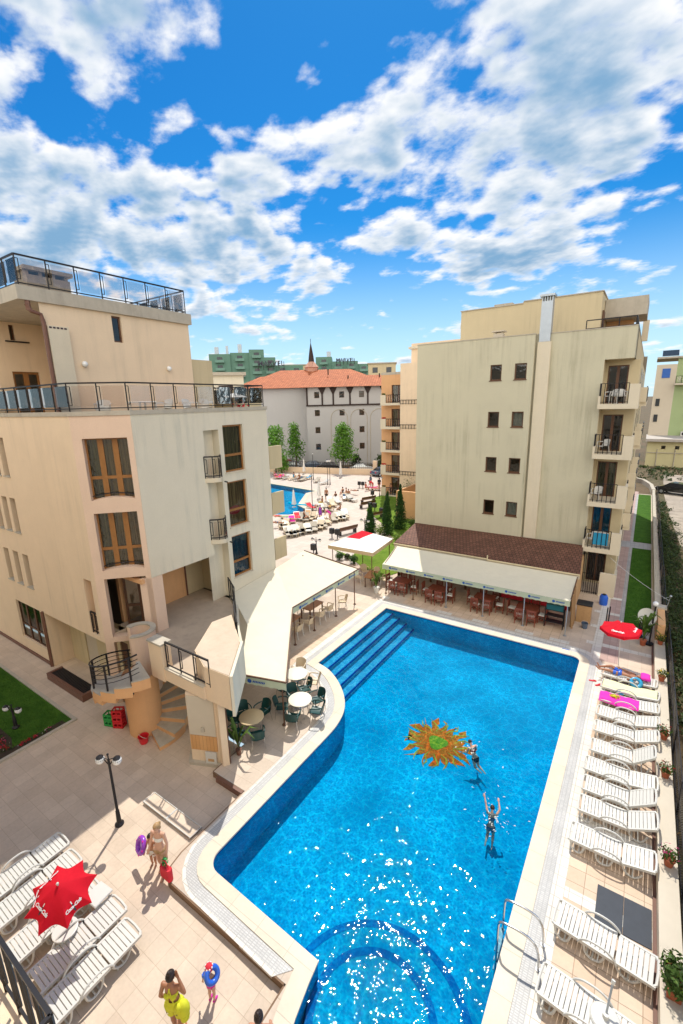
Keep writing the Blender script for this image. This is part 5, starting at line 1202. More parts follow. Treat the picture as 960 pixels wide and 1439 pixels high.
def parasol(base, top, r, drop, label, ribs=8, pleat=.0, val=.0, text=True, mt='red', phase=0.0, pole='white', texts=None):
    """a parasol whose pole leans from base to top; canopy of sagging panels, ribs, printed lettering"""
    base, top = Vector(base), Vector(top); rt = empty('parasol', base, label=label, cat='parasol')
    ax = (top-base).normalized(); t0 = ax.orthogonal().normalized(); t0 = Vector((1, 0, 0))-ax*ax.x; t0.normalize(); t1 = ax.cross(t0)
    X = lambda rad, a, z: top+t0*(rad*cos(a))+t1*(rad*sin(a))+ax*z
    S = 8; Rr = 6; g = MB(); vs = []; nA = ribs*S
    def pt(u, k):                      # u 0..1 from top to rim, k index round
        ph = (k % S)/S; dip = 4*ph*(1-ph); a = phase+2*pi*k/nA
        rad = r*u*(1-.10*dip*u-pleat*dip*u); z = -drop*(u**1.15)-.05*dip*u*(1 if pleat == 0 else -.4)
        return X(rad, a, z)
    vs.append(top)
    for i in range(1, Rr+1):
        for k in range(nA): vs.append(pt(i/Rr, k))
    fs = [(0, 1+k, 1+(k+1) % nA) for k in range(nA)]
    for i in range(Rr-1):
        for k in range(nA): fs.append((1+i*nA+k, 1+(i+1)*nA+k, 1+(i+1)*nA+(k+1) % nA, 1+i*nA+(k+1) % nA))
    if val:
        b = len(vs)
        for k in range(nA):
            ph = (k % S)/S; vs.append(pt(1, k)-ax*val*(1-.35*4*ph*(1-ph))+(pt(1, k)-top).normalized()*.01)
        for k in range(nA): fs.append((1+(Rr-1)*nA+k, b+k, b+(k+1) % nA, 1+(Rr-1)*nA+(k+1) % nA))
    g.add(vs, fs); can = g.build('canopy', M[mt], rt, world=True, smooth=28)
    g = MB(); g.tube([base, top+ax*.06], .019, 8); g.build('pole', M[pole], rt, world=True); g = MB(); g.ball(top+ax*.05, .03); g.build('finial', M[pole], can, world=True)
    for k in range(ribs):
        g = MB(); a = phase+2*pi*k/ribs; g.bar(X(.03, a, -.03), X(r*.98, a, -drop-.012), .012); g.bar(X(.02, a, -drop*1.3), X(r*.5, a, -drop*.47-.02), .01); g.build('rib', M['galv'], rt, world=True)
    for (seg, u, size, word) in (texts or []):
        k = seg*S+S//2; c = pt(u, k); e = 1e-3
        rad_d = (pt(u+.05, k)-pt(u-.05, k)).normalized(); tan_d = (pt(u, k+1)-pt(u, k-1)).normalized(); nrm = tan_d.cross(rad_d).normalized()
        if nrm.dot(ax) < 0: nrm = -nrm
        up = -rad_d; rt_d = up.cross(nrm).normalized(); up = nrm.cross(rt_d)
        t = text_mesh('lettering', word, size, M['logowhite'], can, .002, .35, 'CENTER', .9, .004)
        p = c+nrm*.028-base
        t.matrix_local = Matrix(((rt_d.x, up.x, nrm.x, p.x), (rt_d.y, up.y, nrm.y, p.y), (rt_d.z, up.z, nrm.z, p.z), (0, 0, 0, 1)))
        if size > .06 and not val:
            bt = MB(); bo = [(-.018, -.11), (.018, -.11), (.022, -.02), (.012, .03), (.010, .09), (-.010, .09), (-.012, .03), (-.022, -.02)]
            bt.add([c+nrm*.02+rt_d*(x)+up*y for x, y in bo], [tuple(range(8))]); bt.cm = 1
            bt.add([c+nrm*.021+rt_d*(x)+up*y for x, y in ((-.010, .055), (.010, .055), (.010, .12), (-.010, .12))], [(0, 1, 2, 3)])
            bt.build('bottle_print', [M['logodark'], M['logowhite']], can, world=True, fix=False)
    return rt
def foliage(g, blobs, n, size, sq=.8):
    for (x, y, z, rx, ry, rz) in blobs:
        for _ in range(n):
            while True:
                d = Vector((RN.gauss(0, 1), RN.gauss(0, 1), RN.gauss(0, 1)))
                if d.length > .1: break
            d.normalize(); t = RN.random()**.35
            p = Vector((x+d.x*rx*t, y+d.y*ry*t, z+d.z*rz*t)); s = size*RN.uniform(.6, 1.3)
            nrm = (d+Vector((RN.uniform(-.8, .8), RN.uniform(-.8, .8), RN.uniform(-.4, 1.0)))).normalized(); a = nrm.orthogonal().normalized(); a = Matrix.Rotation(RN.uniform(0, 6.28), 3, nrm)@a; b = nrm.cross(a)
            g.add([p-a*s, p-b*s*sq*.5, p+a*s, p+b*s*sq*.5], [(0, 1, 2, 3)])
def flower_pot(loc, label, fl, pot='terracotta', h=.2, r=.12, box=False, nl=150, nf=30, spread=.25):
    rt = empty('flower_pot', loc, label=label, cat='flower pot'); g = MB()
    if box: g.box(-.12, .12, -.3, .3, 0, h)
    else: g.lathe([(0, 0), (r*.72, 0), (r*.95, h*.8), (r*1.08, h*.8), (r*1.08, h), (r*.9, h), (r*.85, h*.85), (0, h*.85)], n=16)
    g.build('pot', M[pot], rt)
    g = MB(); foliage(g, [(0, 0, h+spread*.5, spread, spread*(2 if box else 1), spread*.7)], nl*(3 if box else 1), .05 if not box else .06); g.cm = 1; foliage(g, [(0, 0, h+spread*.75, spread*1.0, spread*(2 if box else 1), spread*.6)], nf, .045); g.build('flowering_plant', [M['leafball'], M[fl]], rt, fix=False)
    return rt
def palm_pot(loc, label, pot, h=1.0, nl=14, ps=.16):
    rt = empty('potted_plant', loc, label=label, cat='potted plant'); g = MB()
    g.lathe([(0, 0), (ps*.7, 0), (ps*.95, ps*1.7), (ps*1.05, ps*1.7), (ps*1.05, ps*1.95), (ps*.85, ps*1.95), (0, ps*1.7)], n=16); g.build('pot', M[pot], rt, smooth=40)
    g = MB()
    for k in range(nl):
        a = RN.uniform(0, 6.28); L = h*RN.uniform(.55, .95); lean = RN.uniform(.12, .55); z0 = ps*1.8+RN.uniform(0, h*.4)
        pts = [(0, z0), (lean*.35*L, z0+L*.45), (lean*.9*L, z0+L*.72), (lean*1.5*L, z0+L*.72*(1-lean*.5))]
        w = .035*h+.01; L_ = []; 
        for i, (d, z) in enumerate(pts):
            ww = w*(.5, 1, .8, .05)[i]; L_ += [(d*cos(a)-ww*sin(a), d*sin(a)+ww*cos(a), z), (d*cos(a)+ww*sin(a), d*sin(a)-ww*cos(a), z)]
        g.add(L_, [(0, 1, 3, 2), (2, 3, 5, 4), (4, 5, 7, 6)])
    g.build('leaves', M['leafpalm'], rt, fix=False); g = MB(); g.tube([(0, 0, ps*1.5), (.01, .0, ps*1.8+h*.4)], .022, 6); g.build('stem', M['bark'], rt); return rt

# ================================================================== LOUNGERS BESIDE THE POOL (right) AND IN THE LOWER LEFT
protoL = {}
def lounger_at(loc, rz, ang, label, group=None):
    key = round(ang, 2)
    if key not in protoL: o = protoL[key] = make_lounger(ang)
    else: o = copy_tree(protoL[key])
    place(o, loc, rz, label, group); return o
GR = 'white sun loungers along the right side of the pool'
rows = [((-.35, 20.75), .09, -.03, 'white sun lounger that carries the man in blue trunks, under the red parasol'),
        ((-.30, 19.75), .16, -.03, 'white sun lounger covered by a pale yellow green towel'),
        ((-.33, 18.78), .14, -.02, 'white sun lounger with a magenta towel over its seat'),
        ((-.30, 17.75), .36, 0, 'empty white sun lounger next to the magenta towel, backrest slightly raised'),
        ((-.32, 16.75), .44, 0, 'empty white sun lounger second below the magenta towel, backrest half raised'),
        ((-.30, 15.62), .70, 0, 'empty white sun lounger with a steep backrest above the nearly flat one'),
        ((-.42, 14.62), .20, 0, 'empty white sun lounger with a nearly flat backrest, mid row'),
        ((-.36, 13.72), .62, .0, 'empty white sun lounger with a steep backrest beside red geraniums on the wall'),
        ((-.38, 12.85), .48, 0, 'empty white sun lounger, half raised, second before the dark mat'),
        ((-.48, 11.72), .24, -.02, 'empty white sun lounger with a low backrest, bordering the dark mat'),
        ((-.45, 9.30), .0, -.12, 'flat white sun lounger lying partly over the dark mat'),
        ((-.50, 7.78), .0, -.10, 'flat white sun lounger with a parasol base on it at the lower right corner')]
for (x, y), an, rz, lb in rows: lounger_at((x+RN.uniform(-.04, .04), y, .01), rz+RN.uniform(-.035, .035), an, lb, GR)
GL = 'white sun loungers in the lower left'
for (x, y), rz, lb in (((-12.5, 2.06), pi/2, 'flat white sun lounger farthest left, half in the shade of the hotel'),
                       ((-11.68, 2.0), pi/2, 'flat white sun lounger between the shaded one and the red parasol'),
                       ((-10.55, 1.9), pi/2, 'white sun lounger mostly hidden under the red parasol'),
                       ((-9.52, 1.97), pi/2, 'white sun lounger half in the pink shade of the red parasol'),
                       ((-8.74, 1.85), pi/2, 'fully sunlit white sun lounger closest to the woman in yellow')):
    lounger_at((x, y, LOWZ+.002), rz, 0.0, lb, GL)
def towel(name, x0, x1, y0, y1, z, mt, label, cat='towel', amp=.02, ang=0.0, hinge=None, rz=0.0, org=(0, 0)):
    g = MB(); nx, ny = 22, 8; vs = []
    for i in range(nx+1):
        for j in range(ny+1):
            u, v = i/nx, j/ny; x = x0+(x1-x0)*u; y = y0+(y1-y0)*v; zz = z
            if hinge is not None and x > hinge: zz += (x-hinge)*math.tan(ang)
            e = abs(2*v-1); zz -= max(0, e-.86)*.6
            vs.append((x, y+.03*sin(u*9), zz+amp*(sin(u*21+v*5)+sin(v*13-u*6))*.5+amp))
    fs = [(i*(ny+1)+j, (i+1)*(ny+1)+j, (i+1)*(ny+1)+j+1, i*(ny+1)+j+1) for i in range(nx) for j in range(ny)]
    g.T = Matrix.Translation((org[0], org[1], 0))@Matrix.Rotation(rz, 4, 'Z'); g.add(vs, fs); g.T = None
    return tag(g.build(name, M[mt], smooth=60), label, cat)
towel('beach_towel', .0, 1.85, -.36, .36, .362, 'yellowcloth', 'pale yellow green towel spread over the sun lounger below the sunbather', ang=.16, hinge=1.18, rz=-.03, org=(-.30, 19.75))
towel('magenta_towel', -.02, 1.30, -.38, .36, .364, 'pinkcloth', 'crumpled magenta towel draped over a sun lounger seat', amp=.03, ang=.14, hinge=1.18, rz=-.02, org=(-.33, 18.78))
g = MB(); foliage(g, [(.18, 18.85, .42, .20, .12, .03)], 60, .06); tag(g.build('lime_top', M['limecloth'], fix=False), 'small lime yellow garment lying on the magenta towel', 'garment')
g = MB(); foliage(g, [(.35, 19.2, .42, .13, .1, .03)], 50, .05); tag(g.build('turquoise_top', M['turq'], fix=False), 'small turquoise garment lying near the foot of the yellow towel lounger', 'garment')
for k, (px, py) in enumerate(((833, 957), (841, 963))):
    p = G(px, py); g = MB(); g.T = Matrix.Translation(p)@Matrix.Rotation(.3+.5*k, 4, 'Z'); g.prism([(-.14, -.035), (.0, -.05), (.13, -.04), (.15, 0), (.13, .045), (0, .035), (-.14, .04), (-.16, 0)], .012, .035); g.tube([(.02, -.045, .03), (.07, 0, .075), (.02, .045, .03)], .01, 5)
    tag(g.build('flip_flop', M['redplastic']), ('red flip flop lying nearest the pool coping', 'red flip flop lying nearer the yellow towel lounger')[k], 'flip flop', 'pair of red flip flops')
g = MB(); g.T = Matrix.Translation((.84, 20.28, .43))@Matrix.Rotation(.6, 4, 'X'); n1, n2 = 24, 8; 
for i in range(n1):
    pass
def torus(mb, R0, r0, n1=24, n2=8, c=(0, 0, 0), sz=1.0):
    vs = [(c[0]+(R0+r0*cos(2*pi*j/n2))*cos(2*pi*i/n1), c[1]+(R0+r0*cos(2*pi*j/n2))*sin(2*pi*i/n1), c[2]+r0*sz*sin(2*pi*j/n2)) for i in range(n1) for j in range(n2)]
    mb.add(vs, [(i*n2+j, ((i+1) % n1)*n2+j, ((i+1) % n1)*n2+(j+1) % n2, i*n2+(j+1) % n2) for i in range(n1) for j in range(n2)])
torus(g, .17, .075); tag(g.build('swim_ring', M['turq'], smooth=60), 'turquoise swim ring leaning on the lounger beside the sunbather', 'swim ring')
# parasols
parasol((.16, 22.14, 0), G(873, 875, 2.12), .82, .27, 'open red parasol with white script standing by the sunbathing man', val=.16, phase=.2, texts=[(5, .72, .13, 'Coca-Cola'), (7, .72, .13, 'Coca-Cola')])
parasol((-10.05, 3.05, -.2), (-9.62, 2.78, 1.86), .72, .46, 'half folded red parasol with white script over the loungers in the lower left', pleat=.16, phase=-.35, texts=[(4, .62, .105, 'Coca-Cola'), (6, .64, .105, 'Coca-Cola'), (5, .84, .09, 'Coca-Cola'), (0, .78, .09, 'Coca-Cola')])
# side tables near the red parasol
def small_table(loc, r, mt, label, rz=0, square=False):
    rt = empty('side_table', loc, rz, label=label, cat='side table'); g = MB()
    if square: g.bb(-r, r, -r, r, .43, .47, .015)
    else: g.lathe([(0, .43), (r, .43), (r, .465), (r-.02, .47), (0, .47)], n=24)
    g.build('table_top', M[mt], rt)
    for k in range(4):
        a = pi/4+k*pi/2; g = MB(); g.tube([(r*.75*cos(a)*(1.2 if square else 1), r*.75*sin(a)*(1.2 if square else 1), .43), (r*.85*cos(a)*(1.2 if square else 1), r*.85*sin(a)*(1.2 if square else 1), 0)], .025, 6); g.build('leg', M[mt], rt)
    return rt
small_table((-9.93, 2.82, gz(-9.93, 2.8)), .27, 'white', 'round white side table in the shade of the lower left red parasol')
small_table((-10.05, 3.66, gz(-10.05, 3.5)), .24, 'white', 'square white side table standing in the sun between two lower left loungers', .1, True)
rt = empty('umbrella_weight', (.62, 7.72, .345), label='round white parasol base with a short grey pole resting on the lower right lounger', cat='umbrella weight')
g = MB(); g.lathe([(0, 0), (.26, 0), (.27, .03), (.24, .06), (.06, .08), (.05, .16), (0, .16)], n=28); g.build('base_disc', M['white'], rt, smooth=35)
g = MB(); g.tube([(0, 0, .1), (.05, .28, .62)], .02, 8); g.build('pole', M['galv'], rt); g = MB(); g.tube([(.05, .28, .60), (.06, .31, .66)], .035, 8); g.build('clamp', M['white'], rt)
# pool ladder: two bent steel rails and treads below water
rt = empty('pool_ladder', (-1.35, 8.35, 0), label='bent steel pool ladder with two handrails on the right pool edge', cat='pool ladder')
for y in (-.27, .27):
    g = MB(); g.tube(catmull([(.72, y, .0), (.70, y, .40), (.60, y, .66), (.40, y, .76), (.05, y, .76), (-.12, y, .70), (-.15, y, .5), (-.15, y, -.1), (-.15, y, -1.0)], 5), .027, 8); g.build('handrail', M['chrome'], rt, smooth=60)
    g = MB(); g.lathe([(0, .035), (.05, .035), (.055, 0)], (.72, y, 0), 14); g.build('floor_flange', M['chrome'], rt)
for z in (-.2, -.5, -.8):
    g = MB(); g.box(-.2, -.1, -.27, .27, z-.015, z+.015); g.build('tread', M['white'], rt)
# tables and chairs on the pool terrace
def chairs_round(t, r, angs, proto, labels, group):
    for a, lb in zip(angs, labels):
        o = copy_tree(proto); A = radians(a); place(o, (t[0]+r*cos(A), t[1]+r*sin(A), .004), A+pi/2+RN.uniform(-.25, .25), lb, group)
gch = make_armchair('green_chair', 'greenpl', 'chrome'); bch = make_armchair('beige_chair', 'beigepl', 'white', lr=.02)
wch = make_wood_chair()
t1 = (-10.12, 11.78); t2 = (-11.02, 10.02); t3 = (-11.35, 13.05)
rt = make_round_table(.46, 'creamtop', 'chrome', 'round cream table in the sun ringed by dark green chairs'); place(rt, (*t1, .004), .3)
rt = make_round_table(.46, 'beigetop', 'chrome', 'round beige table in the shade ringed by dark green chairs'); place(rt, (*t2, .004), .1)
rt = make_round_table(.48, 'creamtop', 'chrome', 'round cream table with a beige chair, closest to the submerged pool stairs'); place(rt, (*t3, .004), .6)
GG = 'dark green plastic chairs'
chairs_round(t1, .72, (10, 62, 150, 215, 285), gch, ('dark green chair on the pool side of the sunlit round table', 'dark green chair between the sunlit round table and the table with beige chairs', 'dark green chair on the hotel side of the sunlit round table, by the canopy post', 'dark green chair between the sunlit and the shaded round tables', 'dark green chair with its back to the camera at the sunlit round table'), GG)
chairs_round(t2, .70, (100, 190, 262, 330, 160), gch, ('dark green chair behind the shaded round table, facing the camera', 'dark green chair on the pillar side of the shaded round table', 'dark green chair with its back to the camera at the shaded round table', 'dark green chair on the pool side of the shaded round table', 'dark green chair half hidden behind the canopy edge at the shaded round table'), GG)
chairs_round(t3, .75, (265,), gch, ('dark green chair on the near side of the table with beige chairs',), GG)
chairs_round(t3, .75, (120, 20), bch, ('beige armchair behind the round table closest to the pool stairs', 'beige armchair on the pool side of the round table closest to the stairs'), 'beige plastic armchairs')
for o in (gch,): 
    place(o, (t1[0]-.55, t1[1]+.95, .004), 2.6, 'dark green chair pushed away from the sunlit table toward the canopy', GG)
k = 0
lbs = ['beige armchair at the near corner of the canopy, next to its end', 'beige armchair facing the nearest slatted table under the canopy', 'beige armchair on the pool side of the nearest slatted table', 'beige armchair between the two slatted tables on the pool side', 'beige armchair on the pool side of the farther slatted table', 'beige armchair at the far corner of the canopy by the last post', 'beige armchair on the hotel side of the nearest slatted table', 'beige armchair on the hotel side of the farther slatted table']
pos = [(-14.25, 15.55, -1.9), (-14.15, 16.5, 1.6), (-14.1, 17.45, 1.6), (-14.1, 18.45, 1.5), (-14.15, 19.35, 1.6), (-14.0, 20.6, 2.3), (-15.6, 16.9, -1.6), (-15.6, 18.9, -1.6)]
for i, (x, y, r_) in enumerate(pos):
    o = bch if i == 0 else copy_tree(bch); place(o, (x, y, .004), r_, lbs[i], 'beige plastic armchairs')
tb_ = make_rect_table(.8, 1.3, 'woodtop', 'darkwood', 'slatted wooden table nearest the canopy corner, among beige armchairs'); place(tb_, (-14.9, 16.7, .004))
o = copy_tree(tb_); place(o, (-14.9, 18.8, .004), 0, 'slatted wooden table farther along under the canopy, among beige armchairs')
o = copy_tree(tb_); place(o, (-14.2, 24.6, .004), .2, 'slatted wooden table in the open between the two awnings')
for i, (x, y, r_, lb) in enumerate(((-15.1, 24.3, -1.3, 'beige armchair on the left of the wooden table between the two awnings'), (-14.5, 25.5, 3.1, 'beige armchair behind the wooden table between the two awnings'), (-13.45, 24.9, 1.7, 'beige armchair on the right of the wooden table between the two awnings'), (-15.4, 25.6, -2.2, 'beige armchair set back from the wooden table between the two awnings'))):
    o = copy_tree(bch); place(o, (x, y, .004), r_, lb, 'beige plastic armchairs')
# red wooden sets under the bar awning
rt = make_rect_table(1.15, .8, 'redwood', 'redwood'); first = True
spots = [((-12.05, 24.75), 'leftmost, sunlit red wooden table under the bar awning', 'the sunlit red wooden table'), ((-9.55, 24.7), 'red wooden table second from the sunlit end', 'the second red wooden table'), ((-6.75, 24.9), 'red wooden table in the dim middle of the bar awning', 'the middle red wooden table'), ((-4.35, 24.75), 'red wooden table closest to the black rack under the bar awning', 'the red wooden table by the black rack')]
usedw = False
for (x, y), lb, nm in spots:
    o = rt if first else copy_tree(rt); first = False; place(o, (x, y, .006), RN.uniform(-.06, .06), lb, 'red wooden tables under the bar awning')
    for dx, dy, r_, wd in ((-.3, -.72, 0, 'on the pool side, left, of '), (.34, -.70, .1, 'on the pool side, right, of '), (-.85, .05, -pi/2, 'at the left end of '), (.85, 0, pi/2, 'at the right end of '), (-.3, .72, pi, 'on the bar side, left, of '), (.32, .74, pi, 'on the bar side, right, of ')):
        c = wch if not usedw else copy_tree(wch); usedw = True
        place(c, (x+dx+RN.uniform(-.06, .06), y+dy+RN.uniform(-.08, .05), .006), r_+RN.uniform(-.15, .15), 'red chair '+wd+nm, 'red wooden chairs under the bar awning')
rt = empty('display_rack', (-2.95, 24.55, .006), label='black metal rack with a teal box at the right end of the bar awning', cat='rack')
for x in (-.45, .45):
    for y in (-.2, .2): g = MB(); g.bar((x, y, 0), (x, y, 1.15), .035); g.build('upright', M['blackplastic'], rt)
for z in (.3, .65, .98): g = MB(); g.bb(-.45, .45, -.2, .2, z, z+.03, .005); g.build('shelf', M['blackplastic'], rt)
g = MB(); g.bb(-.42, .42, -.18, .18, 1.012, 1.3, .02); g.build('teal_box', M['teal'], rt)
rt = empty('plywood_cabinet', (-1.7, 26.1, .005), label='bare plywood cabinet with a black lid beside the bar awning', cat='cabinet')
g = MB(); g.box(-.35, .35, -.3, .3, 0, 1.0); g.build('carcass', M['chipboard'], rt); g = MB(); g.bb(-.38, .38, -.33, .33, 1.0, 1.08, .02); g.build('lid', M['blackplastic'], rt); g = MB(); g.box(-.33, -.01, -.32, -.302, .05, .95); g.box(.01, .33, -.32, -.302, .05, .95); g.build('door', M['chipboard'], rt)
rt = empty('blue_drum', (-.95, 28.9, .005), label='blue plastic drum on the path by the ground floor grille', cat='drum'); g = MB(); g.lathe([(0, 0), (.2, 0), (.22, .1), (.22, .5), (.17, .58), (.17, .62), (0, .62)], n=20); g.build('barrel', M['blueplastic'], rt, smooth=40); g = MB(); g.lathe([(0, .66), (.1, .66), (.1, .62)], n=16); g.build('cap', M['blackplastic'], rt)
rt = empty('grey_bucket', (-1.55, 25.2, .005), label='dark grey bucket standing by the brown side curtain', cat='bucket'); g = MB(); g.lathe([(0, 0), (.13, 0), (.17, .3), (.155, .3), (.12, .02), (0, .02)], n=20); g.build('pail', M['carblue'], rt, smooth=40); g = MB(); g.tube([(-.165, 0, .3), (-.1, 0, .4), (.1, 0, .4), (.165, 0, .3)], .008, 6); g.build('handle', M['galv'], rt)
rt = empty('gate_bars', (-.62, 25.4, .0), label='pair of dark upright posts on the pink path', cat='posts')
for x in (0, .1): g = MB(); g.bar((x, x*2, 0), (x+.02, x*2+.1, 1.3), .04); g.build('upright', M['iron'], rt)
# white chairs and tables on balconies
pch = make_armchair('plastic_chair', 'white', 'white', lr=.02)
for i, (k, x, y, r_, lb) in enumerate(((1, -2.0, 30.8, 2.6, 'white plastic chair on the lowest corner balcony, in front of the blue cloth'), (2, -2.05, 30.8, 2.8, 'white plastic chair on the second corner balcony from below'), (3, -2.0, 30.75, 2.4, 'white plastic chair on the third corner balcony from below'), (4, -1.9, 30.75, 2.2, 'white plastic chair on the top corner balcony, left one'), (4, -1.4, 30.9, 3.4, 'white plastic chair on the top corner balcony, right one'))):
    o = pch if i == 0 else copy_tree(pch); place(o, (x, y, 2.85*k+.165), r_, lb, 'white plastic chairs on the corner balconies')
o = copy_tree(pch); place(o, (-17.3, 9.6, ZT-.355), -2.2, 'white plastic chair on the roof terrace near the bay corner')
for i, (x, y) in enumerate(((-17.2, 12.2), (-17.0, 13.4), (-17.4, 14.6))):
    o = copy_tree(pch); place(o, (x, y, ZT-.355), RN.uniform(0, 6), ('white plastic chair on the roof terrace below the left wall lamp', 'white plastic chair on the roof terrace below the right wall lamp', 'white plastic chair on the roof terrace nearest the sunshade')[i])
o = copy_tree(pch); place(o, (-7.0, .2, bz+.002), .4, 'white plastic chair on the near balcony at the bottom left corner'); o = copy_tree(pch); place(o, (-6.3, -.2, bz+.002), 1.2, 'second white plastic chair on the near balcony, deeper inside')
rt = empty('balcony_table', (-1.55, 31.2, 3.015), label='round white table with a stacked chair on the lowest corner balcony', cat='table'); g = MB(); g.lathe([(0, .68), (.38, .68), (.38, .71), (0, .71)], n=24); g.build('table_top', M['white'], rt)
for k in range(4): g = MB(); g.tube([(.2*cos(k*pi/2), .2*sin(k*pi/2), .68), (.3*cos(k*pi/2), .3*sin(k*pi/2), 0)], .02, 6); g.build('leg', M['white'], rt)
g = MB(); vs = []
for i in range(9):
    for j in range(9): vs.append((-1.95+.8*i/8, 30.32+.02*sin(i*2), 3.2+.75*j/8))
g.add(vs, [(i*9+j, (i+1)*9+j, (i+1)*9+j+1, i*9+j+1) for i in range(8) for j in range(8)]); tag(g.build('blue_towel', M['bluecloth']), 'blue cloth hanging inside the railing of the lowest corner balcony', 'towel')
rt = empty('terrace_sunshade', (-16.5, 15.6, ZT-.355), label='small white topped sunshade over orange toys on the roof terrace', cat='sunshade'); g = MB(); g.lathe([(0, 1.05), (.3, 1.0), (.6, .85), (.58, .84), (0, .98)], n=20); g.build('canopy', M['white'], rt, smooth=40); g = MB(); g.tube([(0, 0, 0), (0, 0, 1.02)], .03, 8); g.build('pole', M['white'], rt)
g = MB(); foliage(g, [(.1, .1, .4, .5, .5, .35)], 30, .12); g.build('orange_cloths', M['flowerred'], rt, fix=False)
rt = empty('terrace_table', (-16.9, 11.0, ZT-.355), label='white plastic table on the roof terrace behind the railing', cat='table'); g = MB(); g.bb(-.4, .4, -.4, .4, .68, .72, .02); g.build('table_top', M['white'], rt)
for sx in (-1, 1):
    for sy in (-1, 1): g = MB(); g.box(sx*.33-.03, sx*.33+.03, sy*.33-.03, sy*.33+.03, 0, .68); g.build('leg', M['white'], rt)
# ================================================================== LAMPS, PLANTS, FENCE, SMALL THINGS
def globe_lamp(loc, h, label, arms=(0,), arm=.24, gr=.11, rz=0.0, group=None, name='street_lamp', base=True):
    rt = empty(name, loc, rz, label=label, cat='lamp post', group=group)
    g = MB(); g.lathe([(0, 0), (.13, 0), (.13, .04), (.07, .10), (.055, .5), (.04, .52), (.035, h-.1), (0, h-.1)] if base else [(0, 0), (.05, 0), (.035, h-.1), (0, h-.1)], n=14); g.build('post', M['iron'], rt, smooth=40)
    for s in arms:
        g = MB()
        if s == 0: c = (0, 0, h)
        else:
            c = (s*arm, 0, h-.12); g.tube(catmull([(0, 0, h-.32), (s*arm*.5, 0, h-.12), (s*arm, 0, h+.04)], 4), .016, 6); g.tube([(s*arm*.1, 0, h-.1), (s*arm*.8, 0, h-.02)], .012, 6); g.build('bracket', M['iron'], rt)
        g = MB(); g.ball(c, gr, gr, gr, 16, 10); gl = g.build('globe', M['globe'], rt, smooth=80)
        g = MB(); g.lathe([(gr*.99, .02), (gr*.75, gr*.75), (gr*.2, gr*1.15), (0, gr*1.3)], c, 14); g.build('cap', M['iron'], gl)
    if arms != (0,): g = MB(); g.tube([(0, 0, h-.12), (0, 0, h+.05)], .02, 6); g.ball((0, 0, h+.07), .035); g.build('finial', M['iron'], rt)
    return rt
globe_lamp((-11.88, 5.24, LOWZ), 2.42, 'tall black double lamp post with two white globes in the shaded plaza', (-1, 1), .26, .13, .5)
globe_lamp((-19.4, 5.4, LOWZ+.02), .95, 'low black double garden lamp with white globes on the shaded lawn', (-1, 1), .3, .12, .35)
FL = 'lamp posts on the far pool deck'
globe_lamp(G(439.7, 726), 4.6, 'tall thin lamp post among the far sunbathers, left of the standing woman', (0,), group=FL)
globe_lamp(G(440.6, 674), 4.2, 'tall thin lamp post on the far side of the far pool', (0,), group=FL)
globe_lamp(G(460.8, 681), 3.6, 'left one of two lamp posts close together behind the far pool', (0,), gr=.2, group=FL)
globe_lamp(G(464, 681), 3.6, 'right one of two lamp posts close together behind the far pool', (0,), gr=.2, group=FL)
globe_lamp(G(445, 778), 1.3, 'short black double lamp by the canopy at the near side of the far deck', (-1, 1), .4, .12)
globe_lamp(G(513, 768), 2.4, 'black lamp post beside the smallest cypress', (-1, 1), .35, .12)
globe_lamp(G(533.5, 698), 2.6, 'black double lamp post at the edge of the sunny lawn', (-1, 1), .35, .12)
# wall along the right side, with its brown gutter, pots and mesh fence
rt = empty('boundary_wall', (1.5, 3, 0), label='long low cream wall along the right edge of the deck', cat='wall')
g = MB(); g.box(1.5, 1.92, 2, 24.9, -.02, .36); g.build('wall_body', M['whitepaint'], rt, world=True)
g = MB(); g.box(1.425, 1.497, 2, 24.9, .002, .05); g.build('gutter', M['pipe'], rt, world=True)
rt = empty('garden_wall', (1.55, 25, 0), label='higher grey capped garden wall with an orange end pier beside the side lawn', cat='wall')
g = MB(); g.box(1.56, 1.86, 24.95, 26.9, 0, 1.18); g.build('end_pier', M['orange'], rt, world=True)
g = MB(); g.box(1.5, 1.95, 26.9, 27.35, 1.18, 1.28); g.box(1.56, 1.86, 26.9, 27.3, 0, 1.18); g.box(1.52, 1.78, 27.3, 67, 0, .55); g.build('wall_body', M['cap'], rt, world=True)
g = MB(); pts = [(1.65, 67), (1.4, 71), (.6, 74.5), (-1, 77)]
for i in range(3):
    (ax, ay), (bx, by) = pts[i], pts[i+1]; g.hexa([(ax-.2, ay, -.1), (ax+.2, ay, -.1), (bx+.2, by, -.1), (bx-.2, by, -.1), (ax-.2, ay, .6), (ax+.2, ay, .6), (bx+.2, by, .6), (bx-.2, by, .6)])
g.build('curved_end', M['cap'], rt, world=True)
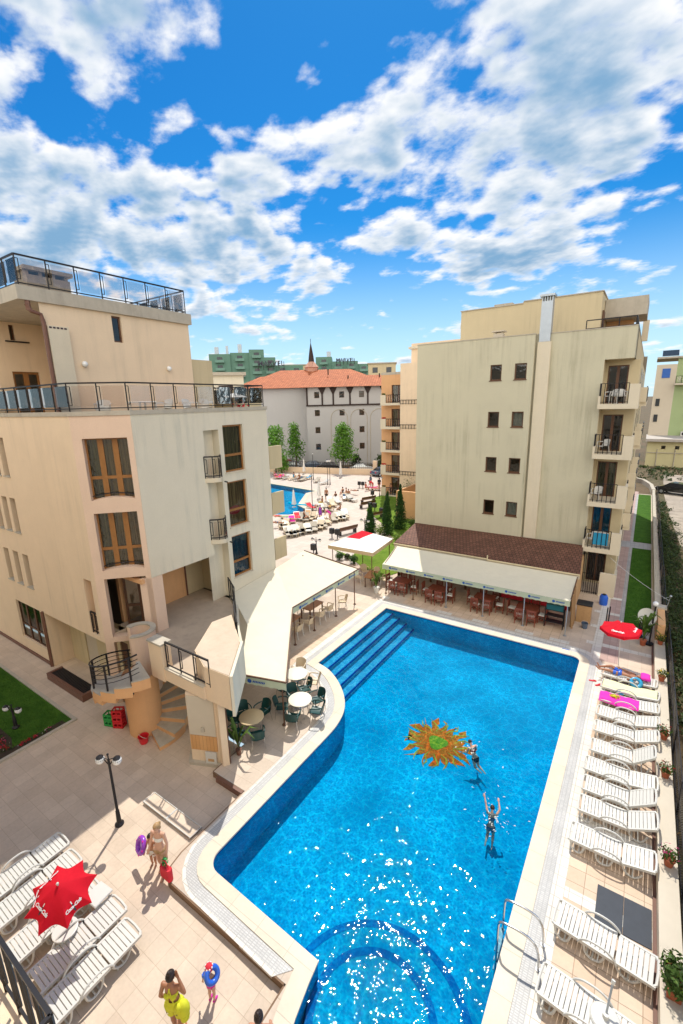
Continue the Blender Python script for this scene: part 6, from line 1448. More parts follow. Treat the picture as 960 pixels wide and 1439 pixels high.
# black mesh fence: posts, wires and diagonal mesh
def mesh_fence(name, label, x, y0, y1, z0, h, step, lean=.02, dm=.11):
    rt = empty(name, (x, y0, z0), label=label, cat='fence'); g = MB(); L = y1-y0; n = int(L/dm)
    for k in range(-int(h/dm), n):
        a = k*dm
        for s in (1, -1):
            p0, p1 = a, a+h; z_0, z_1 = (0, h) if s > 0 else (h, 0)
            q0, q1 = max(p0, 0), min(p1, L)
            if q1-q0 < .02: continue
            zz0 = z_0+(z_1-z_0)*(q0-p0)/h; zz1 = z_0+(z_1-z_0)*(q1-p0)/h
            wob = .02*sin(a*3)
            g.add([(x+wob, y0+q0, z0+zz0-.017), (x+wob, y0+q1, z0+zz1-.017), (x+wob, y0+q1, z0+zz1+.017), (x+wob, y0+q0, z0+zz0+.017)], [(0, 1, 2, 3)])
    g.build('wire_mesh', M['iron'], rt, world=True, fix=False)
    g = MB()
    for z in (.03, h/2, h): g.bar((x, y0, z0+z), (x, y1, z0+z), .022)
    g.build('line_wire', M['iron'], rt, world=True)
    k = 0; y = y0
    while y <= y1: g = MB(); g.tube([(x, y, z0-.2), (x, y, z0+h+.05)], .03, 6); g.build('fence_post', M['iron'], rt, world=True); y += step
mesh_fence('mesh_fence', 'black wire mesh fence standing along the low cream wall on the right', 2.02, 3.0, 25.5, 0, 1.15, 2.8, dm=.085)
mesh_fence('lane_fence', 'dark fence between the side lawn wall and the dirt lane', 1.95, 27.5, 66, .0, 1.25, 3.2, dm=.3)
for (px, py), lb, fl, bx in (((926, 905), 'flower pot with yellow flowers at the far end of the low wall', 'floweryel', 0), ((931, 957), 'terracotta pot with yellow and pink flowers on the wall near the sunbather', 'floweryel', 0), ((929, 1037), 'terracotta pot with red geraniums on the wall beside the steepest lounger', 'flowerred', 0), ((936, 1092), 'pair of red geraniums in a pot on the wall nearer the dark mat', 'flowerred', 0), ((932, 1212), 'terracotta pot with one tall dark pink bloom on the wall near the dark mat', 'flowerpink', 0), ((946, 1385), 'long terracotta trough of green leaves on the wall in the lower right corner', 'leaflight', 1)):
    p = G(px, py, .36); flower_pot((1.72, p.y, .362), lb, fl, box=bool(bx), h=.22 if not bx else .2, r=.13)
palm_pot((-10.68, 9.0, .005), 'slim potted palm standing by the storage pillar in the shade', 'pipe', 1.15, 12, .11)
palm_pot(tuple(G(529, 833)), 'leafy green plant in a tall white pot between the two awnings', 'white', 1.1, 26, .2)
palm_pot((1.05, 24.75, .01), 'tall potted palm with a terracotta pot by the satellite dish', 'terracotta', 1.5, 22, .15)
rt = empty('satellite_dish', (1.30, 25.2, 0), label='white satellite dish on a leaning dark pole at the right edge of the path', cat='satellite dish')
g = MB(); g.T = Matrix.Translation((1.08, 25.45, 1.25))@Matrix.Rotation(radians(62), 4, 'X')@Matrix.Rotation(.2, 4, 'Y'); g.lathe([(0, 0), (.2, .02), (.33, .06), (.41, .11), (.41, .125), (.33, .08), (0, .02)], n=28); g.build('dish', M['white'], rt, world=True, smooth=50)
g = MB(); g.tube([(1.32, 25.0, 0), (1.36, 25.35, 1.25), (1.40, 25.5, 2.0)], .04, 8); g.lathe([(.2, 0), (.2, .08), (0, .1)], (1.32, 25.0, 0), 16); g.build('pole', M['iron'], rt, world=True)
g = MB(); g.bar((1.36, 25.35, 1.2), (1.1, 25.5, 1.24), .04); g.tube([(1.1, 25.42, 1.0), (1.0, 25.0, 1.15), (1.02, 24.9, 1.3)], .015, 6); g.build('feed_arm', M['iron'], rt, world=True)
g = MB(); g.ball((1.36, 25.4, 2.02), .13, n=16, m=10); g.build('globe_lamp', M['globe'], rt, world=True, smooth=80)
rt = empty('loudspeaker', (.98, 25.6, .01), label='black loudspeaker box beneath the satellite dish', cat='loudspeaker'); g = MB(); g.bb(-.16, .16, -.15, .15, .45, 1.0, .02); g.build('cabinet', M['blackplastic'], rt); g = MB(); g.lathe([(.03, .0), (.03, .45), (.0, .45)], n=8); g.lathe([(.2, 0), (.2, .02), (0, .04)], n=14); g.build('stand', M['iron'], rt); g = MB(); g.lathe([(.1, 0), (.06, -.02), (0, -.02)], n=16); c = g.build('cone', M['galv'], rt); c.location = (0, -.152, .7); c.rotation_euler = (pi/2, 0, 0)
g = MB(); A, B = Vector((-.9, 30.1, 2.55)), Vector((1.95, 26.9, 1.75))
g.tube([A.lerp(B, k/10)-Vector((0, 0, .25*4*(k/10)*(1-k/10)*.5)) for k in range(11)], .012, 5); tag(g.build('cable', M['white']), 'thin pale cable strung from the block to the fence over the side lawn', 'cable')
g = MB(); g.tube([(1.9, 26.9, 1.25), (2.02, 26.95, 1.95), (1.75, 27, 1.75)], .02, 6); g.ball((2.02, 26.95, 1.97), .06); tag(g.build('cable_bracket', M['galv']), 'small steel bracket holding the cable on the garden wall', 'bracket')
# crates and bucket beside the staircase column, white board by the pillar, framed ramp panels
def crate(loc, rz, mt, label):
    rt = empty('drink_crate', loc, rz, label=label, cat='crate', group='stacked drink crates by the staircase'); g = MB(); w, d, h = .2, .15, .26
    g.box(-w, w, -d, d, 0, .02)
    for y in (-d, d-.015): g.box(-w, w, y, y+.015, 0, .09); g.box(-w, w, y, y+.015, .19, h); g.box(-w, -w+.05, y, y+.015, .09, .19); g.box(w-.05, w, y, y+.015, .09, .19); g.box(-.02, .02, y, y+.015, .09, .19)
    for x in (-w, w-.015): g.box(x, x+.015, -d, d, 0, .1); g.box(x, x+.015, -d, d, .19, h)
    g.build('crate_body', M[mt], rt)
for k in (0, 1, 2): crate((-15.95, 7.68, LOWZ+.005+.262*k), .5+.04*k, 'redplastic', ('lowest red crate of the stack by the round column', 'middle red crate of the stack by the round column', 'topmost red crate of the stack by the round column')[k])
for k in (0, 1): crate((-16.36, 7.55, LOWZ+.005+.262*k), .35+.05*k, 'greencrate', ('lower green crate beside the red stack', 'upper green crate beside the red stack')[k])
rt = empty('red_bucket', (-14.33, 7.66, LOWZ+.005), label='red plastic bucket at the foot of the winding stair', cat='bucket'); g = MB(); g.lathe([(0, 0), (.14, 0), (.19, .26), (.2, .28), (.175, .27), (.13, .02), (0, .02)], n=22); g.build('pail', M['redplastic'], rt, smooth=40); g = MB(); g.tube(catmull([(-.19, 0, .26), (-.12, -.1, .34), (.12, -.1, .34), (.19, 0, .26)], 4), .008, 6); g.build('handle', M['white'], rt)
rt = empty('white_board', (-11.3, 8.2, -.08), label='white plastic board with a brown label leaning on the storage pillar', cat='board'); g = MB(); g.ob(PO, pu, pn, .55, .95, .032, .075, -.08, .36); g.build('panel', M['white'], rt, world=True); g = MB(); g.ob(PO, pu, pn, .64, .86, .076, .085, 0, .1); g.build('label_plate', M['chipboard'], rt, world=True)
rt = empty('ramp_panels', (-10.6, 6.25, LOWZ), label='low white framed ramp of two beige panels lying on the plaza', cat='ramp')
for x0 in (-11.9, -10.75):
    g = MB(); g.box(x0, x0+1.1, 6.08, 6.44, LOWZ+.06, LOWZ+.09); g.build('panel', M['pavelow'], rt, world=True)
    g = MB(); g.tube([(x0, 6.06, LOWZ+.09), (x0+1.12, 6.06, LOWZ+.09), (x0+1.12, 6.46, LOWZ+.09), (x0, 6.46, LOWZ+.09), (x0, 6.06, LOWZ+.09)], .022, 6)
    for x in (x0+.05, x0+1.05):
        for y in (6.07, 6.45): g.bar((x, y, LOWZ), (x, y, LOWZ+.09), .03)
    g.build('frame', M['white'], rt, world=True)
# flower bed at the lawn edge
g = MB(); g.sheet([[(-26, 4.32), (-18.28, 4.34), (-18.28, 4.85), (-18.9, 5.05), (-26, 4.95)]], LOWZ+.028); g.sheet([rect(-18.27, -17.96, 4.32, 6.6)], LOWZ+.028); tag(g.build('flower_bed_soil', M['soil'], fix=False), kind='structure')
for mt, n, dz, nm in (('leafball', 1200, 0, 'bed_foliage'), ('flowerred', 900, .08, 'red_bed_flowers'), ('flowerpink', 200, .08, 'pink_bed_flowers'), ('flowerwhite', 70, .05, 'white_bed_flowers')):
    g = MB(); foliage(g, [(RN.uniform(-25, -18.2), RN.uniform(4.45, 4.85), LOWZ+.09+dz, .14, .12, .09) for _ in range(60)]+[(-18.12, RN.uniform(5, 6.3), LOWZ+.06+dz*.5, .08, .12, .06) for _ in range(6)], n//60, .035); tag(g.build(nm, M[mt], fix=False), kind='stuff')
# scrub beyond the fence
g = MB(); g2 = MB()
for _ in range(170):
    y = RN.uniform(24, 62); x = 2.2+abs(RN.gauss(0, 1.0))*(.45+max(0, (34-y)*.12)); s = RN.uniform(.15, .5); foliage(g, [(x, y, s*.5, s, s, s*.7)], 18, .12)
for _ in range(420):
    y = RN.uniform(5, 25); x = RN.uniform(2.2, 6); s = RN.uniform(.12, .45); foliage(g2, [(x, y, s*.45, s, s, s*.7)], 20, .07)
for _ in range(330):
    y = RN.uniform(18, 48); x = 2.2+abs(RN.gauss(0, .75)); s = RN.uniform(.2, .65); foliage(g, [(x, y, s*.5, s*.8, s, s*.8)], 26, .08)
for _ in range(90):
    y = RN.uniform(78, 92); x = RN.uniform(-1, 9); s = RN.uniform(.3, .8); foliage(g, [(x, y, s*.4, s, s, s*.5)], 10, .25)
tag(g.build('wild_scrub', M['leafdark'], fix=False), kind='stuff'); tag(g2.build('dry_scrub', leaf_mat('dry_leaf', (.16, .095, .035)), fix=False), kind='stuff')
# cypresses and clipped shrubs beside the olive block
def cypress(px, py, top, r, label):
    p = G(px, py); d = math.hypot(p.x, p.y); h = far_point(px, top, d).z
    rt = empty('cypress_tree', p, label=label, cat='tree', group='cypress trees beside the olive block')
    g = MB(); g.tube([(0, 0, -.05), (0, 0, h*.8)], [.07, .02], 6); g.build('trunk', M['bark'], rt)
    g = MB(); n = 13
    foliage(g, [(RN.uniform(-.05, .05), RN.uniform(-.05, .05), h*(.05+.93*k/n), r*(1-.93*(k/n)**1.6)*RN.uniform(.9, 1.1), r*(1-.93*(k/n)**1.6), h*.075) for k in range(n+1)], 300, .10, .7); g.build('crown', M['leafcyp'], rt, fix=False)
cypress(520.5, 748, 710, .62, 'smallest of the three pointed cypresses'); cypress(544, 751, 693, .68, 'middle pointed cypress of the three'); cypress(562, 743, 683, .68, 'tallest pointed cypress, nearest the olive block')
def shrub(px, py, r, mt, label, name='clipped_shrub', sz=1.0, dx=1.0):
    p = G(px, py); rt = empty(name, p, label=label, cat='shrub'); g = MB()
    for k in range(4): a = k*1.7; g.tube([(0, 0, 0), (.3*r*cos(a), .3*r*sin(a), r*.9)], [.03, .01], 5)
    g.build('stem', M['bark'], rt); g = MB(); foliage(g, [(0, 0, r*sz, r*dx, r, r*sz)], int(420*max(.6, r)), .07); foliage(g, [(RN.uniform(-r, r)*.4, RN.uniform(-r, r)*.4, r*sz*RN.uniform(.7, 1.3), r*.6, r*.6, r*.5) for _ in range(4)], 60, .07); g.build('crown', M[mt], rt, fix=False)
shrub(477.5, 787, .36, 'leafcyp', 'dark round clipped bush, left one of the pair by the white parasol'); shrub(497, 792, .38, 'leafcyp', 'dark round clipped bush, right one of the pair by the white parasol')
shrub(534, 752, .62, 'leaflight', 'light green round bush between the small and the middle cypress'); shrub(557, 743, .62, 'leaflight', 'light green bush between the middle and the tallest cypress'); shrub(568, 706, .9, 'leaflight', 'light green bush at the wing behind the tallest cypress'); shrub(575, 702, 1.0, 'leafcyp', 'square clipped dark hedge block by the rear wing', 'hedge', 1.5)
shrub(578, 742, .6, 'leafball', 'low dark bush against the peach garden wall'); shrub(558, 764, .5, 'leaflight', 'low light bush at the corner of the bar roof'); shrub(488, 786, .25, 'leafdark', 'tiny dark bush between the two round bushes')
# trees and cars behind the far wall
def tree(px, py, top, r, label, blobs, n=60, mt='leaftree'):
    p = G(px, py); d = math.hypot(p.x, p.y); h = far_point(px, top, d).z
    rt = empty('young_tree', p, label=label, cat='tree', group='young trees behind the far wall'); g = MB()
    g.tube([(0, 0, -.1), (.05, 0, h*.4), (-.05, .05, h*.85)], [.16, .11, .03], 8)
    bl = []
    for k in range(blobs):
        t = (k+.5)/blobs; z = h*(.28+.68*t); rr = r*(1-.75*abs(t-.35)**1.2)*RN.uniform(.7, 1.1); a = RN.uniform(0, 6.28); o = r*.5*RN.random()*(1-t*.6)
        bl.append((o*cos(a), o*sin(a), z, rr*.8, rr*.8, rr*.62)); g.tube([(0, 0, z*.75), (o*cos(a), o*sin(a), z)], [.05, .015], 5)
    g.build('trunk', M['bark'], rt); g = MB(); foliage(g, bl, int(n*1.5), .26); g.build('crown', M[mt], rt, fix=False)
tree(388, 664, 600, 3.6, 'bushy young tree at the left, half behind the hotel wing', 16, 90); tree(417, 660, 594, 2.0, 'slim young tree in front of the white hotel wall', 15, 60); tree(482.5, 663, 596, 2.7, 'full green young tree in the middle of the car park edge', 18, 90)
tree(396, 665, 640, 2.2, 'low bush like tree by the parked cars at the left', 6, 60); tree(500, 658, 640, 1.6, 'small dark bush like tree by the arched door', 5, 50, 'leafdark'); tree(535, 662, 640, 1.5, 'small dark bush like tree right of the arched door', 5, 50, 'leafdark')
wa, wb = G(376, 663), G(534, 668); U2 = (wb-wa); L2 = U2.length; U2 = U2/L2; N2 = (U2.y, -U2.x)
rt = empty('far_boundary_wall', wa, label='low tan wall with a dark fence between the far pool deck and the parked cars', cat='wall'); g = MB(); g.ob(wa, U2, N2, 0, L2, -.3, 0, 0, 1.0); g.ob(wa, U2, N2, L2-1.2, L2-.5, -.4, .1, 0, 2.4); g.build('wall_body', M['tan'], rt, world=True)
g = MB()
for k in range(int(L2/.35)): g.ob(wa, U2, N2, .35*k, .35*k+.06, -.18, -.12, 1.0, 2.0)
g.ob(wa, U2, N2, 0, L2-1.3, -.185, -.115, 1.95, 2.02); g.build('fence_bars', M['iron'], rt, world=True)
def car(loc, rz, paint, label):
    rt = empty('parked_car', loc, rz, label=label, cat='car', group='parked cars'); g = MB()
    prof = [(-2.05, .35), (-2.1, .62), (-2.0, .86), (-1.45, .95), (-.85, 1.40), (.55, 1.44), (1.25, .98), (1.95, .82), (2.12, .6), (2.08, .32)]
    w = [.80, .84, .85, .85, .66, .66, .85, .83, .80, .78]; n = len(prof)
    vs = [(x, -ww, z) for (x, z), ww in zip(prof, w)]+[(x, ww, z) for (x, z), ww in zip(prof, w)]
    g.add(vs, [tuple(range(n)), tuple(range(2*n-1, n-1, -1))]+[(i, n+i, n+(i+1) % n, (i+1) % n) for i in range(n)]); g.build('body', M[paint], rt)
    g = MB()
    for s in (-1, 1): g.add([(-1.30, s*.80, 1.0), (1.05, s*.80, 1.0), (.5, s*.69, 1.36), (-.8, s*.69, 1.34)], [(0, 1, 2, 3)])
    g.add([(1.2, -.78, 1.03), (1.2, .78, 1.03), (.62, .62, 1.42), (.62, -.62, 1.42)], [(0, 1, 2, 3)]); g.add([(-1.42, -.78, 1.0), (-1.42, .78, 1.0), (-.92, .62, 1.38), (-.92, -.62, 1.38)], [(0, 1, 2, 3)])
    g.build('window', M['darkglass'], rt)
    for x in (-1.3, 1.32):
        for y in (-.8, .8):
            q = MB(); q.lathe([(.2, -.1), (.31, -.1), (.32, -.05), (.32, .05), (.31, .1), (.2, .1)], n=20); wl = q.build('wheel', M['rubber'], rt); wl.location = (x, y, .32); wl.rotation_euler = (pi/2, 0, 0); q = MB(); q.lathe([(.2, -.08), (0, -.09)], n=16); q.lathe([(.2, .08), (0, .09)], n=16); q.build('rim', M['galv'], wl)
    for y in (-.62, .62): q = MB(); q.box(2.02, 2.09, y-.14, y+.14, .62, .76); q.build('headlight', M['globe'], rt); q = MB(); q.box(-2.1, -2.03, y-.14, y+.14, .66, .82); q.build('tail_light', M['redplastic'], rt)
car((4.0, 68.2, 0), 2.75, 'carblack', 'black parked car on the dirt lane at the right edge')
for (px, py, rz, pt, lb) in ((405, 655, .5, 'carred', 'dark red parked car at the left end of the row behind the far wall'), (413, 659, .55, 'carsilver', 'silver parked car below the slim young tree'), (440, 658, .6, 'carblue', 'grey blue parked car between the slim and the full tree'), (462, 660, .45, 'carblack', 'black parked car just left of the full tree'), (507, 663, .5, 'carsilver', 'silver parked car in front of the arched door'), (538, 668, 1.2, 'carblue', 'grey parked car seen at the edge of the balcony wing'), (394, 661, .5, 'carblack', 'black parked car behind the leftmost far loungers')):
    p = G(px, py); car((p.x, p.y, -.015), rz, pt, lb)

# ================================================================== FAR POOL DECK
FLG = 'sun loungers around the far pool'
FLM = {}
def far_lounger(px, py, rz, label, towel=None, ang=.5):
    p = G(px, py); base = RN.choice(['white', 'cap', 'beigepl']); k = (towel, round(ang, 1), base)
    if k not in FLM: FLM[k] = far_lounger_mesh(base, towel, ang).build('sun_lounger', [M[base], M[towel]] if towel else M[base]); o = FLM[k]
    else: o = FLM[k].copy(); COL.objects.link(o)
    o.location = (p.x, p.y, .006); o.rotation_euler = (0, 0, rz); return tag(o, label, 'sun lounger', FLG)
cq = lambda x, y: (390+x/8, 690+y/8)
ordn = ['leftmost', 'second', 'third', 'fourth', 'fifth', 'sixth', 'seventh', 'eighth', 'ninth', 'tenth']
for i, (x, y) in enumerate(((130, 515), (200, 520), (275, 500), (355, 470), (435, 445), (510, 415), (580, 392), (650, 362), (715, 322), (775, 305))):
    far_lounger(*cq(x, y), 2.3+RN.uniform(-.2, .2), f'pale lounger, {ordn[i]} from the left in the nearest row of the far deck', None, .35)
for i, (x, y, t) in enumerate(((40, 395, 'greencrate'), (90, 410, None), (175, 385, 'pinkcloth'), (230, 345, 'redcloth'), (275, 350, None), (340, 318, 'chipboard'))):
    far_lounger(*cq(x, y), 2.2+RN.uniform(-.2, .2), ('far lounger with a green towel at the left of the second row', 'bare far lounger beside the green towel', 'far lounger with a magenta towel in the second row', 'far lounger with a red towel in the second row', 'bare far lounger next to the red towel', 'far lounger with a tan towel by the tall lamp post')[i], t, .5)
for i, (x, y, t) in enumerate(((420, 225, 'redcloth'), (560, 208, 'floweryel'), (600, 155, None), (645, 190, None), (700, 158, None), (770, 118, 'carblue'), (830, 122, None), (880, 130, None))):
    far_lounger(*cq(x, y), 2.5+RN.uniform(-.3, .3), ('far lounger with a red towel right of the tall lamp post', 'far lounger with a yellow towel right of the tall lamp post', 'bare far lounger behind the yellow towel one', 'bare far lounger with a seated bather just beyond the yellow towel', 'bare far lounger right of the seated bather', 'far lounger with a dark blue towel in the right group', 'bare far lounger at the front of the right group', 'bare far lounger at the right end of the right group')[i], t, .6)
for i, (x, y, t) in enumerate(((60, 325, 'redcloth'), (115, 325, 'pinkcloth'), (180, 330, None), (250, 340, None), (320, 352, 'carblue'), (400, 358, None), (465, 335, 'bluecloth'), (600, 375, None), (665, 400, None))):
    far_lounger(380+x/9.6, 640+y/9.6, 1.6+RN.uniform(-.3, .3), f'far lounger, {ordn[i]} from the left in the row along the back of the far pool', t, .5)
far_lounger(514, 688, .3, 'far lounger with a pink towel near the balcony wing', 'pinkcloth', .3); far_lounger(522, 689, .2, 'far lounger with a red towel near the balcony wing', 'redcloth', .3)
k = 0
for (x0, y0, x1, y1, n_, rz_) in ((120, 545, 300, 500, 4, 2.3), (330, 500, 560, 430, 4, 2.3), (30, 430, 130, 440, 3, 2.2), (300, 375, 420, 330, 3, 2.2), (480, 250, 640, 235, 3, 2.5), (680, 350, 800, 330, 3, 2.4)):
    for i in range(n_):
        t = (i+.5)/n_; far_lounger(*cq(x0+(x1-x0)*t, y0+(y1-y0)*t+RN.uniform(-6, 6)), rz_+RN.uniform(-.25, .25), 'one of the pale loungers crowded between the rows of the far pool deck', RN.choice([None, None, 'carblue', 'redcloth', 'chipboard']) if False else None, RN.choice([.3, .6])); k += 1
def closed_parasol(px, py, h, label):
    rt = empty('closed_parasol', G(px, py), label=label, cat='parasol', group='closed parasols on the far deck'); g = MB(); g.lathe([(0, h), (.09, h*.93), (.17, h*.6), (.30, h*.18), (.22, h*.17), (0, h*.3)], n=12); g.build('folded_canopy', M['parasolwhite'], rt, smooth=50); g = MB(); g.tube([(0, 0, 0), (0, 0, h+.1)], .03, 6); g.lathe([(.25, 0), (.25, .08), (0, .1)], n=12); g.build('pole', M['white'], rt)
closed_parasol(448.5, 701, 2.3, 'closed white parasol on the near rim of the far pool'); closed_parasol(413.5, 713, 2.2, 'closed white parasol by the round end of the far pool'); closed_parasol(479, 671, 2.7, 'closed cream parasol right of the twin lamp posts'); closed_parasol(427.5, 666, 2.6, 'closed white parasol against the far boundary wall')
def bench(px, py, rz, label):
    rt = empty('park_bench', G(px, py), rz, label=label, cat='bench', group='dark benches on the far deck'); g = MB(); g.box(-1.1, 1.1, -.2, .16, .40, .44); g.build('seat', M['darkwood'], rt); g = MB(); g.hexa([(-1.1, -.22, .5), (1.1, -.22, .5), (1.1, -.18, .5), (-1.1, -.18, .5), (-1.1, -.30, .80), (1.1, -.30, .80), (1.1, -.27, .80), (-1.1, -.27, .80)]); g.build('backrest', M['darkwood'], rt)
    for x in (-.9, .9): g = MB(); g.box(x-.04, x+.04, -.25, .2, 0, .42); g.build('leg', M['iron'], rt)
bench(488, 750, 1.25, 'long dark bench closest to the white square parasol'); bench(517, 706, 1.2, 'dark bench at the corner of the sunny lawn'); bench(527, 729, 1.2, 'dark bench between the smallest and middle cypress'); bench(516, 713, 1.2, 'dark bench at the edge of the far deck, facing the lawn')
def bin_(px, py, label, two=False):
    rt = empty('litter_bin', G(px, py), label=label, cat='litter bin', group='black litter bins on the far deck'); g = MB()
    for x in ((-.3, .3) if two else (0,)): g.bb(x-.2, x+.2, -.17, .17, .45, .95, .03)
    g.build('bin_body', M['blackplastic'], rt); g = MB()
    for x in ((-.3, .3) if two else (0,)): g.bar((x, 0, 0), (x, 0, .5), .08)
    g.build('post', M['iron'], rt)
bin_(470.5, 757, 'double black litter bin left of the long dark bench', True); bin_(507.5, 686, 'double black litter bin on the open deck before the balcony wing', True); bin_(523.5, 700, 'black litter bin behind the lawn corner bench'); bin_(523.5, 718, 'double black litter bin at the lawn edge', True); bin_(536, 726, 'single black litter bin left of the middle cypress'); bin_(441, 780, 'small black box by the canopy tip')
# white square parasol with the red corner
A, B, Cc, D = [G(px, py, 2.45) for px, py in ((461, 766), (524, 777), (552, 757), (509, 745.5))]; top = (A+B+Cc+D)/4+Vector((0, 0, .22)); top = (A+B+Cc+D)/4+Vector((0, 0, .12))
rt = empty('square_parasol', (top.x, top.y, 0), label='large square white parasol with one red corner panel', cat='parasol')
g = MB(); g.cm = 0
def lerp3(u, v): return (A.lerp(B, u)).lerp(D.lerp(Cc, u), v)+Vector((0, 0, .12*(1-max(abs(2*u-1), abs(2*v-1)))))
for i in range(8):
    for j in range(8):
        g.cm = 1 if (i < 3 and j > 3) else 0
        g.add([lerp3(i/8, j/8), lerp3((i+1)/8, j/8), lerp3((i+1)/8, (j+1)/8), lerp3(i/8, (j+1)/8)], [(0, 1, 2, 3)])
can = g.build('canopy', [M['parasolwhite'], M['red']], rt, world=True)
g = MB()
for P_, Q_ in ((A, B), (B, Cc), (Cc, D), (D, A)): g.add([P_, Q_, Q_-Vector((0, 0, .25)), P_-Vector((0, 0, .25))], [(0, 1, 2, 3)])
g.build('valance', pmat('tan_valance', (.55, .42, .25), .8, .1, 4), rt, world=True)
for P_ in (A.lerp(top, .12), B.lerp(top, .12), Cc.lerp(top, .12), D.lerp(top, .12)): g = MB(); g.tube([(P_.x, P_.y, 0), (P_.x, P_.y, 2.42)], .03, 6); g.build('post', M['darkwood'], rt, world=True)
for k, (x, y) in enumerate(((-16.2, 25.4), (-14.6, 24.3))):
    pass
# ================================================================== PEOPLE
def V(*a): return Vector(a)
def base_pose(h):
    J = dict(pel=V(0, 0, .52), waist=V(0, .005, .61), chest=V(0, 0, .71), sho=V(0, -.005, .79), neck=V(0, 0, .835), head=V(0, .015, .925),
             sL=V(-.098, 0, .80), sR=V(.098, 0, .80), eL=V(-.125, -.015, .63), eR=V(.125, -.015, .63), wL=V(-.13, .03, .485), wR=V(.13, .03, .485),
             hL=V(-.052, 0, .50), hR=V(.052, 0, .50), kL=V(-.055, .008, .28), kR=V(.055, .008, .28), aL=V(-.05, -.008, .045), aR=V(.05, -.008, .045),
             tL=V(-.058, .085, .018), tR=V(.058, .085, .018), look=V(0, 1, 0))
    return J
def person(label, loc, face, h, pose=None, skin='skin', hair='hairdark', hairstyle='short', garments=(), voxel=.008, fingers=True, T=None, female=True, child=False, fingers_curl=.5):
    """one continuous remeshed body; hair and clothing as child meshes. face = direction looked at (x, y)"""
    J = base_pose(h)
    for k, v in (pose or {}).items(): J[k] = Vector(v)
    bw = .93 if female else 1.06
    g = MB(); segs = []
    def limb(name, pts, rs, n=10):
        g.tube(pts, rs, n); 
        for p, r in zip(pts, rs): g.ball(p, r, n=10, m=6)
        for i in range(len(pts)-1): segs.append((name, pts[i], pts[i+1]))
    # torso loft with elliptical rings
    sp = [J['pel']-(J['waist']-J['pel']).normalized()*.045, J['pel'], J['waist'], J['chest'], J['sho'], J['neck']]
    prof = [(.060, .050), (.086*(1.06 if female else .95), .060), (.068*bw, .046), (.080*bw, .056), (.082*bw, .044), (.034, .034)]
    lat = (J['sR']-J['sL']).normalized(); latp = (J['hR']-J['hL']).normalized(); n = 16; vs = []
    fine = catmull([tuple(p)+q for p, q in zip(sp, prof)], 4)
    for i, q in enumerate(fine):
        p = V(*q[:3]); d = (V(*fine[min(i+1, len(fine)-1)][:3])-V(*fine[max(i-1, 0)][:3])).normalized(); t = i/(len(fine)-1); a = (latp*(1-t)+lat*t); a = (a-d*a.dot(d)).normalized(); b = d.cross(a)
        for k in range(n): ph = 2*pi*k/n; vs.append(p+a*(q[3]*cos(ph))+b*(q[4]*sin(ph)))
    m_ = len(fine); fs = [(i*n+k, i*n+(k+1) % n, (i+1)*n+(k+1) % n, (i+1)*n+k) for i in range(m_-1) for k in range(n)]+[tuple(range(n-1, -1, -1)), tuple(range((m_-1)*n, m_*n))]
    g.add(vs, fs)
    for i in range(len(sp)-1): segs.append(('hip' if i < 1 else ('belly' if i < 2 else ('chest' if i < 4 else 'neck')), sp[i], sp[i+1]))
    fwd = (J['waist']-J['pel']).normalized().cross(latp)*-1
    cf = (J['sho']-J['chest']).normalized().cross(lat)*-1
    up_ = (J['head']-J['neck']).normalized()
    if female and not child:
        for s in (-1, 1): g.ball(J['chest']+lat*(s*.040)+cf*.046+V(0, 0, 0), .033, n=12, m=8)
    for s, hk in ((-1, 'hL'), (1, 'hR')): g.ball(J[hk]-fwd*.022, .054, n=12, m=8)
    for S_ in 'LR':
        s, e, w = J['s'+S_], J['e'+S_], J['w'+S_]
        limb('arm'+S_, [J['sho'].lerp(s, .6), s, s.lerp(e, .4), e], [.034*bw, .034*bw, .029*bw, .023*bw]); limb('fore'+S_, [e, e.lerp(w, .3), w], [.023*bw, .025*bw, .0155])
        hd = (w-e).normalized(); pl = w+hd*.032; sd = hd.orthogonal().normalized()
        ref = cf if abs(hd.dot(cf)) < .9 else lat; sd = hd.cross(ref).normalized()*1; nn = sd.cross(hd).normalized()
        g.T = Matrix.Translation(w.lerp(pl, .9)); M3 = Matrix((sd, nn, hd)).transposed().to_4x4(); g.T = g.T@M3; g.ball((0, 0, 0), .024, .013, .032, 10, 6); g.T = None; segs.append(('hand'+S_, w, pl+hd*.05))
        if fingers:
            for k, (o, L) in enumerate(((-.0165, .034), (-.0055, .041), (.0055, .038), (.0165, .030))):
                b0 = pl+sd*o+hd*.018; k1 = b0+(hd+sd*o*4).normalized()*L*.5-nn*.006*fingers_curl; k2 = k1+(hd*.8-nn*.6*fingers_curl).normalized()*L*.5
                g.tube([b0-hd*.012, b0, k1, k2], [.0062, .006, .0055, .0045], 6)
            q = w+hd*.014-sd*.018; g.tube([w+hd*.006, q, q+(hd*.7-sd*.6).normalized()*.018, q+(hd*.95-sd*.3).normalized()*.034], [.008, .0075, .0065, .005], 6)
        hp, kn, an, to = J['h'+S_], J['k'+S_], J['a'+S_], J['t'+S_]
        limb('thigh'+S_, [hp, hp.lerp(kn, .35), kn], [.054, .048*(1.05 if female else 1), .033]); limb('shin'+S_, [kn, kn.lerp(an, .3), kn.lerp(an, .7), an], [.033, .035, .025, .019])
        fd = (to-an); heel = an-V(fd.x, fd.y, fd.z)*.22; limb('foot'+S_, [heel+V(0, 0, 0), an.lerp(to, .45), to], [.019, .020, .014])
    limb('neck', [J['neck']-up_*.02, J['neck']+up_*.045], [.031, .028])
    # head
    lk = Vector(J['look']); lk = (lk-up_*lk.dot(up_)).normalized(); rt_ = lk.cross(up_).normalized(); hs = (1.0 if not child else 1.28)
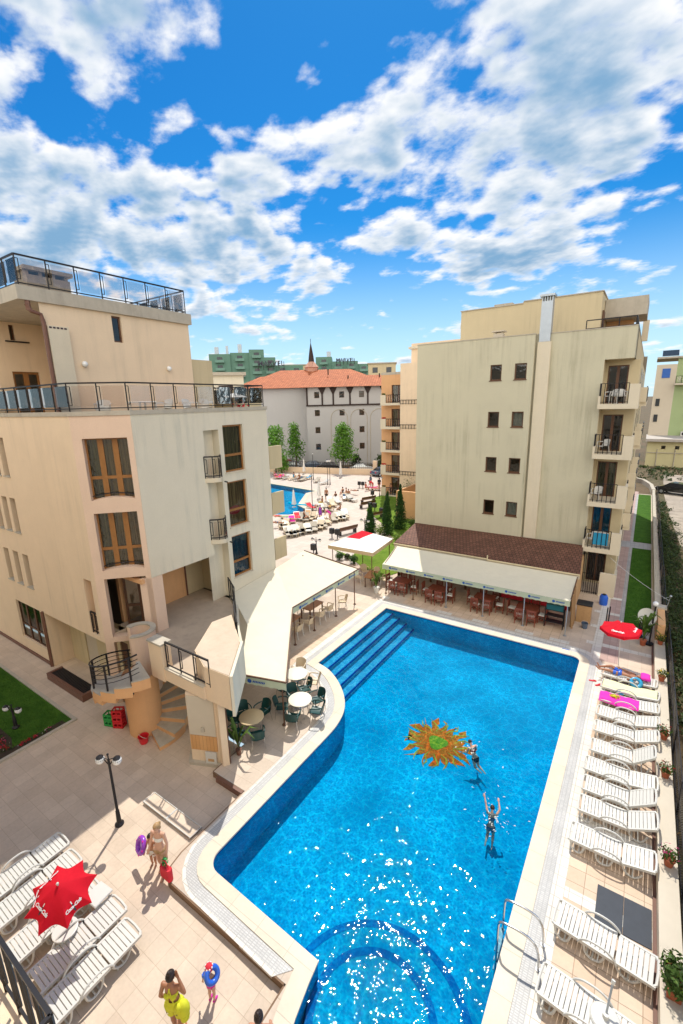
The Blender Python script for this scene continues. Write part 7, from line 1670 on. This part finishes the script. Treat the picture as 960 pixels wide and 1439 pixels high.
    Hm = Matrix((rt_, lk, up_)).transposed().to_4x4(); Hm.translation = J['head']
    g.T = Hm@Matrix.Scale(hs, 4)
    g.ball((0, -.004, .008), .046, .056, .056, 16, 12); g.ball((0, .012, -.026), .036, .042, .038, 14, 8); g.ball((0, .048, -.008), .009, .016, .013, 8, 6); g.ball((0, .046, .012), .03, .010, .008, 10, 6); g.ball((0, .046, -.034), .017, .008, .007, 8, 6); g.ball((0, .040, -.055), .018, .014, .012, 8, 6)
    for s in (-1, 1): g.ball((s*.046, -.004, -.004), .006, .013, .018, 8, 6)
    g.T = None
    segs.append(('head', J['head']-up_*.03, J['head']+up_*.03))
    mesh = bpy.data.meshes.new('body'); mesh.from_pydata([tuple(v*h) for v in g.v], [], g.f); ob = bpy.data.objects.new('body_src', mesh); COL.objects.link(ob)
    r = ob.modifiers.new('r', 'REMESH'); r.mode = 'VOXEL'; r.voxel_size = voxel; sm = ob.modifiers.new('s', 'SMOOTH'); sm.factor = .5; sm.iterations = 2
    dg = bpy.context.evaluated_depsgraph_get(); me = bpy.data.meshes.new_from_object(ob.evaluated_get(dg)); bpy.data.objects.remove(ob)
    me.name = 'person'; me.materials.clear()
    for k in (skin, 'eye', 'lip'): me.materials.append(M[k])
    eyes = [h*(Hm@Matrix.Scale(hs, 4)@V(s*.019, .052, .001)) for s in (-1, 1)]; lip = h*(Hm@Matrix.Scale(hs, 4)@V(0, .054, -.034))
    co = [v.co.copy() for v in me.vertices]
    for p in me.polygons:
        c = p.center
        if min((c-e).length for e in eyes) < .0075*h*hs: p.material_index = 1
        elif abs((c-lip).length) < .012*h*hs: p.material_index = 2
        p.use_smooth = True
    body = bpy.data.objects.new('person', me); COL.objects.link(body)
    tag(body, label, 'person')
    nor = [v.normal.copy() for v in me.vertices]
    segs_h = [(nm, a*h, b*h) for nm, a, b in segs]
    def nearest(c):
        best = None
        for nm, a, b in segs_h:
            d = b-a; t = max(0, min(1, (c-a).dot(d)/max(d.length_squared, 1e-9))); q = (c-(a+d*t)).length-(.05*h if nm in ('hip', 'belly', 'chest') else .02*h)
            if best is None or q < best[0]: best = (q, nm, t)
        return best[1], best[2]
    if garments:
        cls = [nearest(p.center) for p in me.polygons]
        for (gn, sel, mt, off) in garments:
            vid = {}; vs = []; fs = []
            for p, (nm, t) in zip(me.polygons, cls):
                c = p.center/h
                if not sel(nm, t, c, J): continue
                f = []
                for vi in p.vertices:
                    if vi not in vid: vid[vi] = len(vs); vs.append(co[vi]+nor[vi]*off)
                    f.append(vid[vi])
                fs.append(f)
            if fs: q = MB(); q.add(vs, fs); q.build(gn, M[mt], body, smooth=70, fix=False)
    if hairstyle:
        q = MB(); S_ = Hm@Matrix.Scale(hs, 4); q.T = Matrix.Scale(h, 4)@S_
        vs = []; fs = []; n, m = 20, 12
        for i in range(m+1):
            for k in range(n):
                t = pi/2-(pi*.62)*i/m; ph = 2*pi*k/n; fr = sin(ph)
                lim = .40 if fr > .35 else (-.25 if fr > -.3 else -.62)
                tt = max(t, lim) if fr > -2 else t
                wob = 1+.03*sin(k*3+i)
                vs.append((.0515*cos(tt)*cos(ph)*wob, -.007+.0615*cos(tt)*sin(ph)*wob, .010+.0605*sin(tt)*wob))
        for i in range(m):
            for k in range(n): fs.append((i*n+k, (i+1)*n+k, (i+1)*n+(k+1) % n, i*n+(k+1) % n))
        q.add(vs, fs)
        if 'bun' in hairstyle: q.ball((0, -.035, .075), .026, .026, .024, 10, 8)
        if 'tail' in hairstyle: q.tube([(0, -.058, .02), (0, -.085, -.01), (0, -.075, -.075)], [.016, .02, .008], 8)
        if 'long' in hairstyle: q.ball((0, -.040, -.035), .046, .026, .062, 12, 8)
        q.T = None; q.build('hair', M[hair], body, smooth=70)
    fx, fy = face; rz = atan2(-fx, fy)
    body.matrix_world = Matrix.Translation(Vector(loc))@Matrix.Rotation(rz, 4, 'Z')@(T or Matrix.Identity(4))
    return body
def xf(loc, face): return Matrix.Translation(Vector(loc))@Matrix.Rotation(atan2(-face[0], face[1]), 4, 'Z')
trunks = lambda nm, t, c, J: nm == 'hip' or (nm == 'belly' and t < .25) or (nm.startswith('thigh') and t < .45)
briefs = lambda nm, t, c, J: nm == 'hip' or (nm.startswith('thigh') and t < .04) or (nm == 'belly' and t < .05)
bra = lambda nm, t, c, J: nm == 'chest' and abs(c.z-J['chest'].z) < .032
suit = lambda nm, t, c, J: nm in ('hip', 'belly') or (nm == 'chest' and t < .8)
tee = lambda nm, t, c, J: nm in ('hip', 'belly', 'chest') or nm.startswith('arm')
def wear(o, body):
    o.parent = body; o.matrix_parent_inverse = body.matrix_world.inverted(); return o
# --- near people
ml = G(230, 1226, LOWZ); ml.z = gz(ml.x, ml.y); fm = (.35, -.94)
person('woman in a light bikini walking toward the camera with a red bag', ml, fm, 1.66,
       dict(kL=(-.05, .03, .28), aL=(-.05, .06, .045), tL=(-.055, .15, .018), kR=(.055, -.005, .28), aR=(.055, -.06, .05), tR=(.06, .03, .016), eL=(-.15, .01, .64), wL=(-.17, .07, .51), eR=(.14, .0, .64), wR=(.165, .05, .50)), 'skin2', 'hairblond', 'long tail', (('bikini_top', bra, 'whitecloth', .006), ('bikini_bottom', briefs, 'hairblond', .006)))
ck = ml+V(-.38, -.02, 0); ck.z = gz(ck.x, ck.y)
person('small child walking hand in hand with the woman in the light bikini', ck, fm, 1.08, dict(sL=(-.09, 0, .77), sR=(.09, 0, .77), head=(0, .015, .915), neck=(0, 0, .82), eR=(.13, .02, .63), wR=(.15, .08, .50), eL=(-.14, .0, .68), wL=(-.19, .07, .62)), 'skin', 'hairdark', 'short', (('swim_trunks', trunks, 'whitecloth', .006),), child=True, voxel=.0065)
g = MB(); g.T = Matrix.Translation(ck+V(-.30, -.12, .62))@Matrix.Rotation(-.25, 4, 'Z')@Matrix.Rotation(1.15, 4, 'X'); torus(g, .17, .07, 26, 10, sz=1.0); g.cm = 1
for k in range(6): a = k*pi/3; g.ball((.21*cos(a), .21*sin(a), .045), .03, .03, .02, 8, 6)
tag(g.build('swim_ring', [M['purple'], M['pinkcloth']], smooth=60), 'purple and pink swim ring held by the small child', 'swim ring')
rt = empty('beach_bag', ml+V(.36, -.12, .22), label='red beach bag carried by the woman in the light bikini', cat='bag')
g = MB(); g.prism([(-.17, -.07), (.17, -.07), (.20, 0), (.17, .07), (-.17, .07), (-.20, 0)], 0, lambda x, y: .34+.04*sin(x*14)); g.build('bag_body', M['pinkcloth'] if False else M['redcloth'], rt); g = MB(); g.tube(catmull([(-.12, 0, .33), (-.06, 0, .52), (.06, 0, .52), (.12, 0, .33)], 4), .014, 6); g.build('handle', M['redcloth'], rt)
g = MB(); foliage(g, [(ml.x+.33, ml.y-.1, .50, .10, .08, .14)], 90, .04); tag(g.build('green_towel', M['greencrate'], fix=False), 'bunched dark green towel above the red beach bag', 'towel')
ly = G(251, 1452, -.2); fl = (-.42, .9)
lady = person('woman wrapped in yellow seen from behind, one hand raised to her hair bun', ly, fl, 1.66,
       dict(eR=(.165, -.01, .745), wR=(.085, .03, .885), eL=(-.145, -.02, .64), wL=(-.13, .05, .50), kL=(-.052, .02, .28), aL=(-.05, .03, .045), tL=(-.055, .12, .018)), 'skin3', 'hairdark', 'bun',
       (('yellow_wrap', lambda nm, t, c, J: (nm in ('hip',)) or (nm == 'belly' and t < .9) or (nm.startswith('thigh') and t < .55), 'limecloth', .022), ('bikini_top', bra, 'limecloth', .006)))
X = xf(ly, fl)
g = MB(); 
for p in [[(-.05, -.085, 1.0), (-.03, -.10, 1.18), (.0, -.075, 1.34), (.06, .0, 1.36)], [(.06, -.085, 1.0), (.045, -.10, 1.15), (.0, -.078, 1.33), (-.06, .0, 1.36)]]: g.tube([X@V(*q) for q in catmull(p, 4)], .011, 6)
wear(g.build('yellow_strap', M['limecloth']), lady)
g = MB(); g.T = X; g.ball((.20, -.02, .78), .13, .12, .20, 16, 12); g.ball((.24, -.05, .66), .09, .10, .12, 12, 8); g.ball((.14, -.08, .88), .08, .07, .10, 12, 8); tag(g.build('yellow_bag', M['limecloth'], smooth=60), 'bulging yellow bag at the right hip of the woman wrapped in yellow', 'bag')
kd = G(299, 1406, -.2); fk = (-.3, .95)
kid = person('toddler seen from behind in a red cap, blue inflatable ring on the shoulder', kd, fk, .98, dict(sL=(-.09, 0, .76), sR=(.09, 0, .76), head=(0, .015, .91), neck=(0, 0, .81), eL=(-.15, -.01, .63), wL=(-.19, .0, .50), eR=(.15, .02, .66), wR=(.13, .05, .79)), 'skin2', 'hairblond', 'short', (('swim_briefs', briefs, 'pinkcloth', .006), ('sandal', lambda nm, t, c, J: nm.startswith('foot'), 'pinkcloth', .006)), child=True, voxel=.0065)
X = xf(kd, fk)
g = MB(); g.T = X@Matrix.Translation((0, .012, .92)); g.lathe([(0, .095), (.05, .085), (.082, .04), (.088, -.01), (.084, -.012)], n=20); g.cm = 1
for k in range(8): a = k*pi/4; g.ball((.072*cos(a), .072*sin(a), .045), .02, .02, .018, 8, 6)
wear(g.build('sun_cap', [M['redcloth'], M['whitecloth']], smooth=50), kid)
g = MB(); g.T = X@Matrix.Translation((.09, -.03, .83))@Matrix.Rotation(.9, 4, 'Y')@Matrix.Rotation(.3, 4, 'X'); torus(g, .12, .055, 22, 10); tag(g.build('swim_ring', M['blueplastic'], smooth=60), 'blue inflatable ring on the right shoulder of the toddler', 'swim ring')
for s in (-1, 1):
    g = MB(); g.T = X@Matrix.Translation((s*.118, 0, .69))@Matrix.Rotation(s*.45, 4, 'Y'); torus(g, .042, .022, 16, 8, sz=1.8); wear(g.build('armband', M['blueplastic'], smooth=60), kid)
bh = G(363, 1429, 1.36); bh.z = -.2
person('woman with a top knot whose head shows at the bottom edge of the view', bh, (-.5, .85), 1.64, dict(eR=(.14, .04, .66), wR=(.1, .12, .6)), 'skin', 'hairdark', 'bun', (('dark_swimsuit', suit, 'blackplastic', .006),))
# sunbather on the far right lounger
sb = V(.98, 20.62, .44); T = Matrix.Rotation(radians(-90+7), 4, 'X')
Tl = Matrix.Translation((0, 0, 0))@Matrix.Rotation(radians(90), 4, 'X')     # lie on the back: body +z becomes -y, front (+y) becomes +z
body_h = 1.72
fa = (1, -.02)
person('suntanned man in blue trunks lying on his back on the lounger under the red parasol', (-.62, 20.76, .43), (-1, .03), body_h,
       dict(eL=(-.16, -.03, .68), wL=(-.24, .06, .80), eR=(.15, .01, .64), wR=(.14, .05, .49), kR=(.06, .09, .30), kL=(-.05, .02, .28), tL=(-.07, .06, -.02), tR=(.075, .07, -.01), look=(0.25, 1, 0)), 'skin3', 'hairdark', 'short', (('swim_trunks', trunks, 'blueplastic', .008),), T=Matrix.Rotation(radians(90), 4, 'X')@Matrix.Rotation(0, 4, 'Z'), female=False)
g = MB(); g.bb(.98, 1.32, 20.5, 21.0, .50, .60, .04); tag(g.build('pink_pillow', M['pinkcloth']), 'bright pink towel pillow under the head of the sunbathing man', 'pillow')
# swimmers
def swim_T(head, feet, fwd_hint):
    up = (Vector(head)-Vector(feet)).normalized(); f = Vector(fwd_hint); f = (f-up*f.dot(up)).normalized(); r_ = f.cross(up).normalized(); m_ = Matrix((r_, f, up)).transposed().to_4x4(); m_.translation = Vector(feet); return m_
bentlegs = dict(kL=(-.06, .07, .30), aL=(-.07, -.16, .22), tL=(-.07, -.24, .19), kR=(.06, .10, .31), aR=(.07, -.10, .17), tR=(.07, -.17, .12))
def swimmer(label, head, up, fwd, pose, gar, h):
    b_ = person(label, (0, 0, 0), (0, 1), h, pose, 'skin2', 'hairdark', 'short', gar, voxel=.010)
    up = Vector(up).normalized(); f = Vector(fwd); f = (f-up*f.dot(up)).normalized(); r_ = f.cross(up).normalized(); m_ = Matrix((r_, f, up)).transposed().to_4x4()
    m_.translation = Vector(head)-up*(.925*h); b_.matrix_world = m_; return b_
swimmer('swimmer with dark hair and an orange top beside the sun mosaic', G(661, 1043, .03), (-.46, .30, .78), (-.6, .5, -.3), dict(bentlegs, eL=(-.16, .06, .70), wL=(-.24, .10, .72), eR=(.15, .08, .68), wR=(.20, .16, .74), look=(0, .8, .7)), (('orange_top', bra, 'flowerred', .008), ('dark_bottom', briefs, 'blackplastic', .008)), 1.28)
swimmer('swimmer reaching both arms out of the water, nearest the pool ladder', G(692, 1136, .01), (-.06, .36, .95), (-.1, .8, -.5), dict(bentlegs, eL=(-.15, .06, .93), wL=(-.20, .10, 1.07), eR=(.16, .05, .93), wR=(.12, .12, 1.06), look=(0, .6, .8)), (('dark_swimsuit', bra, 'carblue', .008), ('dark_bottom', briefs, 'carblue', .008)), 1.28)
g = MB()
for c_, n_ in ((G(664, 1052, -.07), 40), (G(693, 1142, -.07), 46), (G(700, 1155, -.07), 24)):
    for _ in range(n_):
        a = RN.uniform(0, 6.28); d = abs(RN.gauss(0, .42)); s = RN.uniform(.006, .022); x, y = c_.x+d*cos(a)*.8, c_.y+d*sin(a)
        t = RN.uniform(0, 3.14); u_, v_ = s*2.4*cos(t), s*2.4*sin(t)
        g.add([(x-u_, y-v_, -.078), (x+v_*.3, y-u_*.3, -.07), (x+u_, y+v_, -.076), (x-v_*.3, y+u_*.3, -.06)], [(0, 1, 2, 3)])
tag(g.build('water_splash', M['whitecloth'], fix=False), kind='stuff')
# far people
def far_person(label, px, py, face, kind, skin='skin', gar=(), female=False, h=1.7, dz=0.0):
    p = G(px, py); kw = dict(voxel=.022, fingers=False, skin=skin, hairstyle='short', garments=gar, female=female)
    if kind == 'stand': return person(label, p, face, h, {}, **kw)
    if kind == 'walk': return person(label, p, face, h, dict(kL=(-.05, .05, .28), aL=(-.05, .06, .045), tL=(-.055, .15, .018), aR=(.05, -.08, .06), tR=(.055, 0, .02), wL=(-.14, -.06, .5), wR=(.14, .1, .51)), **kw)
    if kind == 'sit':
        b0 = V(0, 0, -.52); P = base_pose(h); pose = {k: P[k]+V(0, 0, 0) for k in ('pel',)}
        pose.update(kL=(-.06, .22, .53), kR=(.06, .22, .53), aL=(-.06, .27, .32), aR=(.06, .27, .32), tL=(-.06, .35, .30), tR=(.06, .35, .30), eL=(-.13, .05, .64), wL=(-.1, .18, .58), eR=(.13, .05, .64), wR=(.1, .18, .58))
        b_ = person(label, (p.x, p.y, .42-.47*h+dz), face, h, pose, **kw); return b_
    if kind == 'bend':
        return person(label, p, face, h, dict(waist=(0, .07, .60), chest=(0, .16, .66), sho=(0, .23, .69), neck=(0, .27, .70), head=(0, .34, .74), sL=(-.09, .23, .69), sR=(.09, .23, .69), eL=(-.1, .27, .54), eR=(.1, .27, .54), wL=(-.08, .33, .42), wR=(.08, .33, .42)), **kw)
    if kind == 'lie':
        return person(label, (p.x-face[0]*.85, p.y-face[1]*.85, .46+dz), face, h, {}, T=Matrix.Translation((0, .85, 0))@Matrix.Rotation(radians(82), 4, 'X'), **kw)
t_ = lambda m_: (('swim_trunks', trunks, m_, .012),)
s_ = lambda m_: (('swimsuit', suit, m_, .012),)
far_person('standing man in dark trunks on the near rim of the far pool', 459, 704, (-.5, .8), 'stand', 'skin3', t_('blackplastic'))
far_person('standing woman in a purple dress among the nearest far loungers', 450.5, 731, (.6, -.7), 'walk', 'skin', (('dress', lambda nm, t, c, J: nm in ('hip', 'belly', 'chest') or (nm.startswith('thigh') and t < .5), 'purple', .02),), True)
far_person('person in a grey shirt standing by the far bins near the balcony wing', 521, 684, (-.3, -.9), 'stand', 'skin3', (('grey_shirt', tee, 'carblue', .015), ('shorts', trunks, 'blackplastic', .012)))
far_person('person in a red top beside the one in grey near the balcony wing', 524, 688, (-.6, -.6), 'bend', 'skin3', (('red_top', tee, 'redcloth', .015),), True)
far_person('person in black standing between the far bins and the wing', 533, 688, (.2, -.9), 'stand', 'skin', (('black_shirt', tee, 'blackplastic', .015),))
far_person('person in dark shorts standing in front of the ground floor balcony of the wing', 549, 697, (-.3, -.9), 'stand', 'skin3', t_('blackplastic'))
for (px, py, fc, kd_, sk, mt, fe, lb) in ((453.5, 712, (-.5, -.7), 'sit', 'skin3', 'redcloth', False, 'seated man in red right of the tall lamp post'), (472, 705, (-.8, .3), 'sit', 'skin3', 'blackplastic', True, 'seated bather on a far lounger behind the yellow towel'), (478.5, 722, (-.7, -.4), 'sit', 'skin3', 'blackplastic', False, 'seated bather in the nearest far row, upright with a bare back'), (464, 733, (-.8, -.2), 'bend', 'skin2', 'pinkcloth', True, 'woman bending over a pink towel in the nearest far row'), (487, 699, (-.6, -.5), 'sit', 'skin', 'redcloth', False, 'seated bather at the middle of the right far group'), (490, 701, (.5, -.7), 'sit', 'skin3', 'carblue', False, 'seated bather in blue at the right far group'), (482, 698, (-.9, .2), 'sit', 'skin', 'blackplastic', True, 'bather with a raised knee at the left of the right far group'),
        (402, 732, (.6, .6), 'lie', 'skin', 'redcloth', True, 'bather lying at the left of the second far row'), (417, 736, (.6, .6), 'lie', 'skin3', 'purple', True, 'bather lying on the magenta towel of the far row'), (386, 672, (.1, 1), 'sit', 'skin', 'redcloth', False, 'bather in red at the left of the back row by the far pool'), (421, 676, (.2, -.9), 'sit', 'skin3', 'blackplastic', False, 'dark haired bather seated in the back row by the far pool'), (394, 671, (.1, 1), 'lie', 'skin2', 'pinkcloth', True, 'bather lying in pink in the back row by the far pool'), (494, 694, (-.8, .3), 'lie', 'skin3', 'carblue', False, 'bather lying at the right end of the right far group')):
    far_person(lb, px, py, fc, kd_, sk, t_(mt) if not fe else s_(mt), fe)
for (px, py, fc, kd_, sk, mt, fe, lb) in ((398, 741, (.6, .6), 'lie', 'skin3', 'carblue', False, 'bather lying at the left end of the crowded middle far loungers'), (428, 733, (.5, .7), 'sit', 'skin', 'blackplastic', True, 'bather seated on the tan towel lounger by the tall lamp post'), (443, 716, (-.6, .5), 'lie', 'skin3', 'redcloth', False, 'bather lying on the red towel right of the tall lamp post'), (462, 717, (-.6, .5), 'lie', 'skin', 'floweryel', True, 'bather lying on the yellow towel right of the tall lamp post'), (406, 673, (.1, 1), 'lie', 'skin3', 'blackplastic', False, 'bather lying mid row behind the far pool'), (413, 674, (.1, 1), 'sit', 'skin', 'bluecloth', True, 'bather in blue seated mid row behind the far pool'), (514, 690, (1, .2), 'sit', 'skin3', 'redcloth', True, 'bather seated on the pink towel lounger near the balcony wing')):
    far_person(lb, px, py, fc, kd_, sk, t_(mt) if not fe else s_(mt), fe)
# ================================================================== SKY, SUN, RENDER
SUN_EL, SUN_AZ = radians(60.0), radians(28.0)            # azimuth measured from +Y toward -X
sd = Vector((-sin(SUN_AZ)*cos(SUN_EL), cos(SUN_AZ)*cos(SUN_EL), sin(SUN_EL)))
sl_ = bpy.data.lights.new('sun', 'SUN'); sl_.energy = 3.3; sl_.angle = radians(.5); sl_.color = (1.0, .95, .86)
so = bpy.data.objects.new('sun', sl_); COL.objects.link(so); so.rotation_euler = (-sd).to_track_quat('-Z', 'Y').to_euler(); so.location = (0, 0, 40)
W = bpy.data.worlds.new('World'); SC.world = W; W.use_nodes = True; nt = W.node_tree; nt.nodes.clear()
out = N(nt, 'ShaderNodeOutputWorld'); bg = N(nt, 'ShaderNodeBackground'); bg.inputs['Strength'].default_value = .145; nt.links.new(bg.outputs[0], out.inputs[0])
sky = N(nt, 'ShaderNodeTexSky', sky_type='NISHITA'); sky.sun_disc = False; sky.sun_elevation = SUN_EL; sky.sun_rotation = -SUN_AZ; sky.air_density = 1.0; sky.dust_density = .3; sky.ozone_density = 2.0; sky.altitude = 0
vec = N(nt, 'ShaderNodeTexCoord').outputs['Generated']
def vm(op, a, b=None):
    n = N(nt, 'ShaderNodeVectorMath', operation=op)
    for i, v in enumerate((a, b)):
        if v is None: continue
        if hasattr(v, 'node'): nt.links.new(v, n.inputs[i])
        else: n.inputs[i].default_value = v
    return n.outputs[0] if op not in ('DOT_PRODUCT', 'LENGTH') else n.outputs['Value']
def mt_(op, a, b=None, c=None, clamp=False):
    n = N(nt, 'ShaderNodeMath', operation=op, use_clamp=clamp)
    for i, v in enumerate((a, b, c)):
        if v is None: continue
        if hasattr(v, 'node'): nt.links.new(v, n.inputs[i])
        else: n.inputs[i].default_value = v
    return n.outputs[0]
def N_scale(v, k):
    n = N(nt, 'ShaderNodeVectorMath', operation='SCALE'); nt.links.new(v, n.inputs[0]); n.inputs['Scale'].default_value = k; return n.outputs[0]
CL_LIT, CL_DARK, SKY_V, SKY_TINT = (5.3, 5.3, 5.3), (1.15, 2.15, 3.3), .55, (.26, .95, 1.16)
vec = vm('NORMALIZE', vec)
sp_ = N(nt, 'ShaderNodeSeparateXYZ'); nt.links.new(vec, sp_.inputs[0])
zz = mt_('MAXIMUM', sp_.outputs[2], 0.0); den = mt_('ADD', zz, .16)
cb = N(nt, 'ShaderNodeCombineXYZ'); nt.links.new(mt_('DIVIDE', sp_.outputs[0], den), cb.inputs[0]); nt.links.new(mt_('DIVIDE', sp_.outputs[1], den), cb.inputs[1])
def fbm(v, sc, det, ro, dist=0.0):
    n = N(nt, 'ShaderNodeTexNoise'); n.inputs['Scale'].default_value = sc; n.inputs['Detail'].default_value = det; n.inputs['Roughness'].default_value = ro; n.inputs['Distortion'].default_value = dist; nt.links.new(v, n.inputs['Vector']); return n.outputs['Fac']
# large cloud masses and gaps of this sky, each a soft patch round a compass direction
BL = [((60, 60), 11, .9), ((170, 75), 7, .55), ((20, 255), 11, .95), ((110, 290), 8, .65), ((330, 225), 9, .75), ((300, 300), 8, .55), ((370, 110), 4, .3), ((520, 105), 7, .75), ((580, 30), 7, .5), ((520, 260), 8, .6), ((640, 270), 9, .8), ((760, 220), 9, .8), ((860, 170), 10, .8), ((940, 60), 9, .8), ((880, 50), 6, .4), ((640, 370), 5, .35), ((420, 380), 8, .45), ((330, 380), 7, .5), ((200, 380), 8, .5), ((60, 370), 8, .5), ((790, 300), 6, .5), ((680, 385), 3, .35), ((830, 380), 4, .3), ((900, 290), 4, .35), ((540, 390), 4, .3),
      ((285, 150), 6, -.75), ((120, 200), 4, -.5), ((650, 120), 5, -.75), ((700, 40), 5, -.65), ((420, 50), 5, -.45), ((490, 190), 4, -.35), ((930, 225), 5, -.6), ((560, 430), 5, -.4), ((850, 340), 4, -.35), ((390, 290), 3, -.2), ((90, 150), 4, -.9), ((190, 170), 4, -.7), ((20, 140), 3, -.6), ((230, 60), 3, -.5), ((330, 60), 4, -.7)]
acc = None
for (px, py), rad, amp in BL:
    d = ray(px, py).normalized(); k = 1/(radians(rad)**2)
    c = mt_('MULTIPLY', mt_('SUBTRACT', vm('DOT_PRODUCT', vec, tuple(d)), 1.0), 2*k); e = mt_('MULTIPLY', mt_('EXPONENT', c), amp); acc = e if acc is None else mt_('ADD', acc, e)
P0 = cb.outputs[0]
sunp = (sd.x/(sd.z+.16), sd.y/(sd.z+.16), 0)
P1s = vm('ADD', P0, N_scale(vm('NORMALIZE', vm('SUBTRACT', sunp, P0)), .085))
def cloud(P, det):
    mq = N(nt, 'ShaderNodeMapping'); mq.inputs['Rotation'].default_value = (0, 0, radians(40)); mq.inputs['Scale'].default_value = (.92, 1.10, 1); nt.links.new(P, mq.inputs['Vector']); P = mq.outputs[0]
    n1 = fbm(P, 2.15, det, .56, .1); n2 = fbm(P, 8.5, max(3, det-2), .55, .0)
    return mt_('ADD', mt_('MULTIPLY', mt_('SUBTRACT', n1, .5), 3.6), mt_('MULTIPLY', mt_('SUBTRACT', n2, .5), 1.5))
sunh = Vector((sd.x, sd.y, 0)).normalized()
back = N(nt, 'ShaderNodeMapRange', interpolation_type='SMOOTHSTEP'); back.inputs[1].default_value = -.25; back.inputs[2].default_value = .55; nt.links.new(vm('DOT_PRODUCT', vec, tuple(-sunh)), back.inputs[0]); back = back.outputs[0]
base = mt_('ADD', mt_('MULTIPLY_ADD', acc, .40, -.17), mt_('MULTIPLY', back, .7))        # extra unseen cover added opposite the sun to fill shaded walls
dens = mt_('ADD', cloud(P0, 9), base); densb = mt_('ADD', cloud(P1s, 4), base)
def srange(v, a, b):
    n = N(nt, 'ShaderNodeMapRange', interpolation_type='SMOOTHSTEP'); n.inputs[1].default_value = a; n.inputs[2].default_value = b; nt.links.new(v, n.inputs[0]); return n.outputs[0]
alpha = srange(dens, .03, .56)
core = srange(mt_('ADD', mt_('MULTIPLY', dens, .45), mt_('MULTIPLY', densb, .55)), .12, 1.05)
ccol = mix(nt, core, CL_LIT, CL_DARK)
ccol = mix(nt, back, ccol, (12.5, 11.8, 10.6))     # unseen clouds opposite the sun, brightened as fill for shaded walls
hs_ = N(nt, 'ShaderNodeHueSaturation'); hs_.inputs['Saturation'].default_value = 1.4; hs_.inputs['Value'].default_value = SKY_V; nt.links.new(sky.outputs[0], hs_.inputs['Color'])
skyc = mix(nt, 1.0, hs_.outputs[0], mix(nt, srange(sp_.outputs[2], .30, .0), SKY_TINT, (.80, 1.0, 1.28)), 'MULTIPLY')
skyc = mix(nt, mt_('MULTIPLY', srange(sp_.outputs[2], .34, .02), .75), skyc, (3.6, 4.9, 5.7))      # pale air low over the horizon
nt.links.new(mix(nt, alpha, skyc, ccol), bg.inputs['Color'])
vs_ = SC.view_settings; vs_.view_transform = 'Standard'; vs_.look = 'None'; vs_.exposure = .48; vs_.gamma = 1; vs_.use_curve_mapping = False
cy = SC.cycles; cy.max_bounces = 8; cy.diffuse_bounces = 4; cy.glossy_bounces = 4; cy.transmission_bounces = 6; cy.transparent_max_bounces = 16
cy.sample_clamp_indirect = 8; cy.use_denoising = True
try: cy.denoiser = 'OPENIMAGEDENOISE'
except Exception: pass
cy.use_adaptive_sampling = True; cy.adaptive_threshold = .01
cy.caustics_reflective = False; cy.caustics_refractive = False
